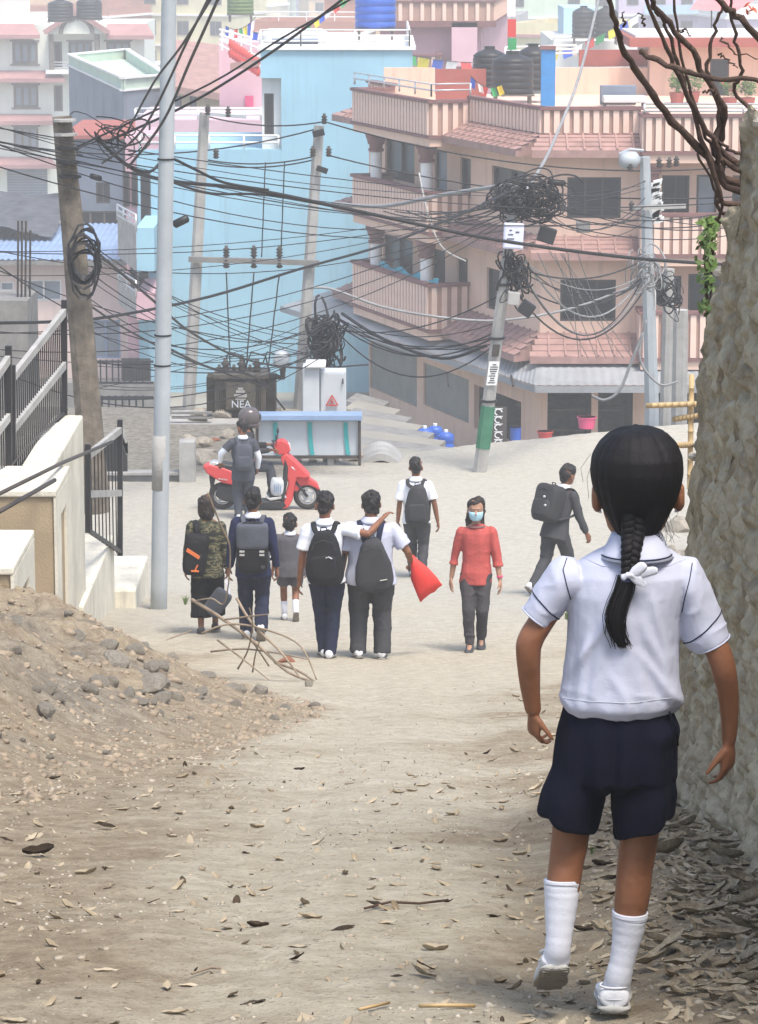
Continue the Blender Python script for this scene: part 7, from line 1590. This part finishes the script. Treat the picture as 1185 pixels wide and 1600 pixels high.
for s in (-1, 1):
    for k in range(2):
        y0 = rs_.uniform(690, 770); x0 = 994+s*rs_.uniform(64, 71); x1 = x0+s*rs_.uniform(-6, 14); y1 = y0+rs_.uniform(25, 70)
        m.tube([G(x0, y0, rs_.uniform(-20, 20)), G((x0+x1)/2+s*rs_.uniform(2, 11), (y0+y1)/2), G(x1, y1, rs_.uniform(-20, 20))], .0005, 3, cap=False)
for k in range(26):
    x0 = 1012+rs_.uniform(-8, 34); m.tube([G(x0, 800+rs_.uniform(-10, 25), -20), G(x0+rs_.uniform(0, 10), 835, -26), G(x0+rs_.uniform(-4, 20), 835+rs_.uniform(5, 28), -24)], .0005, 3, cap=False)
for k in range(70):
    th = rs_.uniform(-1.9, 1.9); ph = rs_.uniform(.2, 1.9); pts = []
    for j in range(6):
        p_ = ph+j*.09; t_ = th+j*rs_.uniform(-.03, .03); d_ = Vector((math.sin(t_)*math.sin(p_), -math.cos(t_)*math.sin(p_), math.cos(p_))); hit = bv.ray_cast(cen, d_)
        if hit[0] is None: break
        pts.append(hit[0]+d_*(.001+.0022*j*rs_.random()))
    if len(pts) > 3: m.tube(pts, .0004, 3, cap=False)
o = m.build('loose_strands', M['ghair'], girl); o['kind'] = 'stuff'
# braid: three strands plaited
m = MB(); NB = 60; y0, y1 = 800, 898
for q in range(3):
    pts = []; rr = []
    for j in range(NB+1):
        t = j/NB; ph = t*math.pi*2*3.2+q*2*math.pi/3; w = np.interp(t, [0, .3, 1], [19, 15.5, 10]); x = 993-10*t+w*.70*math.sin(ph); dyy = -44-14*t-w*.42*math.sin(2*ph)*1.0+np.interp(t, [0, .4, .6, 1], [8, 4, -12, -16]); pts.append(G(x, y0+(y1-y0)*t, dyy)); rr.append(w*.60*KG)
    m.tube(pts, rr, 10)
me = m.mesh('braid', True); a = vco(me); setco(me, a+vno(me)*(.0009*noise(a*np.array([1, 1, .25]), 150, 3))[:, None]); link('braid', me, M['ghair'], girl)
# tail below the tie: a tapering sheaf
m = MB(); cl = [(980, 898, -74), (976, 920, -76), (966, 945, -78), (961, 965, -78), (964, 990, -76), (973, 1010, -74)]
d = dense(cl, 4); wd_ = np.interp(np.linspace(0, 1, len(d)), [0, .3, .6, .85, 1], [11, 13, 13, 9, 3])
m.tube([G(*p) for p in d], [w*KG for w in wd_], 14, side=VX, flat=.65); m.build('braid_tail', M['ghair'], girl, smooth=True)
m = MB()
for k in range(170):
    ox = rs_.gauss(0, .55); oy = rs_.uniform(-.9, .5); pts = []; ln = rs_.uniform(.72, 1.04); endx = rs_.gauss(0, 7)
    for j in range(10):
        t = min(1, j/9*ln); i_ = t*(len(d)-1); i0 = int(i_); f_ = i_-i0; p = [d[i0][q]*(1-f_)+d[min(i0+1, len(d)-1)][q]*f_ for q in range(3)]; w = np.interp(t, [0, .3, .6, 1], [11, 13.5, 13.5, 10]); pts.append(G(p[0]+ox*w+endx*max(0, t-.6)*1.6, p[1]+max(0, j/9*ln-1)*110, p[2]+oy*w*.7))
    m.tube(pts, .0009, 3, cap=False)
o = m.build('tail_strands', M['ghair'], girl); o['kind'] = 'stuff'
# white cloth scrunchie
m = MB(); c = G(985, 898, -72)
m.rings([(c+Vector((.0+.015*math.cos(t), .015*math.sin(t), .003*math.sin(3*t))), (.007*math.cos(t), .007*math.sin(t), 0), (0, 0, .009+.003*math.sin(5*t))) for t in np.linspace(0, 2*math.pi, 40)], 10, cap=False)
for sx, sz, L in ((1, .25, .048), (.8, -.45, .036), (.75, .7, .03)):
    e = c+Vector((sx*L, -.018, sz*L)); m.tube([c+Vector((0, -.014, 0)), c.lerp(e, .5)+Vector((0, -.008, 0)), e], [.005, .010, .008], 10, side=VZ, flat=.15, rnd=True)
me = cloth(m.mesh('x', True), .004, 40, 3); link('scrunchie', me, M['sock'], girl)
MB().rings([(G(981, 902, -74), (.017, 0, 0), (0, .013, 0)), (G(980, 908, -75), (.017, 0, 0), (0, .013, 0))], 14).build('hair_tie', M['navy'], girl)
# ================================================================ stones, rubble, leaves, twigs
def rock(s, seed, fl=.7, sharp=.35):
    import bmesh
    bm = bmesh.new(); bmesh.ops.create_icosphere(bm, subdivisions=2, radius=1); me = bpy.data.meshes.new('stone'); bm.to_mesh(me); bm.free()
    a = vco(me); rr_ = random.Random(seed)
    for k in range(9):      # cut facets
        d = np.array([rr_.gauss(0, 1), rr_.gauss(0, 1), rr_.gauss(0, .8)]); d /= np.linalg.norm(d); h = rr_.uniform(.55, .85); t = a @ d; a = a-np.outer(np.maximum(0, t-h), d)
    a = a*np.array([rr_.uniform(.8, 1.4), rr_.uniform(.7, 1.1), fl*rr_.uniform(.7, 1.2)])*s; a += s*.06*noise(a/s, 3, seed)[:, None]; setco(me, a); return me
RK = [rock(1, k) for k in range(12)]
for k, me in enumerate(RK): me.materials.append(M['brick'] if k == 6 else M['stone'])
def put(me, name, x, y, s, lab, cat, group, rn, sink=.25, z=None):
    o = bpy.data.objects.new(name, me); COL.objects.link(o); o.location = (x, y, (gz(x, y) if z is None else z)+s*(.45-sink)); o.scale = (s*rn.uniform(.8, 1.3), s*rn.uniform(.8, 1.3), s*rn.uniform(.7, 1.2)); o.rotation_euler = (rn.uniform(-.3, .3), rn.uniform(-.3, .3), rn.uniform(0, 6.3)); BASE[o.name] = o.location.copy()
    return tag(o, lab, cat, group)
def gpx(px, py):      # ground point seen at a pixel
    d = ray(px, py); ts = np.linspace(5/d.y, 72/d.y, 500); z = height(d.x*ts, d.y*ts, False); k = int(np.argmax(d.z*ts < z)) or 1
    ts = np.linspace(ts[k-1]-.15/d.y, ts[k]+.15/d.y, 24); z = height(d.x*ts, d.y*ts); k = int(np.argmax(d.z*ts < z)) or 12
    return Vector((d.x*ts[k], d.y*ts[k], float(z[k])))
rk = random.Random(4)
named = [(180, 1040, 20, 'tallest upright grey stone of the heap on the dirt bank'), (240, 1075, 17, 'pale angular stone at the right of the stone heap'), (222, 1057, 12, 'rounded stone behind the pale angular one in the heap'), (155, 1073, 12, 'brownish stone at the left foot of the stone heap'), (75, 1083, 15, 'flat pale stone lying left of the stone heap'), (205, 1085, 10, 'small low stone in the middle of the heap'), (275, 1093, 13, 'triangular stone just right of the heap'), (405, 1085, 11, 'lone pointed stone near the road edge below the brushwood'), (70, 1118, 14, 'earth coloured stone half buried low on the bank'), (120, 1030, 9, 'small stone on the upper bank above the heap'), (448, 1035, 8, 'reddish stone among the dry twigs'), (483, 1072, 7, 'dark stone at the tip of the brushwood'), (270, 1030, 8, 'flat stone on the crest right of the tallest stone'), (28, 978, 10, 'white edged stone slab on the upper left of the bank')]
for px, py, w, lab in named:
    q = gpx(px, py); put(RK[rk.randrange(12)] if 'reddish' not in lab else RK[6], 'stone', q.x, q.y, w*q.y/FP*1.5, lab, 'stone', 'stones on the dirt bank', rk)
for k in range(70):
    y = rk.uniform(13, 27); e = float(np.interp(y, EY, EX)); x = e-abs(rk.gauss(.3, .8))
    q = gpx(rk.gauss(190, 110), rk.gauss(1085, 55)) if k < 40 else Vector((x, y, 0))
    if q.x > float(np.interp(q.y, EY, EX))+.2: continue
    put(RK[rk.choice((0, 1, 2, 3, 4, 5, 7, 8, 9, 10, 11, rk.randrange(12)))], 'stone', q.x, q.y, rk.uniform(.012, .045)*(q.y/14), 'small loose stone scattered on the dirt bank', 'stone', 'small stones scattered on the bank', rk)
for px, py, w, lab in ((1062, 830, 34, 'large pale boulder between the girl and the rough wall'), (1068, 872, 26, 'pinkish boulder just below the largest one beside the wall'), (1050, 862, 15, 'small stone left of the boulders beside the wall'), (1072, 905, 18, 'grey boulder lowest of those beside the wall'), (1066, 1068, 12, 'grey stone at the wall side behind the shorts'), (848, 940, 9, 'small stone by the foot of the leaning boy')):
    q = gpx(px, py); put(RK[rk.randrange(12)], 'boulder' if w > 16 else 'stone', q.x, q.y, w*q.y/FP*.9, lab, 'boulder' if w > 16 else 'stone', 'boulders beside the rough wall', rk, .3)
for k in range(46):      # rubble behind the scooter and below the steps
    px = rk.uniform(265, 640); y = rk.uniform(53.5, 60); q = P(px, 700, y)
    put(RK[rk.randrange(12)], 'stone', q.x, y, rk.uniform(.06, .24), 'broken grey stone in the rubble behind the board and transformer', 'stone', 'rubble behind the hoarding board', rk)
def scatter(name, n, fn, meshes, kind_mat, seed):
    """many tiny pieces joined into one real mesh"""
    rn = np.random.default_rng(seed); V = []; Fc = []; off = 0
    for k in range(n):
        r_ = fn(rn)
        if r_ is None: continue
        x, y, s, tilt = r_; b = meshes[rn.integers(len(meshes))]; a = rn.uniform(0, 6.28); ca, sa = math.cos(a), math.sin(a); v = b[0]*s
        if tilt: t1 = rn.normal(0, tilt); v = v @ np.array([[1, 0, 0], [0, math.cos(t1), math.sin(t1)], [0, -math.sin(t1), math.cos(t1)]])
        v = v @ np.array([[ca, sa, 0], [-sa, ca, 0], [0, 0, 1]]); V.append((x, y, v)); Fc.append(b[1]+off); off += len(v)
    zz = height(np.array([q[0] for q in V]), np.array([q[1] for q in V])); vv = np.concatenate([q[2]+np.array([q[0], q[1], z]) for q, z in zip(V, zz)])
    fs = np.concatenate(Fc); me = bpy.data.meshes.new(name); me.vertices.add(len(vv)); me.vertices.foreach_set('co', vv.astype(np.float32).ravel()); k = fs.shape[1]
    me.loops.add(fs.size); me.loops.foreach_set('vertex_index', fs.ravel().astype(np.int32)); me.polygons.add(len(fs)); me.polygons.foreach_set('loop_start', np.arange(0, fs.size, k, dtype=np.int32)); me.polygons.foreach_set('loop_total', np.full(len(fs), k, dtype=np.int32)); me.update(calc_edges=True)
    o = link(name, me, kind_mat); tag(o, kind='stuff'); return o
def ico(sub, seed):
    import bmesh
    bm = bmesh.new(); bmesh.ops.create_icosphere(bm, subdivisions=1, radius=1); bm.verts.ensure_lookup_table(); v = np.array([list(q.co) for q in bm.verts]); f = np.array([[q.index for q in p.verts] for p in bm.faces]); bm.free()
    rr_ = random.Random(seed+50)
    for k in range(6):
        d = np.array([rr_.gauss(0, 1), rr_.gauss(0, 1), rr_.gauss(0, .9)]); d /= np.linalg.norm(d); h = rr_.uniform(.4, .75); t = v @ d; v = v-np.outer(np.maximum(0, t-h), d)
    return v*(1+.3*noise(v, 1.7, seed))[:, None]*np.array([1.1, .8, .6]), f
PE = [ico(1, k) for k in range(8)]
def pebble_pos(rn):
    y = 6.2*(4.2)**(rn.random()**.9); e = float(np.interp(y, EY, EX)); m = rn.random()
    if m < .55: x = e-abs(rn.normal(0, .9))+.25
    elif m < .8: x = rn.uniform(-.16*y-.1, 1.1 if y < 12 else .14*y)
    else: x = rn.normal(.75+.03*y, .3)
    if y < 12 and x > 1.1: return None
    return x, y, abs(rn.normal(0, .006))+.002+(.012 if rn.random() < .04 else 0), 0
scatter('gravel', 7000, pebble_pos, PE, mat('gravel_stone', (.24, .20, .15), .95, .5, 3, .2, 60, c2=(.42, .37, .29)), 5)
# clods on the bank
def clod_pos(rn):
    y = rn.uniform(11, 29); e = float(np.interp(y, EY, EX)); x = e-abs(rn.normal(.5, 1.0))+.1; return x, y, abs(rn.normal(0, .016))+.006+(.03 if rn.random() < .03 else 0), 0
scatter('dirt_clods', 3000, clod_pos, PE, mat('earth_clod', (.22, .17, .12), .95, .5, 2.5, .3, 60, c2=(.36, .29, .21)), 6)
# leaves
def leaf(seed, curl, n=7):
    rr_ = random.Random(seed); v = []; f = []
    for i in range(n):
        t = i/(n-1); w = .42*math.sin(math.pi*min(.98, t*.93+.04))**.75*(1-.25*t)
        for j, s in enumerate((-1, -.5, 0, .5, 1)):
            y = (t-.5)*2; x = s*w; z = curl*(abs(s)**1.6*w*1.4)+curl*.45*y*y*(1 if rr_.random() < 2 else 0)+.05*math.sin(t*9+s*4+seed)+.05*rr_.uniform(-1, 1)+(.03 if j == 2 else 0)*-1
            v.append((x, y, z))
    for i in range(n-1):
        for j in range(4): a = i*5+j; f.append([a, a+1, a+6, a+5])
    return np.array(v), np.array(f)
LF = [leaf(k, c) for k, c in enumerate((.25, .5, -.3, .8, .15, -.5, .6, .35))]
def litter_pos(rn):
    m = rn.random()
    if m < .62:      # drift at the wall foot
        y = rn.uniform(6.2, 11.4); x = 1.06-abs(rn.normal(0, .19))-.02*rn.random()
        if rn.random() > .95-(11-y)*.02: return None
    elif m < .68: y = rn.uniform(6.3, 9.0); x = rn.normal(.66, .2)
    elif m < .9: y = 6.2*(2.6)**rn.random(); x = rn.uniform(-.15*y, 1.0)
    else: y = rn.uniform(11, 24); x = rn.normal(1.0+.03*y, .35)
    if x > 1.12 and y < 12: return None
    return x, y, rn.uniform(.012, .034), .35
scatter('leaf_litter', 2600, litter_pos, LF, M['leafdry'], 8)
scatter('dark_leaf_litter', 140, litter_pos, LF, M['leafbrown'], 9)
def far_debris(rn):
    y = 6.2*(3.6)**rn.random(); x = rn.uniform(-.15*y, .13*y) if y > 12 else rn.uniform(-.15*y, .95); return x, y, abs(rn.normal(0, .0035))+.0025, .5
scatter('leaf_crumbs', 240, far_debris, LF, M['leafbrown'], 10)
scatter('pale_leaf_crumbs', 320, far_debris, LF, M['leafdry'], 12)
def clump_pos(rn):
    y = 6.2*(3.2)**rn.random(); x = rn.uniform(-.16*y, .15*y) if y > 12 else rn.uniform(-.16*y, 1.0)
    if noise(np.array([[x*1.0, y*.6, 0]]), 1.6, 77)[0] < .12: return None
    return x, y, abs(rn.normal(0, .0045))+.002, .6
scatter('leaf_flecks', 2600, clump_pos, LF, M['leafbrown'], 14); scatter('grit', 5000, clump_pos, PE, M['stone'], 15)
LM = []
for k, (v, f) in enumerate(LF):
    me = bpy.data.meshes.new('dry_leaf'); me.from_pydata([tuple(q) for q in v], [], [tuple(q) for q in f.tolist()]); me.polygons.foreach_set('use_smooth', [True]*len(me.polygons)); LM.append(me)
LMB = [m_.copy() for m_ in LM]
for a_, b_ in zip(LM, LMB): a_.materials.append(M['leafdry']); b_.materials.append(M['leafbrown'])
def lf(px, py, w, lab, dark=0, k=None, grp='dry leaves lying on the road', tilt=.3, up=.012):
    w *= .8 if dark else 1
    q = gpx(px, py); o = bpy.data.objects.new('dry_leaf', (LMB if dark else LM)[rk.randrange(8) if k is None else k]); COL.objects.link(o); s = w*q.y/FP/2; o.scale = (s, s, s); o.location = (q.x, q.y, gz(q.x, q.y)+up); o.rotation_euler = (rk.gauss(0, tilt), rk.gauss(0, tilt), rk.uniform(1.2, 1.9)); tag(o, lab, 'leaf', grp)
for px, py, w, lab, dk in ((535, 1453, 52, 'dark curled leaf in the middle of the near road', 1), (665, 1517, 42, 'dark leaf right of centre near the bottom edge', 1), (585, 1421, 34, 'dark leaf at the left end of the broken twig', 1), (702, 1416, 20, 'small dark leaf at the right end of the broken twig', 1), (45, 1238, 44, 'dark flat leaf at the left edge of the road', 1), (168, 1297, 34, 'dark upturned leaf on the left of the road', 1), (60, 1340, 66, 'dark split leaf low at the left edge', 1), (10, 1318, 30, 'dark leaf cut by the left edge', 1), (465, 1505, 34, 'brown leaf fragment left of centre near the bottom', 1), (620, 1535, 26, 'tiny dark leaf next to the pale one near the bottom', 1), (1105, 1502, 62, 'ochre curled leaf right of the girls planted shoe', 0), (1030, 1340, 90, 'large curled dry leaf standing against the wall foot', 0), (1148, 1318, 60, 'large cupped brown leaf at the wall foot', 0), (990, 1396, 44, 'pale leaf behind the right sock', 0), (1120, 1465, 54, 'pale flat leaf on the litter near the right edge', 0), (935, 1330, 36, 'brown leaf between the girls knees', 1), (660, 1530, 46, 'pale leaf near the bottom right of centre', 0), (240, 1415, 28, 'thin leaf scrap at the left of the near road', 1)):
    lf(px, py, w, lab, dk)
for k in range(150):
    px = rk.uniform(900, 1185); py = rk.uniform(1290, 1590)
    if rk.random() < .7 and px < 1040: continue
    lf(px, py, rk.uniform(30, 68), 'dry grey brown leaf in the litter at the foot of the rough wall', 0, grp='leaf litter at the wall foot', tilt=.35, up=rk.uniform(.005, .03))
def twig(pts, r, lab, grp='twigs on the ground', m='dry_twig', lift=.01):
    P3 = []
    for (x, y) in pts: q = gpx(x, y); P3.append(Vector((q.x, q.y, q.z+lift)))
    o = MB().tube(P3, r, 5).build('twig', M[m], smooth=True); tag(o, lab, 'twig', grp)
twig([(562, 1585), (608, 1573)], .004, 'pale straight twig at the bottom of the picture', m='bamboo'); twig([(655, 1580), (700, 1579), (742, 1578)], .005, 'pale twig right of the straight one at the bottom', m='bamboo')
twig([(570, 1426), (610, 1416), (655, 1418), (700, 1412)], .004, 'long broken twig in the near middle of the road', m='bark'); twig([(300, 1530), (330, 1520), (345, 1522)], .003, 'thin bent twig at the bottom left')
twig([(765, 1125), (840, 1119)], .003, 'short thin twig beside the girls left hand')
for k in range(40): x, y = rk.uniform(860, 1180), rk.uniform(1180, 1590); a = rk.uniform(-30, 30); twig([(x, y), (x+a, y+rk.uniform(-6, 6))], .0022, 'thin dry stalk in the litter beside the wall', 'thin stalks in the litter', lift=.02)
for k in range(26): x, y = rk.uniform(20, 860), rk.uniform(1200, 1590); a = rk.uniform(-24, 24); twig([(x, y), (x+a, y+rk.uniform(-3, 3))], .0018, 'thin straw lying on the trodden road', 'straws on the road', lift=.008)
# grass tufts
def tuft(px, py, h, n, lab, grp=None):
    q = gpx(px, py); o = thing('grass_tuft', lab, 'grass', q, 'small green plants on the ground'); m = MB(); s = h*q.y/FP
    for k in range(n):
        a = rk.uniform(0, 6.28); l = s*rk.uniform(.5, 1); b = q+Vector((math.cos(a), math.sin(a), 0))*s*.08; e = b+Vector((math.cos(a)*l*.5, math.sin(a)*l*.5, l)); c = b.lerp(e, .5)+Vector((0, 0, l*.15)); w = Vector((-math.sin(a), math.cos(a), 0))*s*.03; m.add([b-w, b+w, c+w*.8, c-w*.8, e], [(0, 1, 2, 3), (3, 2, 4)])
    m.build('blades', M['leafgreen'], o)
tuft(1105, 1275, 55, 9, 'green grass tuft at the foot of the rough wall'); tuft(290, 945, 18, 24, 'little green weed beside the black bag of the camouflage girl'); tuft(925, 1335, 22, 12, 'tiny weed behind the girls knee'); tuft(885, 968, 22, 26, 'low weed by the road edge below the girls sleeve')
# brushwood heap by the left group
bw_ = [([(300, 937), (345, 965), (400, 1005), (450, 1050), (505, 1070)], .017), ([(370, 935), (395, 975), (440, 1020), (470, 1060)], .014), ([(300, 940), (330, 935), (352, 940), (360, 860), (345, 820), (325, 770)], .010), ([(315, 990), (360, 975), (420, 985), (470, 1010), (495, 1062)], .011), ([(330, 1018), (380, 1014), (430, 1020), (480, 1030)], .010), ([(372, 1045), (388, 1015), (395, 975), (390, 950)], .009), ([(420, 1040), (400, 1010), (378, 985)], .009), ([(352, 968), (400, 962), (418, 960)], .010), ([(430, 1035), (470, 1050), (500, 1072)], .014), ([(395, 1050), (400, 1020), (410, 990)], .008), ([(455, 1070), (480, 1085), (500, 1095)], .008), ([(340, 1000), (380, 1030), (420, 1062)], .009), ([(300, 985), (260, 1000)], .008)]
hb_ = thing('brushwood', 'dry thin branches sticking up out of the bank beside the left pupils', 'branches', gpx(470, 1060))
for k, (pts, r) in enumerate(bw_):
    n = len(pts); YB = gpx(495, 1068).y; P3 = [P(x, y, YB+.25+(.5*(1-i/(n-1)) if k % 2 else .9*(1-i/(n-1)))) for i, (x, y) in enumerate(pts)]; out = []
    for i in range(n-1):
        p0, p1, p2_, p3 = P3[max(0, i-1)], P3[i], P3[i+1], P3[min(n-1, i+2)]
        for j in range(5): t = j/5; out.append(.5*((2*p1)+(p2_-p0)*t+(2*p0-5*p1+4*p2_-p3)*t*t+(3*p1-p0-3*p2_+p3)*t**3))
    out.append(P3[-1]); MB().tube(out, [r*(1-.5*i/len(out)) for i in range(len(out))] if k != 2 else r*.7, 6).build('branch', M['dry_twig'], hb_, smooth=True)
